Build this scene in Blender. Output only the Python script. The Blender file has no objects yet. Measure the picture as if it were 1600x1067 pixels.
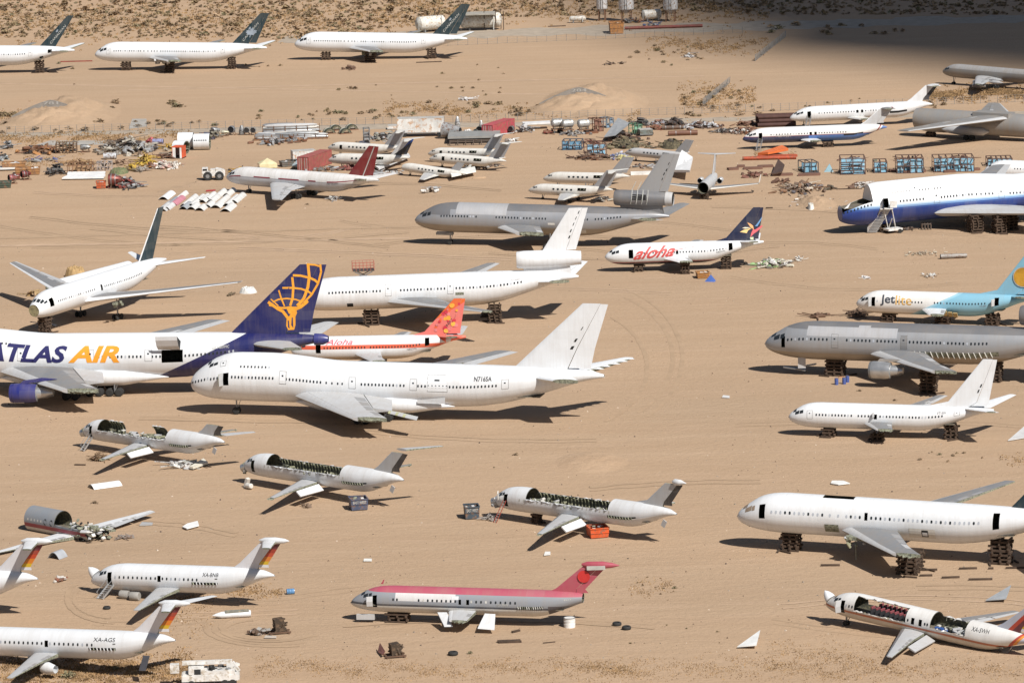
import bpy, bmesh, math, random
import numpy as np
from mathutils import Vector, Matrix
C = bpy.context.scene.collection
SC = bpy.context.scene
R = math.radians
random.seed(7)

# ---------------------------------------------------------------- camera
CAM_H, CAM_PITCH, CAM_ROLL, CAM_F = 128.58, 10.26, -1.48, 6800.0      # F in pixels of a 1600 wide picture
_ph, _r = R(CAM_PITCH), R(CAM_ROLL)
cF = np.array([0, math.cos(_ph), -math.sin(_ph)])
_Rt = np.array([1, 0, 0.]); _U = np.cross(_Rt, cF)
cR = math.cos(_r) * _Rt + math.sin(_r) * _U
cU = -math.sin(_r) * _Rt + math.cos(_r) * _U
cC = np.array([0, 0, CAM_H])
cam = bpy.data.cameras.new('camera'); camo = bpy.data.objects.new('camera', cam); C.objects.link(camo)
cam.sensor_width = 36; cam.lens = CAM_F / 1600 * 36
cam.clip_start = 1; cam.clip_end = 30000
m = Matrix.Identity(4)
for i in range(3):
    m[i][0] = cR[i]; m[i][1] = cU[i]; m[i][2] = -cF[i]; m[i][3] = cC[i]
camo.matrix_world = m
SC.camera = camo
# ---------------------------------------------------------------- light
SUN = Vector((.53, -.78, 1.0)).normalized()
w = bpy.data.worlds.new('World'); SC.world = w; w.use_nodes = True
nt = w.node_tree; sky = nt.nodes.new('ShaderNodeTexSky'); sky.sky_type = 'NISHITA'; sky.sun_disc = False
sky.sun_elevation = math.asin(SUN.z); sky.sun_rotation = math.atan2(SUN.x, SUN.y)
nt.links.new(sky.outputs[0], nt.nodes['Background'].inputs[0]); nt.nodes['Background'].inputs[1].default_value = 0.042
sl = bpy.data.lights.new('sun', 'SUN'); slo = bpy.data.objects.new('sun', sl); C.objects.link(slo)
sl.energy = 4.8; sl.angle = R(.55); sl.color = (1, .955, .89)
slo.rotation_euler = SUN.to_track_quat('Z', 'Y').to_euler()
slo.location = (0, 500, 400)
SC.view_settings.view_transform = 'Standard'; SC.view_settings.look = 'None'
SC.view_settings.exposure = 0.29; SC.view_settings.gamma = 1
SC.render.engine = 'CYCLES'; SC.cycles.max_bounces = 5

# ---------------------------------------------------------------- picture <-> ground
def gp(px, py, h=0.0):
    d = cF * CAM_F + cR * (px - 800) - cU * (py - 533.5)
    return cC + d * ((h - cC[2]) / d[2])
def prj(P):
    d = np.asarray(P) - cC; z = d @ cF
    return np.array([800 + CAM_F * (d @ cR) / z, 533.5 - CAM_F * (d @ cU) / z])
def mpp(px, py):
    return float((gp(px, py) - cC) @ cF) / CAM_F

# ---------------------------------------------------------------- materials
def lin(c):
    if isinstance(c, str):
        c = c.lstrip('#'); c = [int(c[i:i + 2], 16) / 255 for i in (0, 2, 4)]
        return tuple(x / 12.92 if x <= .04045 else ((x + .055) / 1.055) ** 2.4 for x in c)
    return tuple(c)
_mats = {}
def _new(name):
    mt = bpy.data.materials.new(name); mt.use_nodes = True
    n = mt.node_tree.nodes; l = mt.node_tree.links
    return mt, n, l, n['Principled BSDF']
def _math(n, l, op, a, b):
    x = n.new('ShaderNodeMath'); x.operation = op
    for i, v in enumerate((a, b)):
        if v is None: continue
        if isinstance(v, (int, float)): x.inputs[i].default_value = v
        else: l.new(v, x.inputs[i])
    return x.outputs[0]
def _mix(n, l, f, a, b, mode='MIX'):
    x = n.new('ShaderNodeMix'); x.data_type = 'RGBA'; x.blend_type = mode
    for i, v in ((0, f), (6, a), (7, b)):
        if isinstance(v, (int, float)): x.inputs[i].default_value = v
        elif isinstance(v, tuple): x.inputs[i].default_value = (*v[:3], 1)
        else: l.new(v, x.inputs[i])
    return x.outputs[2]
def _noise(n, l, vec, scale, detail=3, rough=.55):
    x = n.new('ShaderNodeTexNoise'); x.inputs['Scale'].default_value = scale; x.inputs['Detail'].default_value = detail
    x.inputs['Roughness'].default_value = rough
    if vec is not None: l.new(vec, x.inputs['Vector'])
    return x.outputs['Fac']
def _map(n, l, vec, sc):
    x = n.new('ShaderNodeMapping'); x.inputs['Scale'].default_value = sc; l.new(vec, x.inputs['Vector']); return x.outputs[0]
def _ramp(n, l, f, lo, hi, a=0., b=1.):
    x = n.new('ShaderNodeMapRange'); x.inputs[1].default_value = lo; x.inputs[2].default_value = hi
    x.inputs[3].default_value = a; x.inputs[4].default_value = b; l.new(f, x.inputs[0]); return x.outputs[0]

def M(key, col=None, rough=.6, metal=0., var=.25, scale=.8, dirt=None):
    """plain weathered material: base colour broken up by two noises, optional patches of a second colour"""
    if key in _mats: return _mats[key]
    mt, n, l, b = _new(key)
    c = lin(col if col is not None else key)
    tc = n.new('ShaderNodeTexCoord').outputs['Object']
    f = _ramp(n, l, _noise(n, l, tc, scale, 5), .3, .7)
    o = _mix(n, l, f, tuple(x * (1 - var) for x in c), tuple(min(1, x * (1 + var * .6)) for x in c))
    if dirt:
        g = _ramp(n, l, _noise(n, l, tc, scale * 2.3, 6, .7), .5, .62)
        o = _mix(n, l, g, o, lin(dirt))
    l.new(o, b.inputs['Base Color'])
    b.inputs['Roughness'].default_value = rough; b.inputs['Metallic'].default_value = metal
    _mats[key] = mt; return mt

def paint(key, base, layers=(), rough=.34, metal=0., grime=.16, belly=True):
    """aircraft paint in aircraft coordinates; layers = [([(nx,ny,nz,d),...], colour)] painted where every n.P > d.
    Streaks of dust run down the skin."""
    if key in _mats: return _mats[key]
    mt, n, l, b = _new(key)
    tcn = n.new('ShaderNodeTexCoord'); tc = tcn.outputs['Object']
    col = None
    rgb = n.new('ShaderNodeRGB'); rgb.outputs[0].default_value = (*lin(base), 1); col = rgb.outputs[0]
    for conds, c in layers:
        mk = None
        for (x, y, z, d) in conds:
            dp = n.new('ShaderNodeVectorMath'); dp.operation = 'DOT_PRODUCT'; l.new(tc, dp.inputs[0]); dp.inputs[1].default_value = (x, y, z)
            g = _math(n, l, 'GREATER_THAN', dp.outputs['Value'], d)
            mk = g if mk is None else _math(n, l, 'MULTIPLY', mk, g)
        col = _mix(n, l, mk, col, lin(c))
    st = _ramp(n, l, _noise(n, l, _map(n, l, tc, (1.6, .3, .16)), 1.4, 5, .6), .42, .72)
    bl = _ramp(n, l, _noise(n, l, tc, .35, 4), .4, .75)
    f = _math(n, l, 'MULTIPLY', _math(n, l, 'ADD', st, bl), grime)
    col = _mix(n, l, f, col, _mix(n, l, .75, col, (.30, .235, .17)))
    # skin panels differ a little in tone, some were repainted
    sn = n.new('ShaderNodeVectorMath'); sn.operation = 'SNAP'; l.new(tc, sn.inputs[0]); sn.inputs[1].default_value = (2.4, 40, 1.35)
    wn = n.new('ShaderNodeTexWhiteNoise'); wn.noise_dimensions = '3D'; l.new(sn.outputs[0], wn.inputs[0])
    col = _mix(n, l, _ramp(n, l, wn.outputs[0], .45, 1., 0, .13), col, _mix(n, l, .6, col, (.42, .40, .37)))
    # panel joints every couple of metres along the body, a hair darker
    sx = n.new('ShaderNodeSeparateXYZ'); l.new(tc, sx.inputs[0])
    fr = _math(n, l, 'FRACT', _math(n, l, 'DIVIDE', sx.outputs[0], 2.4), None)
    ln = _math(n, l, 'MULTIPLY', _math(n, l, 'LESS_THAN', fr, .03), .07)
    col = _mix(n, l, ln, col, (.25, .22, .2))
    l.new(col, b.inputs['Base Color'])
    rr = _ramp(n, l, bl, 0, 1, rough, min(1, rough + .2)); l.new(rr, b.inputs['Roughness'])
    b.inputs['Metallic'].default_value = metal
    bp = n.new('ShaderNodeBump'); bp.inputs['Strength'].default_value = .12; bp.inputs['Distance'].default_value = .05
    l.new(_noise(n, l, _map(n, l, tc, (.5, 1, 1)), 1.1, 3), bp.inputs['Height']); l.new(bp.outputs[0], b.inputs['Normal'])
    _mats[key] = mt; return mt

# ---------------------------------------------------------------- mesh builder
class MB:
    def __init__(s): s.v = []; s.f = []; s.m = []; s.mats = []
    def slot(s, mt):
        if mt not in s.mats: s.mats.append(mt)
        return s.mats.index(mt)
    def add(s, vs, fs, mt):
        b = len(s.v); k = s.slot(mt); s.v += [tuple(map(float, v)) for v in vs]
        for f in fs: s.f.append(tuple(b + i for i in f)); s.m.append(k)
        return s
    def box(s, c, d, mt, rz=0, rx=0, ry=0):
        M3 = Matrix.Rotation(rz, 3, 'Z') @ Matrix.Rotation(ry, 3, 'Y') @ Matrix.Rotation(rx, 3, 'X')
        vs = [Vector(c) + M3 @ Vector((x * d[0] / 2, y * d[1] / 2, z * d[2] / 2)) for x in (-1, 1) for y in (-1, 1) for z in (-1, 1)]
        return s.add(vs, [(0, 1, 3, 2), (4, 6, 7, 5), (0, 4, 5, 1), (2, 3, 7, 6), (0, 2, 6, 4), (1, 5, 7, 3)], mt)
    def beam(s, p, q, a, mt, b=None):
        p, q = Vector(p), Vector(q); d = (q - p); 
        if d.length < 1e-5: return s
        u = d.normalized(); sd = u.cross(Vector((0, 0, 1)))
        if sd.length < 1e-3: sd = Vector((1, 0, 0))
        sd.normalize(); up = sd.cross(u); b = b or a
        vs = [e + sd * x * a / 2 + up * y * b / 2 for e in (p, q) for x, y in ((-1, -1), (1, -1), (1, 1), (-1, 1))]
        return s.add(vs, [(0, 1, 2, 3)[::-1], (4, 5, 6, 7), (0, 1, 5, 4), (1, 2, 6, 5), (2, 3, 7, 6), (3, 0, 4, 7)], mt)
    def tube(s, p, q, r1, mt, r2=None, n=12, cap=True):
        return s.lathe(p, q, [(0, r1), (1, r1 if r2 is None else r2)], mt, n, cap)
    def lathe(s, p, q, prof, mt, n=14, cap=True, a0=0, a1=360):
        """rings (t along p->q, radius)"""
        p, q = Vector(p), Vector(q); d = q - p; u = d.normalized()
        sd = u.cross(Vector((0, 0, 1)))
        if sd.length < 1e-3: sd = Vector((1, 0, 0))
        sd.normalize(); up = sd.cross(u); full = abs(a1 - a0 - 360) < 1e-6
        k = n if full else n + 1; vs = []
        for t, r in prof:
            for i in range(k):
                a = R(a0 + (a1 - a0) * i / n); vs.append(p + d * t + (sd * math.sin(a) + up * math.cos(a)) * r)
        fs = []
        for j in range(len(prof) - 1):
            for i in range(n):
                i2 = (i + 1) % k; fs.append((j * k + i, j * k + i2, (j + 1) * k + i2, (j + 1) * k + i))
        if cap and full:
            if prof[0][1] > 1e-4: fs.append(tuple(range(k))[::-1])
            if prof[-1][1] > 1e-4: fs.append(tuple((len(prof) - 1) * k + i for i in range(k)))
        return s.add(vs, fs, mt)
    def poly(s, pts, mt): return s.add(pts, [tuple(range(len(pts)))], mt)
    def slab(s, pts, th, mt):
        """extruded polygon, th = vector"""
        n = len(pts); t = Vector(th); P = [Vector(p) for p in pts]
        return s.add(P + [p + t for p in P], [tuple(range(n))[::-1], tuple(range(n, 2 * n))] + [(i, (i + 1) % n, n + (i + 1) % n, n + i) for i in range(n)], mt)
    def build(s, name, parent=None, smooth=None, fix=True):
        me = bpy.data.meshes.new(name); me.from_pydata(s.v, [], s.f)
        for mt in s.mats: me.materials.append(mt)
        me.polygons.foreach_set('material_index', s.m)
        if fix:
            bm = bmesh.new(); bm.from_mesh(me); bmesh.ops.recalc_face_normals(bm, faces=bm.faces); bm.to_mesh(me); bm.free()
        if smooth:
            me.shade_smooth() if hasattr(me, 'shade_smooth') else me.polygons.foreach_set('use_smooth', [True] * len(me.polygons))
            me.set_sharp_from_angle(angle=R(smooth))
        me.update()
        o = bpy.data.objects.new(name, me); C.objects.link(o)
        if parent is not None: o.parent = parent
        return o
def tag(o, label=None, cat=None, group=None, kind=None):
    if label: o['label'] = label
    if cat: o['category'] = cat
    if group: o['group'] = group
    if kind: o['kind'] = kind
    return o
def empty(name, loc=(0, 0, 0), rz=0., label=None, cat=None, group=None):
    o = bpy.data.objects.new(name, None); C.objects.link(o); o.location = tuple(map(float, loc)); o.rotation_euler = (0, 0, rz)
    o.empty_display_size = .5
    return tag(o, label, cat, group)
def kids(o): return [c for c in bpy.data.objects if c.parent == o]
def pchip(X, Y):
    X = np.array(X, float); Y = np.array(Y, float); h = np.diff(X); d = np.diff(Y) / h; n = len(X); s = np.zeros(n)
    for i in range(1, n - 1):
        if d[i - 1] * d[i] > 0:
            w1 = 2 * h[i] + h[i - 1]; w2 = h[i] + 2 * h[i - 1]; s[i] = (w1 + w2) / (w1 / d[i - 1] + w2 / d[i])
    s[0], s[-1] = d[0], d[-1]
    def f(x):
        i = int(np.clip(np.searchsorted(X, x) - 1, 0, n - 2)); t = (x - X[i]) / h[i]; t = min(max(t, 0), 1)
        return (2 * t**3 - 3 * t**2 + 1) * Y[i] + (t**3 - 2 * t**2 + t) * h[i] * s[i] + (-2 * t**3 + 3 * t**2) * Y[i + 1] + (t**3 - t**2) * h[i] * s[i + 1]
    return f
# ---------------------------------------------------------------- aircraft shapes (aircraft coordinates: x aft, -y near side, z up)
class Body:
    def __init__(s, L, top, bot, hw, hump=0):
        s.L = L; s.t = pchip(*zip(*top)); s.b = pchip(*zip(*bot)); s.w = pchip(*zip(*hw)); s.hump = hump
    def sec(s, x): 
        t, b = s.t(x), s.b(x); return (t + b) / 2, max((t - b) / 2, 1e-4), max(s.w(x), 1e-4)
    def pt(s, x, th, off=0.):
        zc, hh, hw = s.sec(x); a = R(th); sn, cs = math.sin(a), math.cos(a)
        hw2 = hw
        if s.hump and cs > 0: hw2 = hw * (1 - s.hump * max(0, min(1, (hh - hw) / .45)) * cs)
        return Vector((x, -(hw2 + off) * sn, zc + (hh + off) * cs))
def body(L, Rw, Rh, zc, nl, nz, tl, tz, blunt=0, tip=.22, ntop=None, hump=0):
    ntop = ntop or [(0, 0), (.04, .17), (.13, .36), (.3, .6), (.42, .76), (.58, .89), (.8, .975), (1, 1)]
    nb = [(0, 0), (.04, .27), (.13, .5), (.3, .74), (.5, .89), (.75, .975), (1, 1)]
    nw = [(0, 0), (.04, .25), (.13, .46), (.3, .7), (.5, .865), (.75, .97), (1, 1)]
    zt, zb = zc + Rh, zc - Rh; x0 = L - tl
    top = [(s * nl, nz + (zt - nz) * g) for s, g in ntop] + [(x0, zt), (x0 + tl * .5, zt - (zt - tz) * .06), (x0 + tl * .8, zt - (zt - tz) * .3), (L, tz + tip)]
    bot = [(s * nl, nz - (nz - zb) * g) for s, g in nb] + [(x0, zb), (x0 + tl * .2, zb + (tz - zb) * .08), (x0 + tl * .5, zb + (tz - zb) * .42), (x0 + tl * .8, zb + (tz - zb) * .8), (L, tz - tip)]
    hw = [(s * nl, Rw * g) for s, g in nw] + [(x0, Rw), (x0 + tl * .3, Rw * .94), (x0 + tl * .6, Rw * .68), (x0 + tl * .85, Rw * .36), (L, tip)]
    b = Body(L, top, bot, hw); b.nl = nl; b.tl = tl; b.nz = nz; b.tz = tz; b.zc = zc; b.Rw = Rw; b.Rh = Rh
    return b
def body747(u=0):
    L = 68.
    top = [(0, 4.7), (.4, 5.7), (1.5, 6.9), (3, 8.0), (4.5, 8.95), (6, 9.55), (8, 9.95), (14 + u, 10.0), (18 + u, 9.75), (22 + u, 9.3), (26 + u, 9.0), (48, 9.0), (57, 8.9), (63, 8.7), (66.5, 8.45), (68, 8.0)]
    bot = [(0, 4.7), (.4, 3.7), (1.5, 2.95), (3, 2.5), (6, 2.2), (10, 2.1), (44, 2.1), (51, 2.9), (59, 5.0), (65, 6.9), (68, 7.5)]
    hw = [(0, 0), (.4, .95), (1.5, 1.75), (3, 2.35), (6, 2.95), (10, 3.22), (14, 3.25), (46, 3.25), (53, 2.9), (59, 2.05), (65, .95), (68, .3)]
    b = Body(L, top, bot, hw, .22); b.nl = 10; b.tl = 20; b.nz = 4.7; b.tz = 7.8; b.zc = 5.55; b.Rw = 3.25; b.Rh = 3.45
    return b
T = {
 '747': dict(b=body747(), wing=dict(x=18.2, z=3.6, cr=16, ct=4.2, semi=29.8, sw=42, dih=5, kink=(.38, 9.5), y0=2.6), fin=[(8.6, -14.6, 12.4), (12.2, -10.8, 9.4), (19.2, -3.3, 4.1)], stab=dict(x=-11.3, z=7.4, cr=9., ct=2.6, semi=11, sw=42, dih=6, y0=1.2)),
 '747u': dict(b=body747(10), wing=dict(x=18.2, z=3.6, cr=16, ct=4.2, semi=29.8, sw=42, dih=5, kink=(.38, 9.5), y0=2.6), fin=[(8.6, -14.6, 12.4), (12.2, -10.8, 9.4), (19.2, -3.3, 4.1)], stab=dict(x=-11.3, z=7.4, cr=9., ct=2.6, semi=11, sw=42, dih=6, y0=1.2)),
 'dc10': dict(b=body(51.9, 3.01, 3.01, 5.45, 9., 4.6, 19, 6.9), wing=dict(x=17.5, z=4.0, cr=12.5, ct=2.7, semi=25., sw=38, dih=4.5, kink=(.36, 7.4), y0=2.4), fin=[(11.5, -6.5, 6.1), (19.3, -1.3, 3.4)], stab=dict(x=-8., z=6.3, cr=6.6, ct=2.3, semi=10.8, sw=38, dih=9, y0=1.)),
 '767': dict(b=body(47.2, 2.515, 2.7, 5.0, 7.2, 4.1, 17.5, 6.4), wing=dict(x=15.3, z=3.6, cr=10.8, ct=2.3, semi=23.8, sw=34.5, dih=5.5, kink=(.33, 6.6), y0=2.1), fin=[(7.4, -9.6, 8.0), (15.8, -1.6, 2.9)], stab=dict(x=-6.6, z=6.2, cr=5.6, ct=1.9, semi=9.3, sw=36, dih=7, y0=.7)),
 '737': dict(b=body(29.5, 1.88, 2.0, 3.2, 5.2, 2.75, 12, 4.7), wing=dict(x=10.9, z=2.35, cr=6.2, ct=1.7, semi=14.2, sw=29, dih=5, kink=(.3, 4.1), y0=1.6), fin=[(5.0, -9.6, 8.7), (5.7, -6.9, 6.0), (11.2, -1.8, 1.9)], stab=dict(x=-4.6, z=4.9, cr=3.9, ct=1.3, semi=5.6, sw=33, dih=7, y0=.6)),
 '737c': dict(b=body(32.2, 1.88, 2.0, 3.2, 5.2, 2.75, 12, 4.7), wing=dict(x=12.2, z=2.35, cr=6.2, ct=1.7, semi=14.2, sw=29, dih=5, kink=(.3, 4.1), y0=1.6), fin=[(5.0, -11, 9.8), (5.9, -7.1, 6.3), (12.7, -1.7, 2.2)], stab=dict(x=-4.6, z=4.9, cr=3.9, ct=1.3, semi=6.3, sw=33, dih=7, y0=.6)),
 'dc9': dict(b=body(33.2, 1.67, 1.78, 2.95, 6.0, 2.25, 8.6, 3.75, tip=.1), wing=dict(x=13.2, z=1.75, cr=5.3, ct=1.3, semi=14.2, sw=28, dih=3, kink=(.3, 3.7), y0=1.3), fin=[(4.5, -6.3, 5.6), (5.3, -5.0, 4.2), (8.2, -1.5, 3.0)], stab=dict(x=-1.3, z=8.15, cr=2.8, ct=1.2, semi=5.6, sw=30, dih=-1.5, y0=.1)),
 'dc9s': dict(b=body(28., 1.67, 1.78, 2.95, 6.0, 2.25, 8.6, 3.75, tip=.1), wing=dict(x=10.6, z=1.75, cr=5.3, ct=1.3, semi=14.2, sw=28, dih=3, kink=(.3, 3.7), y0=1.3), fin=[(4.5, -6.3, 5.6), (5.3, -5.0, 4.2), (8.2, -1.5, 3.0)], stab=dict(x=-1.3, z=8.15, cr=2.8, ct=1.2, semi=5.6, sw=30, dih=-1.5, y0=.1)),
 '707': dict(b=body(41., 1.88, 2.1, 3.6, 6.5, 3.0, 13, 4.8), wing=dict(x=13., z=2.5, cr=9.5, ct=2.6, semi=20, sw=37, dih=3, kink=(.34, 5.6), y0=1.6), fin=[(5.4, -8.2, 6.6), (12.2, -2.4, 2.6)], stab=dict(x=-6., z=4.9, cr=4.6, ct=1.8, semi=6.9, sw=37, dih=7, y0=.6)),
 'bizjet': dict(b=body(22., 1.19, 1.25, 2.15, 4.6, 1.65, 7.5, 2.7, tip=.1), wing=dict(x=8.6, z=1.3, cr=5.2, ct=1.7, semi=10.4, sw=28, dih=3, kink=(.4, 3.6), y0=.9), fin=[(3.2, -5.2, 4.3), (7.1, -1.5, 2.9)], stab=dict(x=-1.2, z=7.05, cr=2.3, ct=1.0, semi=4.1, sw=30, dih=-1, y0=.05)),
}
AF_C = [0, .025, .07, .12, .3, .5, .7, .85, 1.]
AF_T = [0, .34, .62, .78, 1., .95, .66, .34, .03]
def aft(c): return float(np.interp(c, AF_C, AF_T))
class Surf:
    """swept lifting surface from stations [(lat, x_le, chord, height, thickness)], axis 'w' (lateral = y) or 'f' (lateral = z)"""
    def __init__(s, st, kind, side=-1): s.st = st; s.k = kind; s.side = side; s.lat = [q[0] for q in st]
    def at(s, lat, c, up):
        g = lambda i: float(np.interp(lat, s.lat, [q[i] for q in s.st]))
        xl, ch, z, tk = g(1), g(2), g(3), g(4); d = aft(c) * tk * .5 * up
        return Vector((xl + c * ch, s.side * lat, z + d)) if s.k == 'w' else Vector((xl + c * ch, -d + z, lat))
    def strip(s, mb, c0, c1, l0, l1, mt, end=None, low=None, spar=None):
        cs = sorted({c0, c1, *[c for c in AF_C if c0 < c < c1]}); ls = sorted({l0, l1, *[q for q in s.lat if l0 < q < l1]})
        n = len(cs); low = low or mt; end = end or mt
        for up, mm in ((1, mt), (-1, low)):
            vs = [s.at(l, c, up) for l in ls for c in cs]
            mb.add(vs, [(j * n + i, j * n + i + 1, (j + 1) * n + i + 1, (j + 1) * n + i) for j in range(len(ls) - 1) for i in range(n - 1)], mm)
        for l in (l0, l1):
            mb.poly([s.at(l, c, 1) for c in cs] + [s.at(l, c, -1) for c in cs[::-1]], end)
        for c in (c0, c1):
            if aft(c) > .05:
                vs = [s.at(l, c, u) for l in ls for u in (1, -1)]
                mb.add(vs, [(2 * j, 2 * j + 1, 2 * j + 3, 2 * j + 2) for j in range(len(ls) - 1)], spar or end)
        return mb
def wing_surf(P, side, L=0, dih=None):
    x0 = P['x'] + (L if P['x'] < 0 else 0); d = R(P['dih'] if dih is None else dih); k = P.get('kink'); y0 = P['y0']; st = []
    for f in ([0, k[0], 1] if k else [0, 1]):
        lat = y0 + f * (P['semi'] - y0); ch = P['cr'] if f == 0 else (P['ct'] if f == 1 else k[1])
        xl = x0 + (lat - y0) * math.tan(R(P['sw'])); tk = ch * (.125 if f == 0 else .105)
        st.append((lat, xl, ch, P['z'] + (lat - y0) * math.tan(d), tk))
    return Surf(st, 'w', side)
WHITE = paint('white_paint', (.70, .725, .755))
WHITE2 = paint('chalky_white_paint', (.645, .665, .69), rough=.5, grime=.26)
SILVER = paint('bare_metal_skin', (.36, .37, .39), rough=.42, metal=.55, grime=.25)
GREYP = paint('grey_wing_paint', (.185, .193, .207), rough=.5, grime=.3)
LGREY = paint('light_grey_paint', (.45, .46, .475), rough=.45, grime=.25)
SPOIL = paint('spoiler_grey', (.27, .275, .285), rough=.5, grime=.3)
CREAM = paint('yellowed_white_paint', (.66, .65, .615), rough=.5, grime=.3)
GLASS = M('cabin_window_glass', (.025, .03, .035), .15, var=.1)
GLASSL = M('blank_window_plug', (.42, .45, .5), .4, var=.1)
HOLE = M('dark_opening', (.012, .012, .012), .9, var=.1)
LINING = M('cabin_lining_insulation', (.10, .10, .075), .9, var=.5, scale=1.5, dirt=(.22, .2, .12))
RIBM = M('primer_green_frames', (.33, .33, .22), .8, var=.4)
SPAR = M('zinc_primer_spar', (.26, .27, .20), .7, var=.5, scale=2, dirt=(.05, .05, .05))
TYRE = M('tyre_rubber', (.025, .025, .025), .85)
STEEL = M('dull_steel', (.30, .31, .32), .45, .6, var=.3)
TIMBER = M('weathered_timber', (.075, .048, .032), .9, var=.5, scale=1.5)
LINE = M('dark_seam_line', (.16, .16, .16), .8)  # dark grey of the door outlines and vents
BARE = M('bare_aluminium', (.52, .53, .54), .35, .7, var=.2)
def flat(x): return x if isinstance(x, (list, tuple)) else [x]

for _k, _c in (('faded_leaf', (.27, .32, .38)), ('stand_rust', (.2, .1, .06)), ('olive_bulkhead', (.33, .30, .17)), ('cabin_floor_board', (.16, .14, .11)), ('primer_green_frames', (.33, .33, .22))): M(_k, _c, .8, dirt=(.13, .11, .07) if _k != 'faded_leaf' else None)
class Plane:
    def __init__(s, typ, name, label, nose, tail, yaw, group=None, cat='airliner', hn=None, paintm=None, lref=None, k=None, fix=None):
        t = T[typ]; s.T = t; s.b = t['b']; L = s.b.L; s.L = L; s.name = name
        s.mat = paintm or WHITE
        nl = np.array([0, 0, s.b.nz]); tl = np.array(lref if lref else [L, 0, s.b.tz])
        def mat(kk, p):
            return Matrix.Rotation(R(yaw), 3, 'Z') @ Matrix.Rotation(p, 3, 'Y') * kk
        h = s.b.nz if hn is None else hn
        N = gp(*nose, h); v = np.array([1., 0.])
        def err(v):
            Q = N + np.array(mat(v[0], v[1])) @ (tl - nl); return prj(Q) - np.array(tail)
        if fix: v = np.array([fix[0], R(fix[1])])
        for _ in range(0 if fix else 30):
            e = err(v); J = np.stack([(err(v + d) - e) / 1e-4 for d in (np.array([1e-4, 0]), np.array([0, 1e-4]))], 1)
            v = v - np.clip(np.linalg.solve(J, e), -.1, .1)
        m3 = mat(v[0], v[1]); s.k = v[0]
        off = Vector(N) - m3 @ Vector(nl)
        s.Mx = Matrix.Translation(off) @ m3.to_4x4()
        print('PLANE %-28s k=%.3f pitch=%.2f base_z=%.2f tailbase=%.2f belly=%.2f' % (label[:28], v[0], math.degrees(v[1]), off.z, (s.Mx @ Vector((L, 0, 0))).z, (s.Mx @ Vector((L * .5, 0, s.b.b(L * .5)))).z))
        s.root = empty(name, label=label, cat=cat, group=group); s.root.matrix_world = s.Mx
        s.holes = []; s.yaw = yaw
    def W(s, p): return s.Mx @ Vector(p)
    def part(s, mb, name, smooth=35, parent=None, label=None):
        o = mb.build(name, parent or s.root, smooth)
        if label: o['label'] = label
        return o
    # -- fuselage shell with openings [(xa,xb,ta,tb)], ta<tb in degrees from the crown, + = near side
    def fuselage(s, holes=(), x0=0., x1=None, lining=True, ribs=False, mat=None, step=1.6, floor=True, endcap=None):
        b = s.b; x1 = s.L if x1 is None else x1; mat = mat or s.mat; s.holes = list(holes)
        xs = {x0, x1}
        for u in (0, .02, .05, .1, .16, .24, .34, .45, .58, .72, .86, 1.): xs.add(b.nl * u)
        xs |= set(np.linspace(b.nl, s.L - b.tl, max(3, int((s.L - b.tl - b.nl) / (step * 3))))) | set(np.linspace(s.L - b.tl, s.L, 12))
        if s.L > 60: xs |= {12, 14, 16, 18, 20, 22, 24, 26}
        ths = set(np.linspace(-180, 180, 33))
        for h in holes: xs |= {h[0], h[1]}; ths |= {h[2], h[3]}
        xs = sorted(x for x in xs if x0 <= x <= x1); ths = sorted(ths)
        def clean(a, eps):
            o = [a[0]]
            for q in a[1:]:
                if q - o[-1] > eps: o.append(q)
            return o
        ths = clean(ths, .01); xs = clean(xs, .01)
        def shell(off, mt, mb):
            n = len(ths) - 1; vs = [b.pt(x, th, off) for x in xs for th in ths[:-1]]; fs = []
            for j in range(len(xs) - 1):
                xm = (xs[j] + xs[j + 1]) / 2
                for i in range(n):
                    tm = (ths[i] + ths[i + 1]) / 2
                    if any(h[0] < xm < h[1] and (h[2] < tm < h[3] or h[2] < tm - 360 < h[3] or h[2] < tm + 360 < h[3]) for h in s.holes): continue
                    i2 = (i + 1) % n; fs.append((j * n + i, j * n + i2, (j + 1) * n + i2, (j + 1) * n + i))
            return mb.add(vs, fs, mt)
        o = shell(0, mat, MB())
        for x, cm in (endcap or []): o.poly([b.pt(x, th) for th in ths[:-1]], cm)
        s.part(o, 'fuselage', 40)
        if lining and (holes or x0 > 0 or x1 < s.L):
            l = shell(-.1, LINING, MB())
            if ribs:
                for h in s.holes:
                    if h[1] - h[0] < 3: continue
                    x = h[0] + .3
                    while x < h[1]:
                        for a, c in ((-178, h[2]), (h[3], 178)):
                            tt = np.linspace(a, c, 12); q = [b.pt(x, t, -.16) for t in tt]
                            for u, v2 in zip(q[:-1], q[1:]): l.beam(u, v2, .12, RIBM, .12)
                        x += .62
            s.part(l, 'cabin_lining', 40)
        if floor and holes:
            fx0, fx1 = max(x0, b.nl * .5), min(x1, s.L - b.tl * .5)
            f = MB(); zc, hh, hw = b.sec((fx0 + fx1) / 2); z = zc - .33 * hh
            def wid(x):
                q = b.sec(x); return q[2] * .9
            f.slab([(fx0, -wid(fx0), z), (fx1, -wid(fx1) * .9, z), (fx1, wid(fx1) * .9, z), (fx0, wid(fx0), z)], (0, 0, -.1), M('cabin_floor_board', (.16, .14, .11), .9, dirt=(.3, .27, .2)))
            s.part(f, 'cabin_floor', None)
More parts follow.
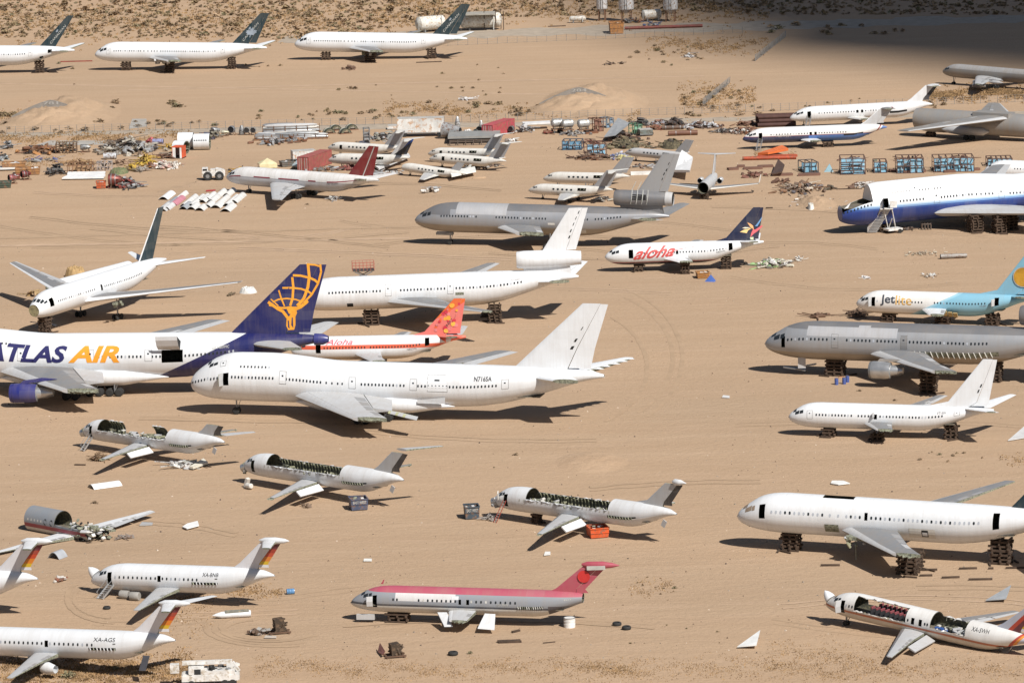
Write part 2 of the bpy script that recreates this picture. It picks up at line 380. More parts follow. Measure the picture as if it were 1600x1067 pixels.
    def patch(s, mb, x0, x1, t0, t1, mt, off=.014, nx=1, nt=2, sk=0.):
        vs = [s.b.pt(x0 + (x1 - x0) * i / nx + sk * j / nt, t0 + (t1 - t0) * j / nt, off) for j in range(nt + 1) for i in range(nx + 1)]
        return mb.add(vs, [(j * (nx + 1) + i, j * (nx + 1) + i + 1, (j + 1) * (nx + 1) + i + 1, (j + 1) * (nx + 1) + i) for j in range(nt) for i in range(nx)], mt)
    def windows(s, runs, th, w=.24, h=.36, pitch=1.0, mt=None, odd=None, name='cabin_window', round_=False):
        """runs = [(xa, xb)] of windows at a pitch"""
        n = 0
        for (xa, xb) in runs:
            k = max(1, int(round((xb - xa) / pitch)) + 1)
            for i in range(k):
                x = xa + (xb - xa) * i / max(1, k - 1); tt = th(x) if callable(th) else th
                if any(hh[0] - .1 < x < hh[1] + .1 and hh[2] < tt < hh[3] for hh in s.holes): continue
                zc, hh, hw = s.b.sec(x); dt = math.degrees(h / 2 / ((hh + hw) / 2)); mb = MB()
                mm = mt or GLASS
                if odd and random.random() < odd[0]: mm = odd[1]
                elif mt is None and not odd and not round_ and random.random() < .1: mm = GLASSL
                if round_:
                    q = [s.b.pt(x + w / 2 * math.cos(a), tt + dt * math.sin(a), .015) for a in np.linspace(0, 2 * math.pi, 13)[:-1]]
                    mb.poly(q, mm)
                else:
                    cx, ct = w * .25, dt * .5; q = [(-w/2, -ct), (-cx, -dt), (cx, -dt), (w/2, -ct), (w/2, ct), (cx, dt), (-cx, dt), (-w/2, ct)]
                    mb.poly([s.b.pt(x + a, tt + c2, .015) for a, c2 in q], mm)
                s.part(mb, name, None); n += 1
        return n
    def cockpit(s, panes, mt=None):
        for (xa, xb, ta, tb, sk) in panes:
            mb = MB(); s.patch(mb, xa, xb, ta, tb, mt or GLASS, .02, 2, 3, sk); s.part(mb, 'cockpit_window', None)
    def door(s, x, w, t0, t1, mt=None, name='door'):
        mb = MB(); s.patch(mb, x, x + w, t0, t1, LINE, .010, 1, 4); d = .055; dd = math.degrees(d / s.b.Rw)
        s.patch(mb, x + d, x + w - d, t0 + dd, t1 - dd, mt or s.mat, .022, 1, 4)
        tm = t0 + (t1 - t0) * .3; s.patch(mb, x + w * .35, x + w * .6, tm, tm + 4, GLASS, .032, 1, 1)
        s.part(mb, name, None)
    def open_door(s, x, t0, t1, w=.9, mt=None, ahead=True, rot=70):
        """door leaf swung out ahead of (or behind) its opening"""
        a = s.b.pt(x, t0, .05); c = s.b.pt(x, t1, .05); sg = -1 if ahead else 1; d = Vector((sg * math.cos(R(rot)), -math.sin(R(rot)), 0)) * w
        mb = MB(); mid = s.b.pt(x, (t0 + t1) / 2, .05); mb.add([a, a + d, mid, mid + d, c, c + d], [(0, 1, 3, 2), (2, 3, 5, 4)], mt or CREAM)
        o = Vector((.0, -.0, 0)); n = Vector((math.sin(R(rot)) * .1, math.cos(R(rot)) * -.1 * 1, 0))
        mb.add([p + n for p in (a, a + d, mid, mid + d, c, c + d)], [(0, 1, 3, 2), (2, 3, 5, 4)], LGREY)
        s.part(mb, 'door', None)
    def wing(s, side=-1, cut=1., slat=True, flap=True, le=None, pan=None, te=None, dih=None, low=None, zoff=0., ragged=False, P=None):
        P = dict(P or s.T['wing']); P['z'] += zoff; S = wing_surf(P, side, s.L, dih); y0 = P['y0']; l1 = y0 + (P['semi'] - y0) * cut
        le = le or LGREY; pan = pan or GREYP; te = te or LGREY
        mb = MB(); S.strip(mb, .12, .70, y0, l1, pan, end=SPAR if cut < 1 else pan, low=low or LGREY, spar=SPAR)
        w_ = s.part(mb, 'wing', 35)
        if slat: 
            sm = MB(); S.strip(sm, 0, .118, y0, l1 - .05, le); s.part(sm, 'leading_edge_slat', 35, w_)
        if flap:
            segs = [(0, .32), (.34, .66), (.68, 1.)]
            for a, b in segs:
                la, lb = y0 + (P['semi'] - y0) * a, min(l1 - .05, y0 + (P['semi'] - y0) * b)
                if la > l1 - .5: continue
                if ragged and a > .3: continue
                fm = MB(); S.strip(fm, .71, 1., la, lb, te); s.part(fm, 'trailing_edge_flap', 35, w_)
        if P['semi'] > 13:
            for a in (.1, .2, .3, .42, .54, .66):
                la, lb = y0 + (P['semi'] - y0) * a, y0 + (P['semi'] - y0) * (a + .085)
                if lb > l1 - .3: break
                pm = MB(); dz = Vector((0, 0, .012)); pm.add([S.at(la, .56, 1) + dz, S.at(lb, .56, 1) + dz, S.at(lb, .685, 1) + dz, S.at(la, .685, 1) + dz], [(0, 1, 2, 3)], random.choice([LGREY, SPOIL, SPOIL])); s.part(pm, 'spoiler', None, w_)
        if cut < 1:
            rg = MB(); U = []; D = []
            for i in range(9):
                c = .14 + i * .06; U.append(S.at(l1 - .02, c, .25)); D.append(S.at(l1 - .02, c, .0) + Vector((random.uniform(-.1, .2), side * (random.uniform(.35, .95) if i % 2 else .08), random.uniform(-.2, .1))))
            rg.slab(U + D[::-1], (0, 0, -.07), SPAR)
            s.part(rg, 'torn_spar_end', None, w_)
        return S
    def torn(s, x0, x1, t, dt, n, mt=None):
        """bent ragged strips of skin and insulation left along a cut edge"""
        mb = MB(); x = x0
        pts = []
        for i in range(n + 1):
            x = x0 + (x1 - x0) * i / n; pts.append((s.b.pt(x, t, .02), s.b.pt(x + random.uniform(-.2, .2), t + dt * random.uniform(.05, 1.) * (1 if i % 2 else .35), random.uniform(-.12, .28))))
        mb.add([q for p in pts for q in p], [(2 * i, 2 * i + 2, 2 * i + 3, 2 * i + 1) for i in range(n)], mt or s.mat); s.part(mb, 'torn_skin', None)
        mb = MB()
        for i in range(n // 2):
            x = random.uniform(x0, x1); p = s.b.pt(x, t, -.15); q = s.b.pt(x + random.uniform(-.5, .5), t + dt * random.uniform(-1.5, .6), random.uniform(-.5, .05)); mb.beam(p, q, random.uniform(.05, .14), random.choice([CREAM, RIBM, SPAR, LINING]))
        s.part(mb, 'hanging_insulation', None)
    def hung_flap(s, S, a, b, y0, semi, c=.72, drop=38, ch=1.3, mt=None, parent=None):
        """flap panel hanging from the rear spar"""
        la, lb = y0 + (semi - y0) * a, y0 + (semi - y0) * b; p, q = S.at(la, c, 0), S.at(lb, c, 0)
        d = Vector((math.cos(R(drop)), 0, -math.sin(R(drop)))); n = Vector((math.sin(R(drop)), 0, math.cos(R(drop)))) * .18
        mb = MB(); mb.slab([p + d * .25, p + d * (.25 + ch), q + d * (.25 + ch * .85), q + d * .25], n, mt or WHITE)
        s.part(mb, 'trailing_edge_flap', None)
    def fin(s, st=None, mat=None, rud=None, rudder=True, tk=.1, le=None, top=1., rc=.70, holes=0, dzx=0.):
        st = st or s.T['fin']; L = s.L
        S = Surf([(z, L + x, c, 0., (c if i else st[min(1, len(st)-1)][2]) * tk) for i, (z, x, c) in enumerate(st)], 'f')
        z0, z1 = st[0][0], st[0][0] + (st[-1][0] - st[0][0]) * top
        m_ = mat or s.mat; mb = MB(); S.strip(mb, .06, rc, z0, z1, m_, end=m_ if top == 1 else SPAR, spar=SPAR); f = s.part(mb, 'tail_fin', 35)
        mb = MB(); S.strip(mb, 0, .06, z0, z1, le or m_); s.part(mb, 'fin_leading_edge', 35, f)
        if rudder:
            mb = MB(); S.strip(mb, rc + .01, 1., z0 + .3, z1 - .05, rud or m_); s.part(mb, 'rudder', 35)
        for i in range(holes):
            mb = MB(); z = z0 + (z1 - z0) * (.3 + .14 * i + random.uniform(-.03, .03)); c = rc - .1 + random.uniform(-.03, .03); w_ = random.uniform(.02, .05)
            q = [S.at(z, c, 1), S.at(z, c + w_, 1), S.at(z + .55, c + w_, 1), S.at(z + .5, c, 1)]
            mb.poly([p + Vector((0, -.03, 0)) for p in q], HOLE); s.part(mb, 'access_hole', None, f)
        s.F = S; s.finobj = f
        return S
    def stab(s, side=-1, cut=1., mat=None, elev=True, P=None, zoff=0, dih=None, ragged=False):
        P = dict(P or s.T['stab']); P['z'] += zoff; S = wing_surf(P, side, s.L, dih); y0 = P['y0']; l1 = y0 + (P['semi'] - y0) * cut; m_ = mat or s.mat
        mb = MB(); S.strip(mb, 0, .7, y0, l1, m_, end=SPAR if cut < 1 else m_, spar=SPAR); o = s.part(mb, 'tailplane', 35)
        if elev: mb = MB(); S.strip(mb, .71, 1, y0 + .15, l1 - .1, m_); s.part(mb, 'elevator', 35, o)
        if ragged:
            mb = MB(); k = 7
            for i in range(k):
                a = y0 + (l1 - y0) * (i + .1) / k; b_ = y0 + (l1 - y0) * (i + .9) / k
                mb.poly([S.at(a, .7, .8), S.at(b_, .7, .8), S.at((a * .3 + b_ * .7), .88 + random.uniform(-.08, .1), 0)], m_)
            s.part(mb, 'torn_skin', None, o)
        return S
    def finpoly(s, pts, mt, name='emblem', off=.03):
        """polygon on the near face of the fin, pts in (x, z) aircraft coordinates"""
        mb = MB(); mb.poly([s.finpt(x, z, off) for x, z in pts], mt); return s.part(mb, name, None)
    def finpt(s, x, z, off=.03):
        S = s.F; g = lambda i: float(np.interp(z, S.lat, [q[i] for q in S.st])); c = (x - g(1)) / g(2)
        return Vector((x, -aft(min(max(c, 0), 1)) * g(4) * .5 - off, z))
    def finstrip(s, mb, pts, w, mt, off=.03):
        for (a, b) in zip(pts[:-1], pts[1:]):
            wa, wb = (w if not isinstance(w, tuple) else w)if not isinstance(w, tuple) else w[0], (w if not isinstance(w, tuple) else w[1])
            d = Vector((b[0] - a[0], b[1] - a[1])); n = Vector((-d.y, d.x)).normalized()
            e = d.normalized() * w * .2 if not isinstance(w, tuple) else d * 0
            q = [(a[0] - e.x + n.x * wa / 2, a[1] - e.y + n.y * wa / 2), (b[0] + e.x + n.x * wb / 2, b[1] + e.y + n.y * wb / 2), (b[0] + e.x - n.x * wb / 2, b[1] + e.y - n.y * wb / 2), (a[0] - e.x - n.x * wa / 2, a[1] - e.y - n.y * wa / 2)]
            mb.poly([s.finpt(*p, off) for p in q], mt)
    def text(s, txt, x0, x1, th, h, mt, shear=0., bold=0., name='lettering', slope=0.):
        """lettering wrapped on the near side: baseline at angle th, cap height h metres"""
        for p in text_polys(txt, shear, bold):
            pass
        V, Fc = text_mesh(txt, shear, bold); mb = MB(); r = (s.b.Rw + s.b.Rh) / 2
        vs = [s.b.pt(x0 + (x1 - x0) * u, th - math.degrees(h * v / r) + slope * u, .03) for u, v in V]
        mb.add(vs, Fc, mt); return s.part(mb, name, None)
    def gear(s, x, y, n=2, r=.55, name='main_gear', z=None, wid=.9):
        top = Vector((x, y, (s.b.b(x) + .5) if z is None else z)); w0 = s.W((x, y, 0)).z; zg = -w0 / s.k
        mb = MB(); mb.tube(top, (x, y, zg + r), .13, STEEL, n=8); mb.beam((x, y, zg + r), (x + .9, y, top.z), .09, STEEL)
        g = s.part(mb, name, 40); k = 1 if n <= 2 else n // 2
        for i in range(k):
            for sd in ((-1, 1) if n > 1 else (0,)):
                mb = MB(); xx = x + (i - (k - 1) / 2) * 2.3 * r; a, b_ = (xx, y + sd * wid / 2 - .17, zg + r), (xx, y + sd * wid / 2 + .17, zg + r)
                mb.lathe(a, b_, [(0, r * .5), (0, r * .86), (.2, r), (.8, r), (1, r * .86), (1, r * .5)], TYRE, 14); mb.lathe(a, b_, [(.05, r * .48), (.95, r * .48)], STEEL, 10); s.part(mb, 'wheel', 40, g)
    def nacelle(s, x, y, z, l, r, mt=None, name='engine_nacelle', pyl=True, wz=None, lip=None):
        mb = MB(); mt = mt or LGREY; a, b_ = (x, y, z), (x + l, y, z)
        mb.lathe(a, b_, [(0, r * .86), (.02, r * .94), (.1, r), (.45, r * .99), (.62, r * .9)], mt, 22, cap=False)
        mb.lathe(a, b_, [(.62, r * .9), (.64, r * .62), (.85, r * .55), (1, r * .35), (1, .01)], BARE, 18, cap=False)
        mb.lathe(a, b_, [(0, r * .86), (.18, r * .8), (.19, .01)], HOLE, 18, cap=False)
        mb.lathe(a, b_, [(-.01, r * .87), (.0, r * .95), (.06, r * .985 + .02)], lip or BARE, 22, cap=False)
        g = s.part(mb, name, 35)
        if wz: p = MB(); p.slab([(x + l * .2, y - .15, z + r * .9), (x + l * 1.1, y - .15, wz), (x + l * .75, y - .15, wz + .2), (x + l * .3, y - .15, z + r * 1.3)], (0, .3, 0), mt); s.part(p, 'engine_pylon', None, g)
    def aftlathe(s, xa, xb, z, prof, mt, name, n=22, y=0., z2=None):
        mb = MB(); mb.lathe((xa, y, z), (xb, y, z if z2 is None else z2), prof, mt, n, cap=False); return s.part(mb, name, 35)
    def crib(s, x, y=0., w=2.2, d=2.2, label='timber crib', top=None, group='timber cribs under the jets'):
        t = s.W((x, y, s.b.b(x) if top is None else top)); crib(t.x, t.y, t.z - .02, w, d, R(s.yaw), label, group)
def text_polys(*a): return ()
_tx = {}
def text_mesh(txt, shear=0., bold=0.):
    """font outline -> cut into thin bands so that it can wrap on a curved skin; coordinates normalised to 0..1"""
    key = (txt, shear, bold)
    if key in _tx: return _tx[key]
    cu = bpy.data.curves.new('text', 'FONT'); cu.body = txt; cu.shear = shear; cu.offset = bold; cu.resolution_u = 3; cu.fill_mode = 'FRONT'
    o = bpy.data.objects.new('text', cu); C.objects.link(o); bpy.context.view_layer.update()
    dg = bpy.context.evaluated_depsgraph_get(); me = bpy.data.meshes.new_from_object(o.evaluated_get(dg)); bpy.data.objects.remove(o)
    bm = bmesh.new(); bm.from_mesh(me); ys = [v.co.y for v in bm.verts]; xs = [v.co.x for v in bm.verts]; a, b = min(ys), max(ys); c, d = min(xs), max(xs)
    for i in range(1, 7):
        bmesh.ops.bisect_plane(bm, geom=bm.verts[:] + bm.edges[:] + bm.faces[:], plane_co=(0, a + (b - a) * i / 7, 0), plane_no=(0, 1, 0))
    bm.verts.ensure_lookup_table(); bm.verts.index_update()
    V = [((v.co.x - c) / (d - c), (v.co.y - a) / (b - a)) for v in bm.verts]; Fc = [tuple(v.index for v in f.verts) for f in bm.faces]
    bm.free(); bpy.data.meshes.remove(me); bpy.data.curves.remove(cu); _tx[key] = (V, Fc); return V, Fc
def crib(x, y, h, w, d, rz, label, group=None, fixed=.27):
    w *= .68 * random.uniform(.9, 1.1); d *= .72 * random.uniform(.9, 1.1)
    """stack of crossed timbers standing on the ground up to height h"""
    if h < .15: return None
    n = max(1, int(round(h / fixed))); lh = h / n
    r = empty('timber_crib', (x, y, 0), rz, label, 'crib', group)
    for i in range(n):
        mb = MB(); al = i % 2 == 0; k = 3 if w < 3 else 4; jx, jy = random.uniform(-.12, .12), random.uniform(-.12, .12)
        for j in range(k):
            t = (j / (k - 1) - .5)
            if al: mb.box((jx + random.uniform(-.15, .15), t * (d - .3) + jy, (i + .5) * lh), (w * random.uniform(.95, 1.2), .22, lh * .96), TIMBER)
            else: mb.box((t * (w - .3) + jx, jy + random.uniform(-.15, .15), (i + .5) * lh), (.22, d * random.uniform(.95, 1.2), lh * .96), TIMBER)
        mb.build('timber_layer', r)
    for i in range(random.randint(1, 2)):
        a = random.uniform(0, 6.28); mb = MB(); mb.box((math.cos(a) * w * .9, math.sin(a) * d * .9, .12), (w * random.uniform(.6, 1.1), .2, .2), TIMBER, rz=a + random.uniform(.6, 2.4)); mb.build('loose_timber', r)
    return r
# ================================================================ the jets
def std_cockpit(p, mt=None, far=True, f=(.17, .27, .24, .37, .39, .5), t=(10, 40, 44, 66, 50, 68)):
    n = p.b.nl
    q = [(f[0] * n, f[1] * n, t[0], t[1], 0), (f[2] * n, f[3] * n, t[2], t[3], 0), (f[4] * n, f[5] * n, t[4], t[5], 0)]
    if far: q.append((f[0] * n, f[1] * n, -t[1], -t[0], 0))
    p.cockpit(q, mt)
GREENFIN = paint('dark_green_fin', '#14303a', grime=.12)
PALE = M('pale_lettering', (.5, .5, .47), .6); GREYTXT = M('grey_lettering', (.22, .22, .23), .6); DARKTXT = M('dark_lettering', (.04, .04, .045), .6)
LEAF = [(0, 1), (.13, .72), (.3, .82), (.25, .42), (.48, .62), (.55, .5), (.85, .52), (.75, .32), (.9, .22), (.5, -.1), (.55, -.25), (.06, -.18), (.06, -.6), (-.06, -.6), (-.06, -.18), (-.55, -.25), (-.5, -.1), (-.9, .22), (-.75, .32), (-.85, .52), (-.55, .5), (-.48, .62), (-.25, .42), (-.3, .82), (-.13, .72)]
def fin_text(p, txt, a, b, h, mt):
    V, F = text_mesh(txt, .25, 0.); mb = MB(); d = Vector((b[0] - a[0], b[1] - a[1])); n = Vector((-d.y, d.x)).normalized() * h
    mb.add([p.finpt(a[0] + d.x * u + n.x * v, a[1] + d.y * u + n.y * v, .03) for u, v in V], F, mt); p.part(mb, 'lettering', None)
def top767(i, nose, tail, yaw, label, rudder, leaf):
    p = Plane('767', 'jet_airliner', label, nose, tail, yaw, 'green tailed airliners by the desert scrub')
    hol = [(40.2, 41.3, 62, 100), (37.9, 38.9, 118, 140)] if i == 0 else []
    p.fuselage(hol); 
    p.windows([(5.8, 13.1), (16.1, 17.6), (18.6, 33.4)] if i else [(24, 34)], 79, pitch=.62); p.windows([(14.0, 15.1)], 79, pitch=1.1)
    std_cockpit(p); p.door(3.6, 1.1, 58, 97)
    for x in (35.,): p.door(x, 1.05, 60, 98)
    p.wing(-1, .42, slat=True, flap=False, dih=2); p.wing(1, 1., flap=False)
    mb = MB()
    for k in range(10): mb.box((19 + random.uniform(-1, 3.5), -4.5 - random.uniform(0, 2.2), 3.2 + random.uniform(-.8, .4)), (random.uniform(.5, 1.6), .6, random.uniform(.3, .8)), random.choice([SPAR, LGREY, BARE]), rz=random.random(), rx=random.random())
    p.part(mb, 'stripped_engine_mount', None)
    fs = [(7.4, -9.6, 6.6 if rudder else 6.3), (15.8, -1.6, 2.4)]
    p.fin(fs, GREENFIN, GREENFIN, rudder, top=1, rc=.7)
    p.stab(1, 1, elev=False); p.stab(-1, .55, elev=False)
    fin_text(p, 'CANADIAN', (40.9, 8.1), (45.2, 13.0), .55, PALE)
    if leaf: p.finpoly([(42.9 + x * 1.7 + y * .55, 10.2 + y * 1.75) for x, y in LEAF], M('faded_leaf', (.27, .32, .38), .6, var=.15), 'leaf_emblem', .08)
    p.finpoly([(42.2, 11.3), (42.7, 11.3), (43., 12.0), (42.6, 12.)], M('faded_leaf'), 'emblem')
    for x in (8.6, 37.5): p.crib(x, 0, 3, 2.6, 'timber crib under the %s of the %s green tailed jet' % ('nose' if x < 20 else 'tail', ('leftmost', 'middle', 'rightmost')[i]))
    t = p.W((21.5, -5.5, 3.1)); crib(t.x, t.y, t.z, 3.6, 2.6, R(yaw), 'timber crib under the wing root of the %s green tailed jet' % ('leftmost', 'middle', 'rightmost')[i], 'timber cribs under the jets')
    return p
top767(0, (-152, 92), (116.5, 79), -6, 'white airliner with plain dark green tail, nose out of frame at the picture edge', False, False)
top767(1, (148, 86), (417, 75), -6, 'white airliner whose dark green tail carries a pale maple leaf', True, True)
top767(2, (460, 70), (730, 61), -6, 'white airliner with dark green lettered tail in front of the storage tanks', True, False)

# -- white twin jet seen from the front quarter
p = Plane('767', 'jet_airliner', 'white airliner pointing its radomeless nose at the camera, dark green fin', (48, 489), (259, 405), 59.5)
p.fuselage([(3.7, 4.8, 52, 92), (20.6, 21.2, 66, 92)], x0=1.1, endcap=[(1.12, M('olive_bulkhead', (.33, .30, .17), .8, dirt=(.15, .13, .08)))])
p.windows([(6.1, 13.6), (16.3, 18.4), (22, 35)], 78, pitch=.62); p.windows([(14.5, 15.5)], 78)
p.cockpit([(1.75, 2.5, 4, 27, 0), (1.75, 2.5, -27, -4, 0), (1.95, 2.8, 31, 48, 0), (1.95, 2.8, -48, -31, 0), (2.5, 3.3, 51, 62, 0), (2.5, 3.3, -62, -51, 0)])
WP = dict(p.T['wing'], semi=27.4); p.wing(-1, 1, dih=5., le=WHITE2, P=WP); p.wing(1, 1, le=WHITE2, dih=4.2, P=dict(WP, semi=31.5))
p.fin([(7.4, -9.9, 7.4), (17.4, -2.0, 3.1)], GREENFIN, rudder=False, le=WHITE2); p.stab(-1, 1, le if False else None, elev=False); p.stab(1, 1, elev=False)
p.nacelle(18.5, 7.9, 2.55, 4.2, 1.2, CREAM, wz=3.9); p.gear(22.8, -4.6, 4, .6, z=3.6); p.gear(22.8, 4.6, 4, .6, z=3.6)
mb = MB()
for k in range(9): mb.box((17.5 + random.uniform(-.5, 2.5), -7.9 + random.uniform(-.6, .6), 2.9 + random.uniform(-.5, .6)), (random.uniform(.4, 1.1), .5, .4), random.choice([SPAR, LGREY]), rz=random.random())
p.part(mb, 'stripped_engine_mount', None)
p.crib(4.5, 0, 2.6, 2.4, 'timber crib under the nose of the jet facing the camera')
A767W = p

# -- old four jet with red fin
P720 = paint('four_jet_livery', (.69, .69, .69), [([(0, 0, -1, -3.75)], (.47, .48, .51)), ([(0, 0, 1, 3.55), (0, 0, -1, -3.78)], (.30, .31, .34))], grime=.3)
p = Plane('707', 'jet_airliner', 'old swept wing airliner with maroon fin and broken red cheatline', (354, 277), (592, 282), -33, paintm=P720)
p.fuselage(); REDL = M('maroon_line', '#86303c', .6)
for a, b in ((1.6, 5.2), (8.8, 13.2), (15.5, 21), (23.5, 25.5), (28.5, 37.5)):
    mb = MB(); p.patch(mb, a, b, 79, 86, REDL, .016, 4, 1); p.part(mb, 'red_stripe', None)
std_cockpit(p); p.door(36, .9, 62, 92); p.text('OM TRUSTY', 28.5, 31.5, 102, .5, GREYTXT)
p.wing(-1, 1., dih=0, pan=LGREY, flap=True, le=LGREY); p.wing(1, 1., dih=2)
MAROON = paint('maroon_fin', '#7d2229', grime=.12)
p.fin(None, MAROON, MAROON); mb = MB(); p.finstrip(mb, [(p.L - 8.2 + 4.1, 5.5), (p.L - 2.4 + 1.5, 12.1)], .24, PALE); p.part(mb, 'white_stripe', None); p.stab(1, 1, dih=5); p.stab(-1, .45, elev=False)
p.gear(6, 0, 2, .45, 'nose_gear'); p.gear(21, -3, 4, .55, z=2.8); p.gear(21, 3, 4, .55, z=2.8)
A720 = p

# -- business jets in the scrapyard
GFIN = paint('grey_bizjet_fin', (.34, .35, .37), grime=.2); BLUEFIN = paint('blue_fin', (.62, .62, .62), [([(.70, 0, -.714, 10.8)], '#2c4f9c'), ([(.52, 0, -.854, 6.4)], '#16212f')], grime=.15)
def bizjet(nose, tail, yaw, label, fin=GFIN, stab=True, cut=0., ftop=1., door=True, near=.0, paintm=CREAM, wl=False, win=5, farw=1.):
    p = Plane('bizjet', 'business_jet', label, nose, tail, yaw, 'business jets parked among the scrap', 'business jet', paintm=paintm)
    hol = [(13.4, 15.6, 52, 84)]
    if door: hol.append((4.3, 5.1, 60, 108))
    p.fuselage(hol, x0=cut); p.windows([(7.2, 7.2 + 1.15 * (win - 1))], 76, w=.62, h=.46, pitch=1.15, round_=True)
    if not cut: std_cockpit(p, f=(.3, .4, .38, .5, .52, .6), t=(12, 42, 46, 66, 50, 66))
    mb = MB(); mb.beam(p.b.pt(14.1, 70, -.05), p.b.pt(14.2, 52, -.1), .12, SPAR); mb.beam(p.b.pt(15.0, 70, -.05), p.b.pt(15.1, 52, -.1), .12, SPAR); p.part(mb, 'engine_stub', None)
    S = p.fin(None, fin, fin, top=ftop, rudder=ftop == 1)
    if stab: p.stab(1, 1, CREAM); p.stab(-1, .45 if stab == 2 else 1, CREAM)
    if near: p.wing(-1, near, dih=1.5, pan=LGREY, le=CREAM, te=CREAM)
    if farw: p.wing(1, farw, dih=3, pan=LGREY, le=CREAM, te=CREAM)
    if wl: 
        q = p.W((15.2, 10.4, 1.9)); mb = MB(); mb.slab([(15.0, 10.35, 1.85), (16.4, 10.35, 1.85), (16.9, 10.6, 3.2), (16.3, 10.6, 3.2)], (0, .08, 0), CREAM); p.part(mb, 'winglet', None)
    p.gear(3.6, 0, 2, .26, 'nose_gear', wid=.4); p.gear(11.8, -1.9, 2, .36, z=1.3, wid=.5); p.gear(11.8, 1.9, 2, .36, z=1.3, wid=.5)
    return p
bizjet((512.5, 231.5), (627, 232), -33, 'white business jet with open door and grey T tail, behind the maroon fin', near=0)
bizjet((513, 251), (640, 247), -30, 'white business jet whose fin fades from grey to blue and black', fin=BLUEFIN, near=.8, door=False)
bizjet((669, 241), (781, 237), -33, 'dusty business jet at the back of a close pair with grey T tails', near=0, stab=1)
bizjet((671, 249), (791, 252), -33, 'dusty business jet with open door at the front of a close pair', stab=2)
bizjet((624, 262), (728, 272), -33, 'business jet missing its nose cone, cut off fin and one raised winglet', stab=False, ftop=.62, door=False, near=1., wl=True, cut=1.3)
bizjet((849, 280), (984, 276), -29, 'business jet without tailplane, farther of two beside the grey trijet', stab=False, door=False)
bizjet((826, 298), (958, 297), -31, 'business jet on its wheels with near wing spread, nearer of two beside the grey trijet', door=False, near=1.)
bizjet((977, 239), (1078, 243), -36, 'bare grey business jet in front of the camouflage tarpaulins', fin=GFIN, stab=False, door=False, paintm=LGREY, ftop=1.)
# headless one that shows its open fuselage
p = Plane('bizjet', 'business_jet', 'headless business jet showing its open round fuselage end, winglet on a long wing', (1093, 303), (1112, 272), 78, 'business jets parked among the scrap', 'business jet', paintm=LGREY, fix=(.95, 0), hn=1.9)
p.k = p.k; p.fuselage(x0=4.6, holes=[], lining=True); p.fin(None, LGREY); p.stab(-1); p.stab(1); p.wing(-1, 1, dih=3, le=CREAM); p.wing(1, 1, dih=3, le=CREAM)
mb = MB(); mb.slab([(15.0, -10.4, 1.85), (16.4, -10.4, 1.85), (16.9, -10.6, 3.4), (16.3, -10.6, 3.4)], (0, .08, 0), CREAM); p.part(mb, 'winglet', None)
p.nacelle(13.5, -2.1, 2.4, 3.6, .62, LGREY); p.nacelle(13.5, 2.1, 2.4, 3.6, .62, LGREY); p.crib(6, 0, 2, 2, 'low crib under the headless business jet')

# -- twin rear engined jets upper right
DK = paint('dark_rudder', (.03, .035, .045)); NAVY = '#1f2c4e'
def stairs(x, th, p, w=.9, run=1.6):
    """integral stair hanging from a doorway"""
    a = p.b.pt(x, th, 0); w0 = p.W((x, 0, 0)).z; zg = -w0 / p.k + .05; mb = MB()
    for dx in (0, w):
        q = Vector((x + dx - .9, a.y - run, zg)); mb.beam(a + Vector((dx, 0, 0)), q, .1, BARE, .22); mb.beam(a + Vector((dx, 0, .85)), q + Vector((0, 0, .85)), .05, BARE)
        for t in (.1, .9): b0 = (a + Vector((dx, 0, 0))).lerp(q, t); mb.beam(b0, b0 + Vector((0, 0, .85)), .05, BARE)
    for k in range(7):
        t = (k + .5) / 7; u = a.lerp(Vector((x - .9, a.y - run, zg)), t); mb.box((u.x + w / 2, u.y, u.z), (w, .28, .05), BARE)
    p.part(mb, 'airstair', None)
p = Plane('dc9', 'jet_airliner', 'white twin jet with dark rudder and black overwing exits, in front of the desert fence', (1234, 185), (1457, 163), 4, paintm=WHITE2)
p.fuselage([(3.9, 4.75, 60, 116), (15.2, 15.75, 70, 92), (16.3, 16.85, 70, 92)]); p.windows([(6.6, 14.7), (17.4, 22.8)], 80, w=.22, h=.32, pitch=.62); std_cockpit(p); stairs(3.9, 112, p)
p.wing(-1, .3, dih=1, flap=False, pan=CREAM); p.wing(1, .9); p.fin(None, WHITE2, DK); p.stab(-1, .3); p.stab(1, .3); p.gear(3.2, 0, 2, .4, 'nose_gear'); p.crib(19, 0, 2.6, 2.4, 'timber crib under the white twin jet by the desert fence')
mb = MB(); p.patch(mb, 23, 27, 92, 108, HOLE, .02, 2, 2); p.part(mb, 'engine_mount_scar', None)
MD2 = paint('navy_belly_livery', (.70, .70, .70), [([(0, 0, -1, -2.75)], '#24345c'), ([(0, 0, -1, -2.75), (1, 0, 0, 15.)], '#3f6aa8'), ([(0, 0, 1, 2.75), (0, 0, -1, -2.9)], '#7c4250'), ([(.8, 0, -.6, 22.6)], '#8a3a40'), ([(.8, 0, -.6, 22.9)], (.7, .7, .72)), ([(.8, 0, -.6, 23.2)], '#4d78b8')], grime=.2)
p = Plane('dc9', 'jet_airliner', 'white twin jet with navy blue belly, blue tail cone and stair at its door', (1160, 218), (1386, 199), 3, paintm=MD2)
p.fuselage([(3.6, 4.4, 60, 116), (15.2, 15.75, 70, 92), (16.3, 16.85, 70, 92)]); p.windows([(6.4, 14.7), (17.4, 23.5)], 80, w=.22, h=.32, pitch=.62); std_cockpit(p); stairs(3.6, 112, p)
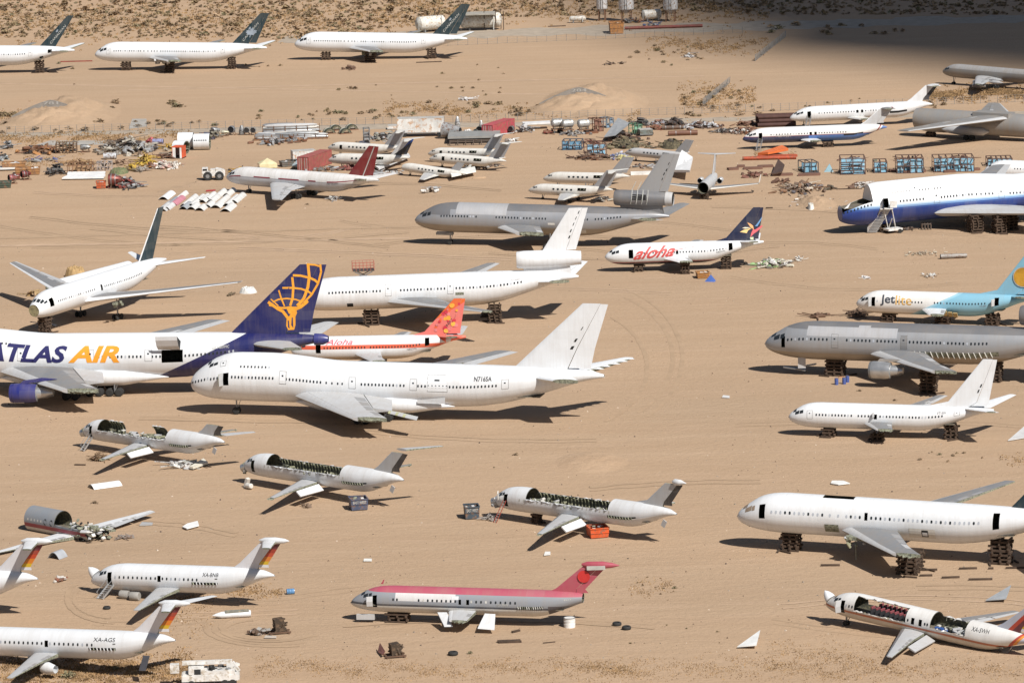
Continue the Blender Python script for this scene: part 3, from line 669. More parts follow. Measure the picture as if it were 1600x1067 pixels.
p.wing(-1, .2, dih=0, flap=False, pan=WHITE2, le=WHITE2); p.wing(1, .5); p.fin(None, LGREY, LGREY, le=WHITE2); p.stab(-1, .25, GREYP); p.stab(1, .3); p.crib(19.5, 0, 3.2, 2.4, 'timber crib under the navy bellied twin jet'); p.text('MIDWEST', 7.5, 11, 100, .5, PALE)
mb = MB(); p.patch(mb, 23, 27.5, 94, 106, HOLE, .02, 2, 2); p.part(mb, 'engine_mount_scar', None)
# jet behind the blue one
p = Plane('737c', 'jet_airliner', 'white jet nose with an open door, just behind the blue and white jumbo', (1538, 266), (1770, 262), -4, paintm=WHITE2)
p.fuselage([(3.2, 4.1, 58, 108)]); p.windows([(6.5, 20)], 79, pitch=.62, w=.22, h=.32); std_cockpit(p); p.wing(1, .6); p.fin(); p.stab(1); p.crib(6, 0, 2.4, 2.2, 'timber crib under the white jet nose behind the jumbo'); p.crib(22, 0, 2.4, 2.2, 'timber crib under the rear of the white jet behind the jumbo')
# four jet at the far right
CV = paint('dull_grey_upper', (.26, .25, .24), [([(0, 0, 1, 4.45)], (.46, .46, .46))], grime=.4, metal=.3, rough=.5)
p = Plane('707', 'jet_airliner', 'dull grey four jet parked beyond the fence in the far corner', (1473, 112), (1652, 118), -40, paintm=CV)
p.fuselage(); std_cockpit(p); p.wing(-1, .95, dih=2, pan=LGREY, P=dict(p.T['wing'], sw=33)); p.wing(1, 1); p.fin(None, GREYP); p.stab(-1); p.stab(1); p.gear(4, 0, 2, .45, 'nose_gear'); p.gear(21, -3, 4, .5, z=2.8)
for yy in (-8.5, -14): 
    xx = 13 + (abs(yy) - 1.6) * .65 + 1; p.nacelle(xx - 1.5, yy, 1.9, 4.2, .75, GREYP, wz=2.9); p.aftlathe(xx + 4, xx + 9, 2.9 + (abs(yy) - 1.6) * .03, [(0, .1), (.3, .55), (.7, .5), (1, .05)], LGREY, 'antishock_body', 12, yy)
# grey cargo plane, tail cut off
CG = paint('old_grey_cargo_skin', (.27, .27, .27), grime=.5, metal=.25, rough=.55)
BB = body(40, 2.7, 2.7, 3.3, 8, 2.6, 10, 3.5); T['cargo'] = dict(b=BB, wing=dict(x=14, z=5.0, cr=9.5, ct=3.2, semi=24., sw=-9, dih=-2.5, kink=(.4, 7), y0=1.7), fin=T['707']['fin'], stab=T['707']['stab'])
p = Plane('cargo', 'cargo_plane', 'weathered grey cargo plane with its tail cut off square and a long high wing', (1640, 204), (1393, 183), 150, cat='cargo plane', paintm=CG)
p.fuselage(x1=33.5, step=1.2, endcap=[(33.48, paint('cargo_bulkhead', (.17, .17, .165), grime=.5))])
P_ = dict(p.T['wing']); P_.update(x=9.5, sw=30, z=5.0, semi=26)
def surfwing(side): p.wing(side, 1, P=P_, pan=CG, le=LGREY, te=CG, low=GREYP, dih=-1.5)
surfwing(1); surfwing(-1)
p.aftlathe(14, 26, 1.7, [(0, .05), (.12, .9), (.6, 1.15), (.85, .8), (1, .05)], LGREY, 'gear_pod', 16, 2.5)
mb = MB(); mb.box((14, 0, 5.6), (9, 4, 1.0), CG); p.part(mb, 'wing_fairing', None); p.gear(19, 2.6, 4, .6, z=2); p.crib(30, 0, 2.5, 2, 'low crib under the cut end of the cargo plane')

# -- the trijets
def trijet(nose, tail, yaw, label, mat, finm, run, fh=2, engm=None, **k):
    p = Plane('dc10', 'trijet', label, nose, tail, yaw, 'three engined jets', paintm=mat)
    p.fuselage(k.get('holes', ()))
    for r_ in run: p.windows([r_], 77, w=.28, h=.42, pitch=.62 if not k.get('pitch') else k['pitch'])
    std_cockpit(p, f=(.15, .24, .22, .33, .35, .43))
    e = engm or mat; L = p.L
    g = p.aftlathe(L - 11, L + .6, 10.3, [(0, 1.38), (.015, 1.5), (.12, 1.6), (.55, 1.58), (.8, 1.42), (1, 1.2)], e, 'tail_engine')
    mb = MB(); mb.lathe((L - 11, 0, 10.3), (L + .6, 0, 10.3), [(0, 1.36), (.2, 1.3), (.21, 0.01)], HOLE, 20, False); mb.lathe((L - 11, 0, 10.3), (L + .6, 0, 10.3), [(1, 1.2), (.86, 1.1), (.85, .01)], HOLE, 20, False); p.part(mb, 'engine_duct', 35, g)
    mb = MB(); mb.slab([(L - 9.6, -.45, p.b.t(L - 9.6) - .3), (L - 10, -.45, 9.2), (L - 1.5, -.45, 9.2), (L - 1.2, -.3, p.b.t(L - 1.2) - .2)], (0, .9, 0), e); p.part(mb, 'engine_pylon', None, g)
    p.fin(None, finm, finm, holes=fh); return p
DCS = paint('stripped_trijet_skin', (.33, .345, .375), [([(0, 0, 1, 7.35)], (.20, .205, .22)), ([(0, 0, -1, -4.3)], (.33, .30, .26)), ([(0, 0, 1, 6.55), (1, 0, 0, 9.2), (-1, 0, 0, -19.5)], (.50, .51, .535)), ([(-1, 0, 0, -8.), (0, 0, 1, 6.2)], (.20, .205, .22))], metal=.35, rough=.42, grime=.22)  # brown low layer puts the sand's reflection into the belly colour
p = trijet((648, 344), (1046, 338), -14, 'bare grey trijet with a pale patch on its crown and open tail engine frames', DCS, paint('grey_tail_skin', (.36, .37, .385), metal=.25), [(6.2, 13.4), (17.5, 27.5), (31.3, 36), (37.6, 42.5)], 4)
p.wing(-1, .3, flap=False, dih=0); p.wing(1, .35); p.stab(1, 1, GREYP); p.stab(-1, .35, LGREY)
mb = MB()
for x in (44.4, 45.5, 46.6, 47.6):
    q = [Vector((x + .25 * math.sin(a * 1.5), -1.66 * math.sin(a), 10.3 + 1.66 * math.cos(a))) for a in np.linspace(-.3, 2.2, 10)]
    for u, v in zip(q[:-1], q[1:]): mb.beam(u, v, .12, PALE)
    mb.beam(q[0], q[0] + Vector((.8, 0, 1.6)), .12, PALE)
p.part(mb, 'exposed_hoop_frame', None)
mb = MB(); mb.add([Vector((x, -1.605 * math.sin(a), 10.3 + 1.605 * math.cos(a))) for x in (44.5, 47.5) for a in (.95, 1.3, 1.65)], [(0, 1, 4, 3), (1, 2, 5, 4)], HOLE); p.part(mb, 'open_panel', None)
p.aftlathe(L_ := p.L - .7, p.L + .75, 10.3, [(0, 1.45), (.6, 1.4), (1, 1.3)], LGREY, 'exhaust_ring'); mb = MB(); p.patch(mb, 34.3, 35.6, 118, 138, PALE, .02, 1, 2); p.part(mb, 'belly_hatch', None)
mb = MB(); p.patch(mb, 28, 29.4, 92, 100, CREAM, .02, 1, 1); p.part(mb, 'panel', None)
p.gear(7.3, 0, 2, .5, 'nose_gear'); p.gear(29, -5.3, 4, .65, z=3.6); p.gear(29, 5.3, 4, .65, z=3.6)
mb = MB(); mb.box((6.2, 0, 2.1), (3.4, 1.2, .5), STEEL); p.part(mb, 'gear_bay_door', None)
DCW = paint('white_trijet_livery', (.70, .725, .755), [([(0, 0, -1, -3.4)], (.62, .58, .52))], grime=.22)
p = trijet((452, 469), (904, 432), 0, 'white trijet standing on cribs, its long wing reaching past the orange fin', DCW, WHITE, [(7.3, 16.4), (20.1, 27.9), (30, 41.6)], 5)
p.wing(-1, .95, dih=3.5, flap=False); p.wing(1, 1); p.stab(1, 1); p.stab(-1, .35, elev=False)
mb = MB(); p.patch(mb, 10.4, 11.5, 118, 134, HOLE, .02, 1, 2); p.part(mb, 'open_hatch', None); mb = MB(); p.patch(mb, 29.8, 31.3, 92, 101, SPAR, .02, 1, 1); p.part(mb, 'open_panel', None)
p.text('N10085', 39.8, 41.4, 67, .4, GREYTXT); p.door(17.3, 1.1, 56, 96); p.door(28.4, 1.1, 56, 96)
p.crib(14.6, 0, 3.4, 2.6, 'timber crib under the forward body of the white trijet'); p.crib(36.7, -1, 3.2, 2.6, 'timber crib under the rear body of the white trijet'); t = gp(764, 494); crib(t[0], t[1], 1.0, 3.2, 2.2, 0, 'timber crib under the wing tip of the white trijet', 'timber cribs under the jets')
DCR = paint('patched_trijet_skin', (.36, .375, .40), [([(0, 0, 1, 7.5)], (.21, .215, .23)), ([(0, 0, -1, -3.9)], (.34, .30, .25)), ([(0, 0, 1, 6.6), (1, 0, 0, 7.6), (-1, 0, 0, -22.), (0, 0, -1, -7.95)], (.53, .535, .555)), ([(0, 0, 1, 7.5), (1, 0, 0, 15.7), (-1, 0, 0, -17.6), (0, 0, -1, -8.2)], (.53, .535, .555))], metal=.35, rough=.42, grime=.22)  # belly brown again has the reflected sand painted in
p = trijet((1195, 537), (1706, 530), -20, 'patchwork grey trijet with one silver engine under its cut wing', DCR, GREYP, [(4.5, 10.9), (14.1, 22.), (24.1, 36.2)], 0, holes=[(3.35, 4.0, 62, 104)])
p.wing(-1, .58, dih=0, flap=False, P=dict(p.T['wing'], sw=45)); p.wing(1, .5); p.stab(-1, .3); p.stab(1, 1); p.door(11.6, 1.1, 60, 102, DCR); p.door(22.6, 1.1, 58, 100, GREYP)
p.nacelle(19.2, -8.2, 2.6, 5.2, 1.38, BARE, wz=4.2, lip=STEEL)
mb = MB(); p.patch(mb, 24.5, 38, 106, 122, SPAR, .02, 10, 2)
for i in range(15): 
    x = 24.8 + i * .85; q = [p.b.pt(x + .1 * j, 104 + j * 7, .06) for j in range(4)]
    for u, v in zip(q[:-1], q[1:]): mb.beam(u, v, .12, PALE if i % 3 else CREAM)
p.part(mb, 'exposed_belly_frames', None)
mb = MB(); mb.box((6.3, -1.2, 2.0), (1.2, .15, 1.7), LGREY, rz=.2); mb.box((5, -.6, .95), (3.6, .8, .2), STEEL, ry=.12); mb.box((7.6, -.6, 1.6), (1.6, .8, .2), STEEL, ry=-.2); p.part(mb, 'gear_bay_door', None)
p.crib(11.4, 0, 4, 2.8, 'timber crib under the forward body of the patchwork trijet'); p.crib(36.8, 0, 3, 2.6, 'timber crib under the rear body of the patchwork trijet'); t = p.W((29., -10.5, 3.9)); crib(t.x, t.y, t.z - .3, 3.6, 3, R(-20), 'tall timber crib under the cut wing of the patchwork trijet', 'timber cribs under the jets')

# -- small twins with Hawaiian script
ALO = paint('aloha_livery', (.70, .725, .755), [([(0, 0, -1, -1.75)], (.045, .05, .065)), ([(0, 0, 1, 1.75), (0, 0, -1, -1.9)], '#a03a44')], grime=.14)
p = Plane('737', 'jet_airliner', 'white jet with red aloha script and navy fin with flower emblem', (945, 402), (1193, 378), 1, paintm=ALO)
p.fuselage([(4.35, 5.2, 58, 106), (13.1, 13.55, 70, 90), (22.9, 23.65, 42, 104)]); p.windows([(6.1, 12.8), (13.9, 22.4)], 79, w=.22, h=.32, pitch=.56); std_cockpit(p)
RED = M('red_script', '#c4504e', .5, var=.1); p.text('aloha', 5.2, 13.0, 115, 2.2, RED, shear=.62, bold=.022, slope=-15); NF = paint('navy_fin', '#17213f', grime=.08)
mb = MB()
for a, b in (((12.4, 74), (16.5, 52)), ((9.2, 86), (10.6, 66))): 
    q = [p.b.pt(a[0] + (b[0] - a[0]) * t, a[1] + (b[1] - a[1]) * t ** .6, .032) for t in np.linspace(0, 1, 9)]
    for i, (u, v) in enumerate(zip(q[:-1], q[1:])): mb.add([u, v, v + Vector((.1, 0, -.26 * (1 - i / 9))), u + Vector((.1, 0, -.26 * (1 - i / 9)))], [(0, 1, 2, 3)], RED)
p.part(mb, 'lettering', None)
p.fin(None, NF, NF); p.stab(1); p.stab(-1, .5, elev=False)
fz = lambda zx, zy: (29.5 + (1120 + zx / 13.34 - 1193) * .1185, 11.2 - (310 + zy / 13.34 - 318) * .1185)
for pts, c in (([(480, 610), (560, 570), (740, 535), (650, 585), (625, 640)], '#f0cf8e'), ([(530, 530), (590, 512), (720, 525), (600, 545)], '#f3e6cc'), ([(640, 415), (700, 440), (760, 490), (775, 570), (700, 510)], '#f2b47e'), ([(760, 560), (800, 575), (955, 480), (955, 520), (850, 610), (770, 660), (700, 730), (715, 650)], '#d96a72'), ([(795, 500), (830, 470), (960, 300), (930, 380), (850, 505)], '#6f9fd0'), ([(690, 730), (765, 725), (765, 790), (700, 780)], '#cdd6b4')):
    p.finpoly([fz(*q) for q in pts], M('flower_' + c[1:], c, .5, var=.1), 'flower_emblem')
p.wing(-1, .32, flap=False, dih=0, pan=WHITE, le=WHITE); p.wing(1, .9); p.text('N824AL', 20.6, 22.3, 99, .35, GREYTXT)
p.crib(6.2, 0, 2.6, 2, 'timber crib under the nose of the red script jet'); t = p.W((14.6, -4.2, 2.3)); crib(t.x, t.y, t.z - .1, 2, 2.4, 0, 'timber crib under the cut wing of the red script jet', 'timber cribs under the jets'); p.crib(22.5, 0, 2.6, 2, 'timber crib under the tail of the red script jet')
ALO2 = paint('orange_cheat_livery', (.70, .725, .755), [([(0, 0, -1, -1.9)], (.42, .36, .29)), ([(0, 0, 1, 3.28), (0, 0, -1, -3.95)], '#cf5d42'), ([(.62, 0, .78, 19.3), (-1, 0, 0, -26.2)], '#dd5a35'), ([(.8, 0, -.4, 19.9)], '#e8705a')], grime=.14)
OF = paint('orange_floral_fin', '#d8642f', [([(.5, 0, -.86, 5.6)], '#d9716a')], grime=.1)
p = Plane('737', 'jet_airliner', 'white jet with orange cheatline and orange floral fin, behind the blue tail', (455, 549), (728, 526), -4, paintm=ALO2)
p.fuselage([(4.35, 5.2, 58, 106), (22.7, 23.45, 42, 102)]); p.windows([(5.8, 12.6), (13.6, 21.8)], 81, w=.22, h=.34, pitch=.52, mt=M('brown_window', (.07, .035, .03), .3)); std_cockpit(p)
p.text('Aloha', 6.0, 10.6, 66, 1.0, M('pink_red_script', '#d25f6e', .5), shear=.4, bold=.01); p.text('N823AL', 19.7, 21.4, 104, .35, GREYTXT)
p.fin(None, OF, OF)
for i in range(26):
    z = random.uniform(5.8, 10.9); S = p.F; g = lambda j: float(np.interp(z, S.lat, [q[j] for q in S.st])); x = g(1) + g(2) * random.uniform(.12, .85); r_ = random.uniform(.18, .5)
    p.finpoly([(x + r_ * math.cos(a) * random.uniform(.7, 1.2), z + r_ * math.sin(a) * random.uniform(.7, 1.2)) for a in np.linspace(0, 6.28, 8)[:-1]], M(random.choice(['#e8a33c', '#e2663a', '#c8384a', '#d98080', '#e9b04a'])), 'flower_pattern', .02 + .004 * i)
fin_text(p, 'FUNJET', (26.2, 5.6), (27.6, 7.9), .6, DARKTXT)
p.stab(1, 1, LGREY); p.stab(-1, .45, paint('pink_tail', '#d8736a')); p.wing(-1, .45, flap=False, dih=-2, pan=LGREY); p.wing(1, .9); p.crib(6, 0, 2, 2, 'low timber crib under the orange cheatline jet')

# -- the jumbos
p = Plane('747', 'jumbo_jet', 'plain white jumbo jet N716SA with a cut wing and bare tall fin', (298, 598), (944, 587), -14, 'jumbo jets', 'jumbo jet')
p.fuselage([(6.3, 7.3, 74, 104)]); xw = lambda px: (px - 298) / 646 * 68
p.windows([(xw(300), xw(349)), (xw(373), xw(438)), (xw(459), xw(513)), (xw(577), xw(643)), (xw(665), xw(676)), (xw(681), xw(709)), (xw(714), xw(785))], lambda x: 84 if x > 4 else 80, w=.26, h=.4, pitch=.56)
p.windows([(xw(522), xw(531)), (xw(540), xw(547))], 84, pitch=.9); p.windows([(xw(386), xw(431))], 59, w=.24, h=.34, pitch=.62)
p.cockpit([(3.7, 4.4, 34, 46, 0), (4.5, 5.2, 38, 47, 0), (3.3, 3.9, 12, 30, 0)])
for a in (448, 557, 652, 793): p.door(xw(a), 1.15, 66, 96)
p.door(xw(352), 1.0, 40, 56); p.door(xw(679), 3.3, 52, 98, WHITE, 'cargo_door')
p.open_door(6.3, 74, 104, 1.1, M('olive_door_lining', (.36, .36, .22), .8)); p.text('N716SA', xw(751), xw(778), 70, .85, DARKTXT, bold=.015)
S = p.wing(-1, .56, dih=-1, le=LGREY, flap=True, pan=LGREY, ragged=True); p.wing(1, 1, dih=4); p.fin(holes=3); p.stab(1, 1, elev=False, ragged=True, P=dict(p.T['stab'], semi=11.7, sw=48)); p.stab(-1, .5, elev=False)
mb = MB()
for k in range(8): mb.slab([(36 + k * .5, -11 - k * .4, 3.4), (38 + k * .5, -11.3 - k * .4, 3.2), (38.2 + k * .5, -13 - k * .4, 3.0), (36.2 + k * .5, -12.6 - k * .4, 3.3)], (0, 0, .08), M('olive_lining_panel', (.42, .42, .25), .8) if k % 3 == 0 else LGREY)
p.part(mb, 'dangling_flap_panel', None)
mb = MB(); mb.slab([(38.5, -3.2, 3.7), (43, -3.2, 4.2), (43, -3.4, 3.2), (38.5, -3.4, 3.2)], (0, -.05, 0), LGREY); p.part(mb, 'panel', None)
p.aftlathe(12, 46, 2.6, [(.18, .05), (.3, 1.2), (.5, 1.5), (.75, 1.2), (.95, .05)], WHITE, 'wing_fairing', 18, -2.2)
p.gear(7.6, 0, 2, .6, 'nose_gear'); p.gear(33, -3, 4, .62, z=2.6); p.gear(33, 3, 4, .62, z=2.6); p.gear(30, -5.5, 4, .62, z=2.6)
ATL = paint('gold_and_blue_livery', (.70, .725, .755), [([(.414, 0, -.91, 15.15)], '#1e2258')], grime=.1); BLUE = paint('deep_blue_fin', '#20245a', grime=.12)
p = Plane('747', 'jumbo_jet', 'white jumbo jet with deep blue tail and ATLAS AIR titles', (-174, 566), (507, 530), -9, 'jumbo jets', 'jumbo jet', paintm=ATL)
xa = lambda px: (px + 174) / 681 * 68
p.fuselage([(xa(262), xa(295), 68, 100)]); p.windows([(xa(165), xa(230)), (xa(248), xa(260)), (xa(299), xa(372))], 84, w=.26, h=.4, pitch=.6); p.windows([(xa(-5), xa(26))], 57, w=.24, h=.34, pitch=.62)
for a in (146, 236, 38): p.door(xa(a), 1.15, 66, 96)
p.text('ATLAS', xa(-15), xa(116), 98.5, 2.55, M('indigo_titles', '#26265c', .5, var=.1), shear=.28, bold=.035); p.text('AIR', xa(117), xa(197), 98.5, 2.5, M('gold_titles', '#e79a2d', .5, var=.1), shear=.28, bold=.035); p.text('GB N809MC', xa(340), xa(366), 72, .55, PALE)
# cargo door folded up, showing its edge
mb = MB(); a, b = p.b.pt(xa(257), 68, .1), p.b.pt(xa(291), 68, .1); u = [Vector((0, 0, 0)), Vector((0, -1.0, .75)), Vector((0, -1.5, 1.7)), Vector((0, -1.6, 2.3))]
mb.add([q + d for d in u for q in (a, b)], [(0, 1, 3, 2), (2, 3, 5, 4), (4, 5, 7, 6)], WHITE); mb.add([b + d for d in u] + [p.b.pt(xa(291), 60 - i * 7, .12) for i in range(3)], [(0, 1, 2, 3, 6, 5, 4)], HOLE); p.part(mb, 'cargo_door', None)
p.windows([], 84)
p.wing(-1, .55, dih=-.5, ragged=True); p.wing(1, 1, dih=4); p.fin(None, BLUE, BLUE); p.stab(-1, .75, LGREY, dih=4, elev=False); p.stab(1, 1, LGREY)
p.nacelle(xa(50), -11.8, 2.1, 6.5, 1.45, paint('blue_cowl', '#262c72', grime=.15), wz=4.2, lip=paint('blue_cowl', '#262c72'))
p.aftlathe(66.5, 68.6, 7.8, [(0, .9), (.6, .85), (1, .5)], paint('blue_cowl', '#262c72'), 'tail_cone', 18)
p.aftlathe(12, 46, 2.6, [(.18, .05), (.3, 1.2), (.5, 1.5), (.75, 1.2), (.95, .05)], WHITE, 'wing_fairing', 18, -2.2)
for x, y in ((33, -3.2), (30, -6), (36, -3), (33, 3)): p.gear(x, y, 4, .62, z=2.6)
GOLD = M('gold_emblem', '#eda335', .5, var=.12); az = lambda zx, zy: (68 + (390 + zx / 8.893 - 507) * .1003, 19.2 - (400 + zy / 8.893 - 418) * .1015)
def gs(pts, w): 
    mb = MB(); p.finstrip(mb, [az(*q) for q in pts], w, GOLD); p.part(mb, 'globe_emblem', None)
gs([(865, 150), (875, 320), (850, 460), (790, 610), (700, 700)], .42); gs([(645, 330), (655, 450), (640, 600), (605, 695)], .36); gs([(1030, 165), (1035, 260), (990, 410), (895, 560), (770, 680)], .3); gs([(455, 500), (485, 600), (525, 705)], .24); gs([(345, 615), (440, 700)], .2)
gs([(660, 300), (760, 305), (880, 335), (950, 370), (990, 410)], .34); gs([(510, 465), (650, 465), (760, 480), (850, 515), (905, 560)], .28); gs([(370, 650), (450, 615), (560, 605), (680, 620), (760, 650)], .22); gs([(880, 158), (960, 165), (1035, 190)], .26); gs([(310, 655), (370, 695), (440, 745), (500, 775), (560, 860)], .45); gs([(320, 690), (480, 730), (600, 730), (700, 730), (840, 650)], .32); gs([(640, 760), (740, 720), (820, 660)], .5)
for q in ([(550, 715), (610, 705), (680, 740), (690, 800), (665, 850), (660, 960), (640, 1025), (560, 1028), (535, 970), (545, 880), (590, 830), (560, 760)], [(600, 720), (640, 715), (650, 770), (615, 780)]): p.finpoly([az(*v) for v in q], GOLD, 'bearer_emblem', .034)
for q in ([(615, 860), (630, 860), (628, 1000), (605, 960)], [(572, 800), (600, 815), (585, 840), (560, 830)], [(560, 900), (575, 900), (580, 1010), (560, 990)]): p.finpoly([az(*v) for v in q], BLUE, 'emblem_blue_detail', .05)  # fin-blue details drawn over the gold figure
# blue and white jumbo, cockpit cut away
BLJ = paint('blue_white_jumbo_livery', (.70, .725, .755), [([(-.012, 0, -1, -6.35)], '#cfdbe8'), ([(-.012, 0, -1, -6.1)], '#a6c1dc'), ([(-.012, 0, -1, -5.85)], '#6d92c4'), ([(-.012, 0, -1, -5.55)], '#2f4f94'), ([(-.012, 0, -1, -5.2)], '#1f3a80')], grime=.1)
p = Plane('747u', 'jumbo_jet', 'blue and white jumbo jet with its cockpit cut away, stair truck at the door', (1306, 335), (1840, 258), 16, 'jumbo jets', 'jumbo jet', paintm=BLJ, hn=3.9)
xb = lambda px: (px - 1306) / 534 * 68
p.fuselage([(.8, 6.3, -78, 76), (xb(1370), xb(1378), 72, 100)], x0=.8, endcap=[(.82, BLJ)]); mb = MB(); mb.poly([p.b.pt(6.32, t, -.02) for t in np.linspace(-78, 76, 20)], WHITE); p.part(mb, 'bulkhead', None); p.windows([(xb(1386), xb(1413)), (xb(1428), xb(1460))], 58, w=.26, h=.36, pitch=.62)
p.windows([(xb(1314), xb(1352)), (xb(1396), xb(1431)), (xb(1459), xb(1506)), (xb(1527), xb(1538)), (xb(1565), xb(1596))], 83, w=.26, h=.38, pitch=.62); p.windows([(xb(1513), xb(1520))], 83)
p.door(xb(1416), 1.3, 44, 62); p.door(xb(1447), 1.15, 66, 98, BLJ); p.door(xb(1547), 1.15, 66, 98, BLJ); p.open_door(xb(1370), 72, 100, 1.0, WHITE)
p.wing(-1, 1, dih=3, pan=LGREY, le=LGREY); p.wing(1, 1); p.fin(); p.stab(-1); p.stab(1)
mb = MB(); mb.slab([(.9, -2.1, 5.9), (1.6, -2.2, 6.0), (2.2, -2.2, 7.0)], (0, .1, 0), WHITE); mb.slab([(6.0, -2.8, 5.9), (6.2, 2.8, 5.9), (1.2, 1.6, 5.7), (1.1, -1.6, 5.7)], (0, 0, .1), M('cabin_floor_board')); p.part(mb, 'torn_bulkhead', None)
for x, y, nm in ((24, -8, 'forward'), (27.5, -11, 'outer'), (31, -8, 'rear')): t = p.W((x, y, 3.9)); crib(t.x, t.y, t.z - .3, 3.2, 3.2, R(16), 'tall dark timber crib under the %s wing of the blue jumbo' % nm, 'timber cribs under the jets')
p.crib(9, 0, 3, 3, 'low timber crib under the nose of the blue jumbo')
for i in range(14):
    pass
mb = MB()
for k in range(26): mb.box((xb(1597) + random.uniform(-1, 4), -4.2 - random.random(), 4.4 + random.uniform(-.8, 2.6)), (random.uniform(.4, 1.6), .3, random.uniform(.2, .8)), random.choice([SPAR, LGREY, CREAM, HOLE]), rz=random.random(), ry=random.random())
p.part(mb, 'stripped_wing_root', None); BLUEJ = p

# -- light blue twin
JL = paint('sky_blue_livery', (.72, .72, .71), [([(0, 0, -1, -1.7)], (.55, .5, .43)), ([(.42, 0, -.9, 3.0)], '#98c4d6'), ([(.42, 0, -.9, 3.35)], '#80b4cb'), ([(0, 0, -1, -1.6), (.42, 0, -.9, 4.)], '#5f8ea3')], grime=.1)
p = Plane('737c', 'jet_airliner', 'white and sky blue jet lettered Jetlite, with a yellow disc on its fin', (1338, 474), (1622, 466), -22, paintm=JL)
xj = lambda px: (px - 1338) / 284 * 32.2
p.fuselage([(xj(1366), xj(1372.5), 56, 104), (xj(1558), xj(1565), 46, 104)]); p.windows([(xj(1376), xj(1378)), (xj(1403), xj(1424)), (xj(1431), xj(1446)), (xj(1466), xj(1544))], 78, w=.22, h=.32, pitch=.55); std_cockpit(p)
p.open_door(xj(1366), 56, 104, .85, CREAM); p.open_door(xj(1558), 56, 100, .85, CREAM); p.text('Jet', xj(1381), xj(1404), 100, 1.9, M('charcoal_titles', (.05, .06, .08)), bold=.02); p.text('lite', xj(1405), xj(1430), 93, 1.6, M('gold_thin_titles', '#dcae55')); p.text('VT-SIM', xj(1536), xj(1546), 96, .32, GREYTXT)
SB = paint('sky_blue_fin', '#80b4cb', grime=.1); p.fin(None, SB, SB); c0 = (29.7, 8.3)
p.finpoly([(c0[0] + 1.75 * math.cos(a), c0[1] + 1.75 * math.sin(a)) for a in np.linspace(0, 6.28, 22)[:-1]], PALE, 'disc_emblem', .15); p.finpoly([(c0[0] + 1.6 * math.cos(a), c0[1] + 1.6 * math.sin(a)) for a in np.linspace(0, 6.28, 22)[:-1]], M('golden_disc', '#bf8f2e'), 'disc_emblem', .18)
p.wing(-1, .34, flap=False, dih=-1, pan=WHITE2, le=WHITE2); p.wing(1, .3); p.stab(1, .5); p.stab(-1, .3)
for i in range(3): mb = MB(); mb.box((16.5 + i * .9, -2.2, 1.9 - i * .1), (.7, .2, .9), M('tan_fairing', (.45, .33, .15), .7), rx=.5); p.part(mb, 'fairing_panel', None)
for x, l in ((5.8, 'front body'), (15.5, 'wing root'), (24.2, 'rear body')): p.crib(x, -.6 if x == 15.5 else 0, 3, 2.2, 'timber crib under the %s of the sky blue jet' % l)
# -- white twin right
p = Plane('737c', 'jet_airliner', 'plain white jet with registration VT-SIH and a patched bare fin', (1232, 651), (1553, 641), -14)
xv = lambda px: (px - 1232) / 321 * 32.2
p.fuselage([(xv(1369), xv(1374), 70, 92)]); p.windows([(xv(1279), xv(1334)), (xv(1345), xv(1366)), (xv(1379), xv(1475))], 79, w=.23, h=.34, pitch=.52); std_cockpit(p); p.door(xv(1264), .9, 58, 98); p.door(xv(1493), .9, 58, 92)
p.open_door(xv(1369), 60, 82, .6, WHITE); p.text('VT-SIH', xv(1467), xv(1481), 68, .5, GREYTXT); p.wing(-1, .36, dih=0, flap=False); p.wing(1, 1, dih=7.5, P=dict(p.T['wing'], sw=36)); p.fin(holes=2); SP = dict(p.T['stab'], semi=7.6, sw=40); p.stab(1, 1, P=SP); p.stab(-1, .7, P=SP)
for x, l in ((6.5, 'nose'), (14.5, 'wing'), (25.5, 'tail')): p.crib(x, -2.6 if x == 14.5 else 0, 2.8, 2.2, 'timber crib under the %s of the plain white jet VT-SIH' % l)
# -- big twin lower right
p = Plane('767', 'jet_airliner', 'big white twin jet with a hole in its crown, raised on tall timber cribs', (1152, 806), (1690, 813), -22)
xk = lambda px: (px - 1152) / 538 * 47.2
p.fuselage([(xk(1195), xk(1205), 52, 98), (xk(1363), xk(1368), 64, 86), (xk(1561), xk(1571), 44, 104), (xk(1292), xk(1341), -20, 20)], ribs=False)
p.windows([(xk(1216), xk(1297)), (xk(1335), xk(1356)), (xk(1374), xk(1540))], 78, w=.28, h=.4, pitch=.62, odd=(.62, GLASSL)); p.windows([(xk(1309), xk(1322))], 78, w=.28, h=.4, pitch=1.1, mt=GLASSL); std_cockpit(p, M('tan_cockpit_cover', (.3, .23, .17), .5), f=(.15, .25, .22, .36, .37, .43))
p.wing(-1, .5, dih=-1, flap=False, le=LGREY, P=dict(p.T['wing'], sw=43)); p.wing(1, 1, dih=5.5, flap=False); p.stab(1); p.stab(-1); p.fin(None, GREENFIN, GREENFIN)
mb = MB(); p.patch(mb, xk(1432), xk(1473), 100, 132, CREAM, .03, 3, 4); p.patch(mb, xk(1452), xk(1462), 104, 126, HOLE, .05, 1, 3); p.patch(mb, xk(1453), xk(1461), 110, 122, WHITE, .07, 1, 2); p.part(mb, 'open_wheel_bay', None)
mb = MB(); p.patch(mb, xk(1300), xk(1322), 104, 130, SPAR, .03, 3, 4); p.part(mb, 'bared_wing_root', None)
mb = MB()
for k in range(14): mb.box((17.6 + random.uniform(-1, 1.6), -4.2 - random.uniform(0, 1.3), 3.0 + random.uniform(-.9, .5)), (random.uniform(.2, .9), .3, .3), random.choice([SPAR, LGREY, M('primer_green_frames')]), rz=random.random() * 3, ry=random.random())
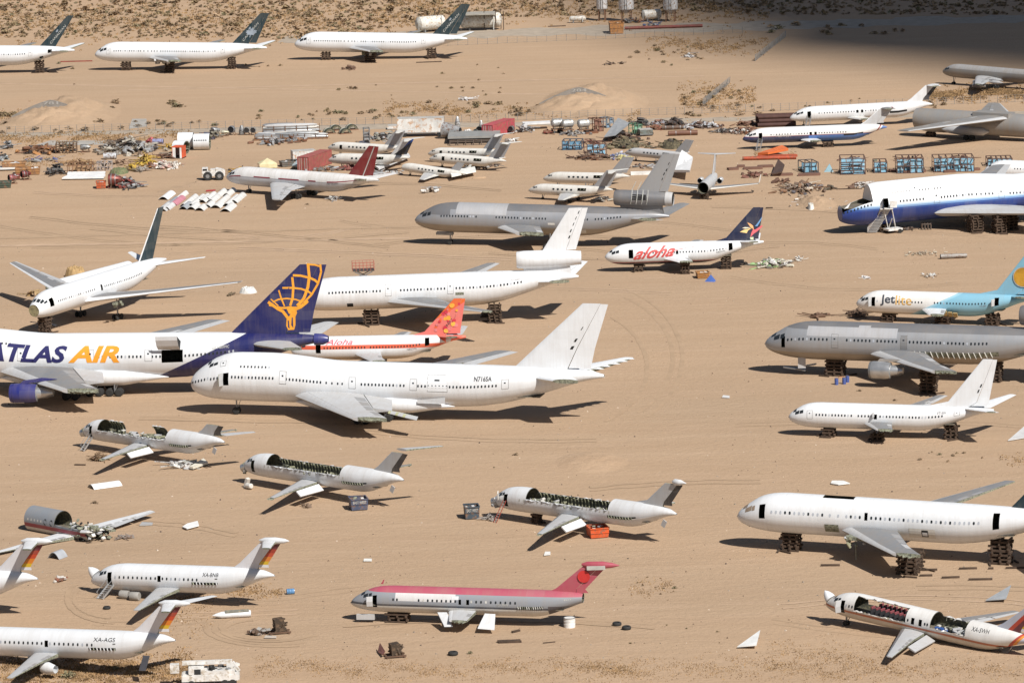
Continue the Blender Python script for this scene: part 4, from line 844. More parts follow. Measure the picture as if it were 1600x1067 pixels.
mb.beam((18.0, -4.8, 3.), (18.1, -4.9, .4), .1, SPAR); mb.box((18.2, -4.6, 3.3), (2.6, 1.6, .5), SPAR); p.part(mb, 'stripped_engine_mount', None)
p.crib(7.6, 0, 3.4, 2.6, 'timber crib under the nose of the big white twin jet'); p.crib(36.5, 0, 3.4, 2.6, 'timber crib under the tail of the big white twin jet'); t = p.W((26.5, -8.2, 3.4)); crib(t.x, t.y, t.z - .4, 3.4, 4.2, R(-22), 'tall timber crib under the cut wing of the big white twin jet', 'timber cribs under the jets')
BIGTWIN = p

# -- rear engined twins in the front rows
DARKRUD = paint('black_rudder', (.035, .035, .04))
def exits(p, xs, mt=None): pass
def gutted(nose, tail, yaw, label, holes, fintop, stabs, radome=False, flapn=True, mat=None, win=True, stairn=True):
    p = Plane('dc9', 'gutted_jet', label, nose, tail, yaw, 'gutted jets with their roofs cut off', 'gutted jet', paintm=mat or WHITE2)
    p.fuselage([(3.2, 3.95, 58, 122)] + holes, x0=1.2, ribs=True, endcap=[(1.22, M('olive_bulkhead'))])
    if win: p.windows([(6.3, 13.6), (17, 22.5)], 82, w=.24, h=.34, pitch=.8, mt=M('bare_window_hole', (.45, .44, .40), .5)); p.windows([(14.6, 15.7)], 80, w=.5, h=.75, pitch=1.1, mt=M('primer_green_frames'))
    std_cockpit(p, f=(.27, .36, .34, .45, .47, .54), t=(10, 38, 42, 62, 46, 62))
    S = p.wing(-1, .98, dih=2, flap=False, le=BARE, pan=LGREY, P=dict(p.T['wing'])); p.hung_flap(S, .02, .5, 1.3, 14.2); p.wing(1, .98, dih=2, flap=False)
    if fintop: p.fin(None, LGREY, DARKRUD, top=fintop)
    mb = MB()
    for k in range(8): mb.box((1.0 + random.uniform(-.4, .5), random.uniform(-1, .6), 2.2 + random.uniform(-.8, .8)), (random.uniform(.3, .9), .4, .3), random.choice([SPAR, LGREY, BARE]), rz=random.random() * 3, rx=random.random() * 3)
    p.part(mb, 'stripped_nose_gear_bay', None); mb = MB(); mb.lathe((.25, -.5, 2.1), (1.1, -.3, 2.3), [(0, .55), (.5, .6), (1, .75)], BARE, 14); p.part(mb, 'radar_dome_remains', 40)
    mb = MB(); p.patch(mb, 22.2, 27.2, 96, 108, HOLE, .02, 3, 2)
    for k in range(9): mb.beam(p.b.pt(22.4 + k * .5, 96, .05), p.b.pt(22.6 + k * .5, 108, .12), .12, SPAR)
    p.part(mb, 'engine_mount_scar', None)
    mb = MB(); p.patch(mb, 26.6, 30.4, 103, 108, WHITE, .09, 3, 1); p.part(mb, 'strake', None)
    for h in holes:
        p.torn(h[0], h[1], h[3], 7, max(4, int((h[1] - h[0]) * 2.2))); p.torn(h[0], h[1], h[2], -7, max(4, int((h[1] - h[0]) * 2.2)))
    for s_, c in stabs: p.stab(s_, c, LGREY, elev=False)
    mb = MB()
    for k in range(34):
        h = random.choice(holes); x = random.uniform(h[0] + .2, h[1] - .2); mb.box((x, random.uniform(-1.25, 1.25), 2.5 + random.uniform(0, .75)), (random.uniform(.2, 1.1), random.uniform(.15, .6), random.uniform(.08, .3)), random.choice([CREAM, SPAR, LINING, RIBM, SPAR, LGREY, HOLE]), rz=random.random() * 3, rx=random.uniform(-.5, .5))
    p.part(mb, 'cabin_rubble', None)
    mb = MB(); mb.box((31.2, -.4, 2.3), (.7, .1, 1.0), LGREY, ry=.5); p.part(mb, 'tail_stair_door', None)
    return p
p = gutted((129, 674), (351, 691), -43, 'gutted jet with open stair at the nose and torn ribs above the cabin', [(5.4, 8.6, -35, 80), (8.6, 15.8, -105, 82), (15.8, 18.6, -25, 82), (18.6, 21.4, -105, 82)], .48, [], win=False)
p.stab(1, .0 + .95, LGREY, zoff=-3.4, P=dict(p.T['stab'], x=-2.6)); stairs(3.2, 118, p, .8, 1.4)
mb = MB()
for k in range(30): mb.box((random.uniform(6, 21), random.uniform(-1.2, 1.2), 2.6 + random.uniform(0, .7)), (random.uniform(.3, 1.6), random.uniform(.2, .8), .12), random.choice([CREAM, LGREY, SPAR, LGREY, M('primer_green_frames')]), rz=random.random() * 3, rx=random.uniform(-.5, .5))
p.part(mb, 'cabin_wreckage', None)
mb = MB()
for k in range(20): mb.beam((random.uniform(18, 24), random.uniform(-1, 1), 3.4), (random.uniform(18, 24), random.uniform(-1, 1), 3.2), .08, SPAR)
p = gutted((380, 728), (631, 750), -43, 'gutted jet with roofless ribbed cabin and black rudder, dumpster beside its tail', [(6.6, 21.8, -58, 74)], .85, [(1, 1.)])
mb = MB(); mb.box((3.4, -2.6, .6), (.5, .6, 1.4), CREAM, ry=.4); mb.lathe((3.9, -3.2, .35), (5.1, -3.3, .35), [(0, .3), (.1, .4), (.9, .4), (1, .3)], CREAM, 10); p.part(mb, 'removed_seat_pack', None)
p = gutted((771, 781), (1057.5, 803), -41, 'gutted jet with roofless ribbed cabin and torn fin top, orange dumpster under its wing', [(7.4, 22.3, -58, 74)], .92, [])
mb = MB(); mb.lathe((32.6, 0, 8.2), (35.0, 0, 8.2), [(0, .1), (.2, .45), (.6, .4), (1, .05)], WHITE2, 12); p.part(mb, 'fin_bullet', 40); p.stab(1, .5, LGREY, P=dict(p.T['stab'], z=4.6, x=-5.5), elev=False)
mb = MB(); mb.box((2.5, -1.8, 3.5), (.12, .75, 1.1), CREAM, rz=.6, rx=.35); p.part(mb, 'door', None); p.crib(8, 0, 1.8, 1.6, 'low crib under the forward body of the gutted jet with torn fin')
# ladder at door
mb = MB(); a0 = p.b.pt(3.4, 118, .1); w0 = -p.W((3.4, 0, 0)).z / p.k
for dx in (0, .5): mb.beam((3.2 + dx, a0.y - .1, a0.z + .8), (2.6 + dx, a0.y - 1.7, w0), .08, M('red_ladder', '#8d3a30'))
for i in range(9): t = (i + .5) / 9; mb.beam((3.2 - .6 * t, a0.y - .1 - 1.6 * t, a0.z + .8 + (w0 - a0.z - .8) * t), (3.7 - .6 * t, a0.y - .1 - 1.6 * t, a0.z + .8 + (w0 - a0.z - .8) * t), .06, PALE)
o = mb.build('red_ladder'); o.matrix_world = p.Mx; tag(o, 'red step ladder leaning in the front door of the gutted jet', 'ladder')

SUNF = None
def sunfin(name): return paint(name, (.66, .66, .69), [([(.72, 0, -.69, 1e9)], '#000000')])
RUDST = paint('sunset_rudder', '#5e2230', [([(0, 0, -1, -7.2)], '#9a3524'), ([(0, 0, -1, -6.7)], '#b8452a'), ([(0, 0, -1, -6.2)], '#cf7a2a'), ([(0, 0, -1, -5.6)], '#cdab2c'), ([(0, 0, -1, -5.15)], (.66, .66, .69))], grime=.08)
def sunset(typ, nose, tail, yaw, label, reg, xr, holes, runs, door_=True):
    p = Plane(typ, 'jet_airliner', label, nose, tail, yaw, 'white jets with sunset striped rudders', hn=1.45)
    p.fuselage(holes); p.windows(runs, 80, w=.24, h=.34, pitch=.66); std_cockpit(p, f=(.27, .36, .34, .45, .47, .54), t=(10, 38, 42, 62, 46, 62))
    if reg: p.text(reg, xr[0], xr[1], 66, .5, DARKTXT)
    p.wing(-1, 1, dih=1.5, le=LGREY, pan=LGREY, te=LGREY, flap=False, P=dict(p.T['wing'], sw=21)); p.wing(1, .7, dih=1)
    p.fin(None, paint('pale_lilac_fin', (.70, .70, .73), grime=.1), RUDST); p.stab(-1, .62, WHITE2, elev=False)
    if reg == 'XA-AGS': p.stab(1, 1, WHITE2)
    L = p.L; mb = MB(); mb.lathe((L - 1.8, 0, 8.3), (L + 2.6, 0, 8.3), [(0, .1), (.2, .4), (.55, .45), (.85, .3), (1, .05)], WHITE, 12); p.part(mb, 'fin_bullet', 40)
    mb = MB(); p.patch(mb, L - 11.5, L - 7.6, 90, 100, HOLE, .02, 3, 2)
    for k in range(8): mb.beam(p.b.pt(L - 11.3 + k * .5, 90, .04), p.b.pt(L - 11.2 + k * .5, 100, .12), .12, random.choice([SPAR, LGREY]))
    p.part(mb, 'engine_mount_scar', None); mb = MB(); p.patch(mb, L - 8, L - 7.6, 72, 77, LINE, .02, 1, 1); p.part(mb, 'vent', None)
    return p
p = sunset('dc9s', (143, 907), (429, 899), -28, 'white jet XA-BNB with sunset rudder, raised radome and stair at the door', 'XA-BNB', (18.1, 20.5), [(3.5, 4.2, 56, 116), (11.3, 11.8, 68, 94)], [(4.8, 11.0), (12.1, 17.3)])
stairs(3.5, 114, p, .9, 1.6); mb = MB(); q = Vector((.75, 0, 3.1)); mb.lathe(q, q + Vector((-1.0, 0, .95)), [(0, .75), (.3, .68), (.7, .42), (1, .05)], WHITE, 16); p.part(mb, 'radome', 40)

mb = MB(); 
for i in range(2): mb.lathe((5.4 + i * 1.7, -.9, .55), (6.6 + i * 1.7, -.6, .55), [(0, .3), (0, .5), (.1, .55), (.9, .55), (1, .5), (1, .3)], M('drum_grey', (.3, .29, .27), .7), 14)
o = mb.build('support_drum', None, 40); o.matrix_world = Matrix.Translation(Vector((p.W((0, 0, 0)).x, p.W((0, 0, 0)).y, 0))) @ Matrix.Rotation(R(-36), 4, 'Z'); tag(o, 'pair of pale drums propping the belly of the jet XA-BNB', 'drums')
p = sunset('dc9', (-78, 1007), (274, 1000), -28, 'white jet XA-AGS with sunset rudder, nose beyond the frame, in dry grass', 'XA-AGS', (22.4, 25.5), [(15.3, 15.8, 68, 94)], [(4.8, 14.9), (16.1, 22.2)])
mb = MB(); mb.lathe((16.5, -4.2, .9), (18.5, -4.4, .8), [(0, .6), (.5, .8), (1, .5)], WHITE2, 14, False, 0, 300); p.part(mb, 'torn_wing_fillet', 40)
mb = MB(); mb.box((29.5, -1.6, 1.2), (.9, 2.0, .12), M('dark_stair', (.06, .06, .07)), rx=.9); p.part(mb, 'tail_stair', None)
p = sunset('dc9', (-292, 913), (59, 904), -28, 'white jet cut by the left edge, only its sunset striped tail in view', None, None, [], [(8, 20)])
# faded red topped jet
NWP = paint('red_crown_grey_livery', '#878c94', [([(0, 0, -1, -2.33)], (.62, .61, .58)), ([(0, 0, 1, 2.33), (0, 0, -1, -2.62)], (.05, .06, .08)), ([(1, 0, 0, 6.5), (-1, 0, 0, -14.6), (0, 0, 1, 3.1)], (.60, .60, .61)), ([(0, 0, 1, 4.1)], '#a84f62'), ([(1, 0, 0, 27), (0, 0, -1, -2.9)], (.07, .07, .085))], rough=.5, grime=.2)
p = Plane('dc9', 'jet_airliner', 'grey jet with faded red crown and red fin, its wing cut to a stub', (548, 941), (963, 883), -13, paintm=NWP, lref=(35.9, 0, 8.3))
xn = lambda px: (px - 548) / 415 * 35.9
p.fuselage([(xn(587), xn(594), 60, 118), (xn(722), xn(726), 72, 94), (xn(734), xn(738.5), 72, 94)], x1=31.4); p.windows([(xn(620), xn(626)), (xn(660), xn(717)), (xn(742), xn(810))], 80, w=.24, h=.34, pitch=.62, odd=(.15, PALE)); std_cockpit(p, f=(.27, .36, .34, .45, .47, .54), t=(10, 38, 42, 62, 46, 62))
p.open_door(xn(587), 66, 112, .8, CREAM, rot=20); p.finm = None; RF = paint('faded_red_fin', '#a5495a', grime=.14); p.fin([(4.2, -7.2, 6.4), (5.0, -5.4, 3.9), (8.2, -1.6, 3.1)], RF, RF)
L = p.L; p.finpoly([(L - 1.6 + .82 * math.cos(a), 6.75 + .82 * math.sin(a)) for a in np.linspace(0, 6.28, 20)[:-1]], M('bright_red_disc', '#bd302f', .6, var=.1), 'disc_emblem', .15)
mb = MB(); mb.lathe((L - 1.9, 0, 8.3), (L + 3.1, 0, 8.3), [(0, .15), (.15, .42), (.55, .5), (.8, .34), (1, .06)], RF, 14); p.part(mb, 'fin_bullet', 40); mb = MB(); mb.box((L + .1, -.5, 8.0), (2.4, .25, .5), PALE, ry=-.06); p.part(mb, 'tailplane_stub', None)
p.text('N917RW', xn(781), xn(799), 96, .36, PALE); p.text('9917', xn(884), xn(895), 84, .3, PALE); mb = MB(); p.patch(mb, xn(814), xn(853), 94, 104, HOLE, .02, 4, 2)
for k in range(12): mb.beam(p.b.pt(xn(814) + k * .29, 94, .04), p.b.pt(xn(815) + k * .29, 104, .1), .1, random.choice([PALE, SPAR]))
p.part(mb, 'engine_mount_scar', None); mb = MB(); p.patch(mb, xn(711), xn(722), 58, 74, WHITE2, .02, 2, 2); p.part(mb, 'white_spot', None)
S = p.wing(-1, .3, dih=-4, flap=False, le=WHITE2, pan=LGREY, P=dict(p.T['wing'], sw=14, x=13.6, kink=(.3, 3.4))); p.wing(1, .3); 
for q in ([(12.2, -1.75, 1.75), (13.5, -1.8, 1.8), (15.0, -5.1, .85), (13.9, -5.1, .8)], [(18.6, -1.8, 1.8), (20., -1.75, 1.75), (20.6, -5.0, .55), (18.4, -5.1, .7)]): mb = MB(); mb.slab(q, (0, -.05, -.12), WHITE2); p.part(mb, 'hanging_flap', None)
mb = MB(); mb.box((2.2, -.8, .6), (2.4, .5, .7), LGREY, rz=.1); p.part(mb, 'nose_gear_door', None); mb = MB(); mb.slab([(4.2, 0, 4.9), (4.5, 0, 4.9), (4.7, 0, 5.5), (4.55, 0, 5.5)], (0, .06, 0), RF); p.part(mb, 'antenna', None)
p.crib(6.5, 0, 3.4, 2, 'low timber crib under the faded red crowned jet')
# striped open sided jet
SWH = paint('cheatline_livery', (.70, .70, .69), [([(0, 0, -1, -2.3)], (.58, .54, .48)), ([(0, 0, 1, 2.3), (0, 0, -1, -2.6)], '#b56a4a'), ([(.72, 0, -.69, 19.4)], '#b23b28'), ([(.72, 0, -.69, 19.7)], '#d98a2c'), ([(.72, 0, -.69, 20.)], '#b8bccb')], grime=.2)
p = Plane('dc9', 'gutted_jet', 'gutted jet XA-SWH with open sides, red seats inside and a raised radome', (1291, 943), (1618, 1003), -41, None, 'gutted jet', paintm=SWH)
xs_ = lambda px: (px - 1291) / 327 * 33.2
p.fuselage([(3.4, 4.1, 58, 118), (5.7, 14.0, 24, 94), (5.7, 14.0, -88, -26), (14.9, 15.4, 66, 94), (16.1, 16.6, 66, 94), (17.9, 23.4, -60, 92)], ribs=False); p.windows([(4.4, 5.4), (14.4, 14.45), (17.1, 17.5)], 80, pitch=.5); std_cockpit(p, f=(.27, .36, .34, .45, .47, .54), t=(10, 38, 42, 62, 46, 62))
p.open_door(3.4, 58, 118, .85, CREAM); p.torn(5.7, 14, 94, -6, 18); p.torn(5.7, 14, 24, 6, 18); p.torn(17.9, 23.4, 92, -8, 12); p.torn(17.9, 23.4, -60, 8, 12); mb = MB(); q = Vector((.75, -.1, 3.1)); mb.lathe(q, q + Vector((-1.0, 0, .95)), [(0, .75), (.3, .68), (.7, .42), (1, .05)], WHITE, 16); p.part(mb, 'radome', 40)
SEATR = M('faded_red_seat', '#8a484e', .9); SEATD = M('dark_seat', (.03, .03, .035), .9)
for i in range(8):
    for y in (-.95, .85):
        mb = MB(); x = 8 + i * .75; mb.box((x, y, 2.75), (.5, .95, .4), SEATD); mb.box((x + .3, y, 3.2), (.16, .95, .8), SEATD, ry=.15); mb.box((x + .36, y, 3.62), (.17, .9, .3), SEATR, ry=.15); p.part(mb, 'seat_row', None)
p.text('XA-SWH', xs_(1530), xs_(1556), 62, .62, DARKTXT); S = p.wing(-1, 1, dih=2, flap=False, le=BARE, pan=LGREY); p.hung_flap(S, .02, .55, 1.3, 14.2, mt=LGREY, drop=20, ch=1.5); p.wing(1, 1)
p.fin(None, paint('rainbow_fin', '#b8bccb', [([(.72, 0, -.69, 17.7)], '#b23b28'), ([(.72, 0, -.69, 18.2)], '#5e2230')]), RUDST); p.stab(1, 1); p.gear(3.4, 0, 2, .35, 'nose_gear', wid=.5)
mb = MB()
for k in range(26): mb.box((random.uniform(18, 23.5), random.uniform(-1.2, 1.2), 2.5 + random.uniform(0, .7)), (random.uniform(.3, 1.2), random.uniform(.2, .6), .2), random.choice([CREAM, LGREY, SPAR, M('blue_scrap', '#3a5fa0'), HOLE]), rz=random.random() * 3)
p.part(mb, 'cabin_wreckage', None); mb = MB(); mb.box((28.5, -.2, 1.2), (.9, 3., .15), BARE, rx=.6); p.part(mb, 'tail_stair', None)
# grey centre section with both wings
NWC = paint('grey_red_stripe_skin', '#7f858d', [([(0, 0, -1, -2.3)], (.52, .51, .49)), ([(0, 0, 1, 2.2), (0, 0, -1, -2.75)], '#8d3242')], grime=.25, rough=.5)
p = Plane('dc9', 'wreck_section', 'grey wing section of a scrapped jet with red stripe, both wings still on', (-52, 700), (213, 885), -62, None, 'wreck', paintm=NWC, fix=(1., 0))
C0 = gp(86, 832); TM = Matrix.Translation(Vector((C0[0], C0[1], -1.5))) @ Matrix.Rotation(R(-42), 4, 'Z') @ Matrix.Translation(Vector((-11.5, 0, 0)))
p.Mx = TM; p.root.matrix_world = TM; p.k = 1.
p.fuselage([(13.2, 19.5, -100, 88)], x0=7.2, x1=19.5, ribs=True); p.windows([(8, 10.6)], 80, w=.24, h=.34, pitch=.62, mt=PALE); p.windows([(11.4, 12.6)], 80, w=.5, h=.8, pitch=1.2)
WP = dict(p.T['wing'], sw=8); p.torn(13.2, 19.5, 88, -9, 14); p.wing(-1, 1, dih=1, le=WHITE2, pan=WHITE2, te=WHITE2, flap=False, P=WP); p.wing(1, 1, dih=3, le=WHITE2, pan=WHITE2, te=LGREY, P=WP)
mb = MB()
for k in range(70): mb.box((random.uniform(13.4, 21), random.uniform(-2, 2), 1.7 + random.uniform(0, 1.6)), (random.uniform(.3, 1.3), random.uniform(.15, .5), .2), random.choice([CREAM, LGREY, SPAR, SPAR, HOLE]), rz=random.random() * 3, rx=random.random())
p.part(mb, 'wreckage', None)
mb = MB()
for k in range(3): mb.beam((18.5 + k * .5, -3, .95), (21.5 + k * .8, -14, 1.1), .22, BARE)
p.part(mb, 'bare_rear_spar', None)
# ================================================================ the ground
def sand():
    mt, n, l, b = _new('desert_sand'); g = n.new('ShaderNodeNewGeometry').outputs['Position']
    a = _ramp(n, l, _noise(n, l, _map(n, l, g, (.006, .012, 1)), 1, 4, .6), .35, .68)
    c = _mix(n, l, a, (.447, .315, .208), (.39, .281, .189))
    s = _ramp(n, l, _noise(n, l, _map(n, l, g, (.012, .16, 1)), 1, 5, .65), .42, .72)          # graded streaks across the lot
    c = _mix(n, l, _math(n, l, 'MULTIPLY', s, .24), c, (.32, .205, .125))
    s2 = _ramp(n, l, _noise(n, l, _map(n, l, g, (.05, .35, 1)), 1, 5, .7), .5, .75)
    c = _mix(n, l, _math(n, l, 'MULTIPLY', s2, .38), c, (.51, .37, .262))
    f = _ramp(n, l, _noise(n, l, g, 1.3, 6, .7), .4, .7); c = _mix(n, l, _math(n, l, 'MULTIPLY', f, .16), c, (.28, .185, .115))
    p = _ramp(n, l, _noise(n, l, g, 3.1, 3, .6), .68, .74); c = _mix(n, l, _math(n, l, 'MULTIPLY', p, .3), c, (.2, .14, .09))
    l.new(c, b.inputs['Base Color']); b.inputs['Roughness'].default_value = .95; b.inputs['Specular IOR Level'].default_value = .15
    bp = n.new('ShaderNodeBump'); bp.inputs['Strength'].default_value = .6; bp.inputs['Distance'].default_value = .35
    h = _math(n, l, 'ADD', _noise(n, l, _map(n, l, g, (.25, .6, 1)), 1, 6, .65), _math(n, l, 'MULTIPLY', f, .25)); l.new(h, bp.inputs['Height']); l.new(bp.outputs[0], b.inputs['Normal'])
    return mt
SAND = sand()
mb = MB(); mb.add([(-6000, -200, 0), (6000, -200, 0), (6000, 12000, 0), (-6000, 12000, 0)], [(0, 1, 2, 3)], SAND); tag(mb.build('ground'), 'pale tan desert sand', None, None, 'structure')
DUST = M('worn_track_sand', (.385, .268, .171), .95, var=.12, scale=.3); DUSTL = M('pale_track_sand', (.455, .32, .215), .95, var=.12, scale=.3); GRAVEL = M('grey_gravel', (.36, .30, .235), .95, var=.2, scale=.4); CONC = M('concrete', (.36, .34, .31), .9, var=.2, scale=.3)
_lv = [0]
def ribbon(pts, w, mt, z, name, label):
    if name == 'tyre_track': _lv[0] += 1; z = .014 + .003 * (_lv[0] % 12)
    mb = MB(); P = [np.array(p[:2]) for p in pts]; vs = []
    for i, q in enumerate(P):
        d = P[min(i + 1, len(P) - 1)] - P[max(i - 1, 0)]; d = d / (np.hypot(*d) + 1e-9); nn = np.array([-d[1], d[0]]); ww = w * random.uniform(.6, 1.3)
        vs += [(*(q + nn * ww / 2), z), (*(q - nn * ww / 2), z)]
    mb.add(vs, [(2 * i, 2 * i + 1, 2 * i + 3, 2 * i + 2) for i in range(len(P) - 1)], mt); return tag(mb.build(name, fix=False), label, None, None, 'structure')
def line(a, b, n=30, j=.3):
    A, B = gp(*a), gp(*b); return [A + (B - A) * t + np.array([0, random.uniform(-j, j), 0]) for t in np.linspace(0, 1, n)]
zz = .004
ribbon(line((-40, 212), (1640, 176), 60, .8), 9, GRAVEL, zz, 'road', 'grey gravel perimeter road along the fence'); zz += .004
ribbon(line((440, 62), (1640, 28), 50, 1.), 22, GRAVEL, zz, 'road', 'pale gravel road by the storage tanks'); zz += .004
def arc_px(cx, cy, rx, ry, a0, a1, n=40): return [gp(cx + rx * math.cos(R(a)), cy + ry * math.sin(R(a))) for a in np.linspace(a0, a1, n)]
trk = [((430, 980), 95, 26, 60, 230), ((430, 978), 84, 21, 40, 235), ((430, 980), 108, 30, 70, 215), ((420, 985), 70, 17, 20, 250), ((178, 935), 72, 38, 90, 215), ((178, 935), 62, 31, 95, 220), ((900, 560), 150, 110, -60, 50), ((900, 560), 165, 122, -62, 48), ((880, 575), 130, 96, -55, 60)]
for (c, rx, ry, a0, a1) in trk:
    for e in (0, 2.4): ribbon(arc_px(*c, rx + e, ry + e * .3, a0, a1), .5, DUST, zz, 'tyre_track', 'curved tyre track in the sand'); pass
for a, b in (((0, 372), (700, 352)), ((0, 384), (640, 372)), ((400, 256), (250, 300)), ((0, 130), (1000, 150)), ((200, 140), (1100, 118))):
    for e in (0, 4): ribbon(line((a[0], a[1] + e * .25), (b[0], b[1] + e * .25), 40, .25), 1.6, random.choice([DUST, DUST, DUSTL]), zz, 'tyre_track', 'long straight tyre track in the sand'); pass
rt = random.Random(17)
for i in range(34):
    x0, y0 = rt.uniform(-50, 1500), rt.choice([rt.uniform(250, 470), rt.uniform(560, 1010), rt.uniform(330, 400)]); L_ = rt.uniform(150, 520); dy = rt.uniform(-22, 34); bend = rt.uniform(-16, 16); mt_ = rt.choice([DUST, DUST, DUSTL]); w_ = rt.choice([.5, .6, .9])
    for e in (0, 2.2):
        ribbon([gp(x0 + L_ * t, y0 + dy * t + bend * math.sin(3.1 * t) + .4 * math.sin(23 * t + i)) + np.array([0, e, 0]) for t in np.linspace(0, 1, 26)], w_, mt_, zz, 'tyre_track', 'faint tyre track in the sand')
for c, rx, ry, mt in (((118, 224), 66, 4, CONC), ((905, 172), 16, 9, CONC), ((215, 194), 14, 8, CONC)):
    A = [gp(c[0] + x * rx, c[1] + y * ry) for x, y in ((-1, 1), (1, .5), (1, -1), (-.6, -1))]
    mb = MB(); mb.poly([(q[0], q[1], zz) for q in A], mt); tag(mb.build('concrete_pad', fix=False), 'pale concrete pad in the sand', None, None, 'structure'); zz += .004
# low sand humps: rough graded ridges and small spoil heaps
def hump(px, py, wpx, d, h, label, seed, name='sand_mound', mt=SAND, flat=0):
    g = gp(px, py); w = wpx * mpp(px, py); rn = random.Random(seed); n = 34; vs = []; ph = [rn.uniform(0, 6) for _ in range(4)]
    for j in range(n + 1):
        for i in range(n + 1):
            u, v = i / n * 2 - 1, j / n * 2 - 1; r = math.hypot(u, v); k = max(0, 1 - r)
            e = ((k * k * (3 - 2 * k)) ** .8 if not flat else min(1, k * 2.8) ** .7) * (1 + .09 * math.sin(5 * u + ph[0]) * math.cos(4 * v + ph[1]) + .12 * math.sin(11 * u + ph[2]) * math.sin(9 * v + ph[3]) + rn.uniform(-.14, .14))
            vs.append((g[0] + u * w / 2, g[1] + v * d / 2, h * e - .06))
    mb = MB(); mb.add(vs, [(j * (n + 1) + i, j * (n + 1) + i + 1, (j + 1) * (n + 1) + i + 1, (j + 1) * (n + 1) + i) for j in range(n) for i in range(n)], mt); return tag(mb.build(name, None, 60), label, None, None, 'structure')
hump(925, 722, 130, 18, .7, 'low rough sand rise beside the gutted jets', 3); hump(1275, 318, 70, 22, 1.3, 'small heap of spoil sand with rubbish on it', 4); hump(1200, 238, 40, 20, .5, 'low sand rise by the scrap', 5)
# earth covered bunkers with a curved concrete headwall
def bunker(px, py, sc, label, txt, seed):
    m_ = mpp(px, py); g = gp(px, py)
    hump(px + 24, py - 7, 175, 66, 3.7, 'sand covered back of the ' + label, seed, 'earth_mound'); hump(px - 4, py + 3, 165, 30, 3.4, 'sand apron in front of the ' + label, seed + 1, 'earth_mound')
    r = empty('bunker', (g[0], g[1], 0), 0, 'half buried %s with a curved concrete headwall' % label, 'bunker')
    W_ = 62 * m_ * sc; mb = MB(); top = []; N = 24
    for i in range(N + 1):
        u = i / N * 2 - 1; top.append((u * W_, 1.0 + 3.6 * max(0, 1 - abs(u) ** 1.3) ** 1.0 - (0 if abs(u) < .25 else .0)))
    vs = [(x, y, z) for y in (0, .5) for (x, t) in top for z in (-.3, t)]
    k = 2 * (N + 1); fs = []
    for i in range(N): fs += [(2 * i, 2 * i + 2, 2 * i + 3, 2 * i + 1), (k + 2 * i, k + 2 * i + 1, k + 2 * i + 3, k + 2 * i + 2), (2 * i + 1, 2 * i + 3, k + 2 * i + 3, k + 2 * i + 1)]
    mb.add(vs, fs, M('bunker_concrete', (.24, .22, .20), .9, var=.25, scale=.4)); mb.build('headwall', r)
    V, F = text_mesh(txt, 0, .02); t = MB(); t.add([((u - .5) * 3.6, -.06, 3.5 + v * .75) for u, v in V], F, M('worn_number', (.36, .35, .33))); t.build('number_sign', r)
    return r
bunker(80, 187, 1., 'western desert bunker', '781', 11); bunker(905, 167, 1.0, 'desert bunker', '284', 21)

# ================================================================ scrub and dry grass
LEAFM = [M('dry_brush_%s' % n_, c, .95, var=.45, scale=2.) for n_, c in (('brown', (.33, .235, .145)), ('olive', (.29, .215, .12)), ('dark', (.24, .17, .105)), ('tan', (.38, .265, .165)))]
GREENB = M('grey_green_brush', (.24, .21, .12), .95, var=.4, scale=2.)
def bush_mesh(seed, mt, n=70):
    rn = random.Random(seed); mb = MB()
    for i in range(n):
        a = rn.uniform(0, 6.28); el = rn.uniform(.1, 1.5); rr = rn.uniform(.35, 1.) ** .7; lob = 1 + .3 * math.sin(3 * a + seed) 
        c = Vector((math.cos(a) * math.cos(el) * rr * .62 * lob, math.sin(a) * math.cos(el) * rr * .62 * lob, .06 + math.sin(el) * rr * .78)); s = rn.uniform(.08, .2)
        d1 = Vector((rn.gauss(0, 1), rn.gauss(0, 1), rn.gauss(0, .7))).normalized() * s; d2 = Vector((rn.gauss(0, 1), rn.gauss(0, 1), rn.gauss(0, .7))).normalized() * s
        mb.add([c - d1, c + d2, c + d1, c - d2], [(0, 1, 2, 3)], mt)
    for i in range(5): a = rn.uniform(0, 6.28); mb.beam((0, 0, 0), (math.cos(a) * .3, math.sin(a) * .3, .5), .04, LEAFM[2])
    return mb
protos = []
for i in range(10):
    mt = [LEAFM[0], LEAFM[1], LEAFM[2], LEAFM[3], LEAFM[1], GREENB][i % 6]; o = bush_mesh(i, mt).build('desert_shrub', fix=False); protos.append(o)
used_p = set(); nshrub = 0
def shrub(px, py, hpx, wid=1.4, pi=None):
    global nshrub
    i = random.randrange(10) if pi is None else pi; g = gp(px, py); s = hpx * mpp(px, py)
    if i not in used_p: o = protos[i]; used_p.add(i)
    else: o = protos[i].copy(); C.objects.link(o)
    o.location = (g[0], g[1], -.03); o.scale = (s * wid, s * wid, s); o.rotation_euler = (0, 0, random.uniform(0, 6.28))
    tag(o, 'dry brown desert shrub growing in the open sand', 'shrub', 'desert shrubs'); nshrub += 1; return o
rs = random.Random(5)
def patch_shrubs(x0, x1, y0, y1, n, h0, h1, pi=None):
    for _ in range(n): shrub(rs.uniform(x0, x1), rs.uniform(y0, y1), rs.uniform(h0, h1), rs.uniform(1.1, 2.2), pi)
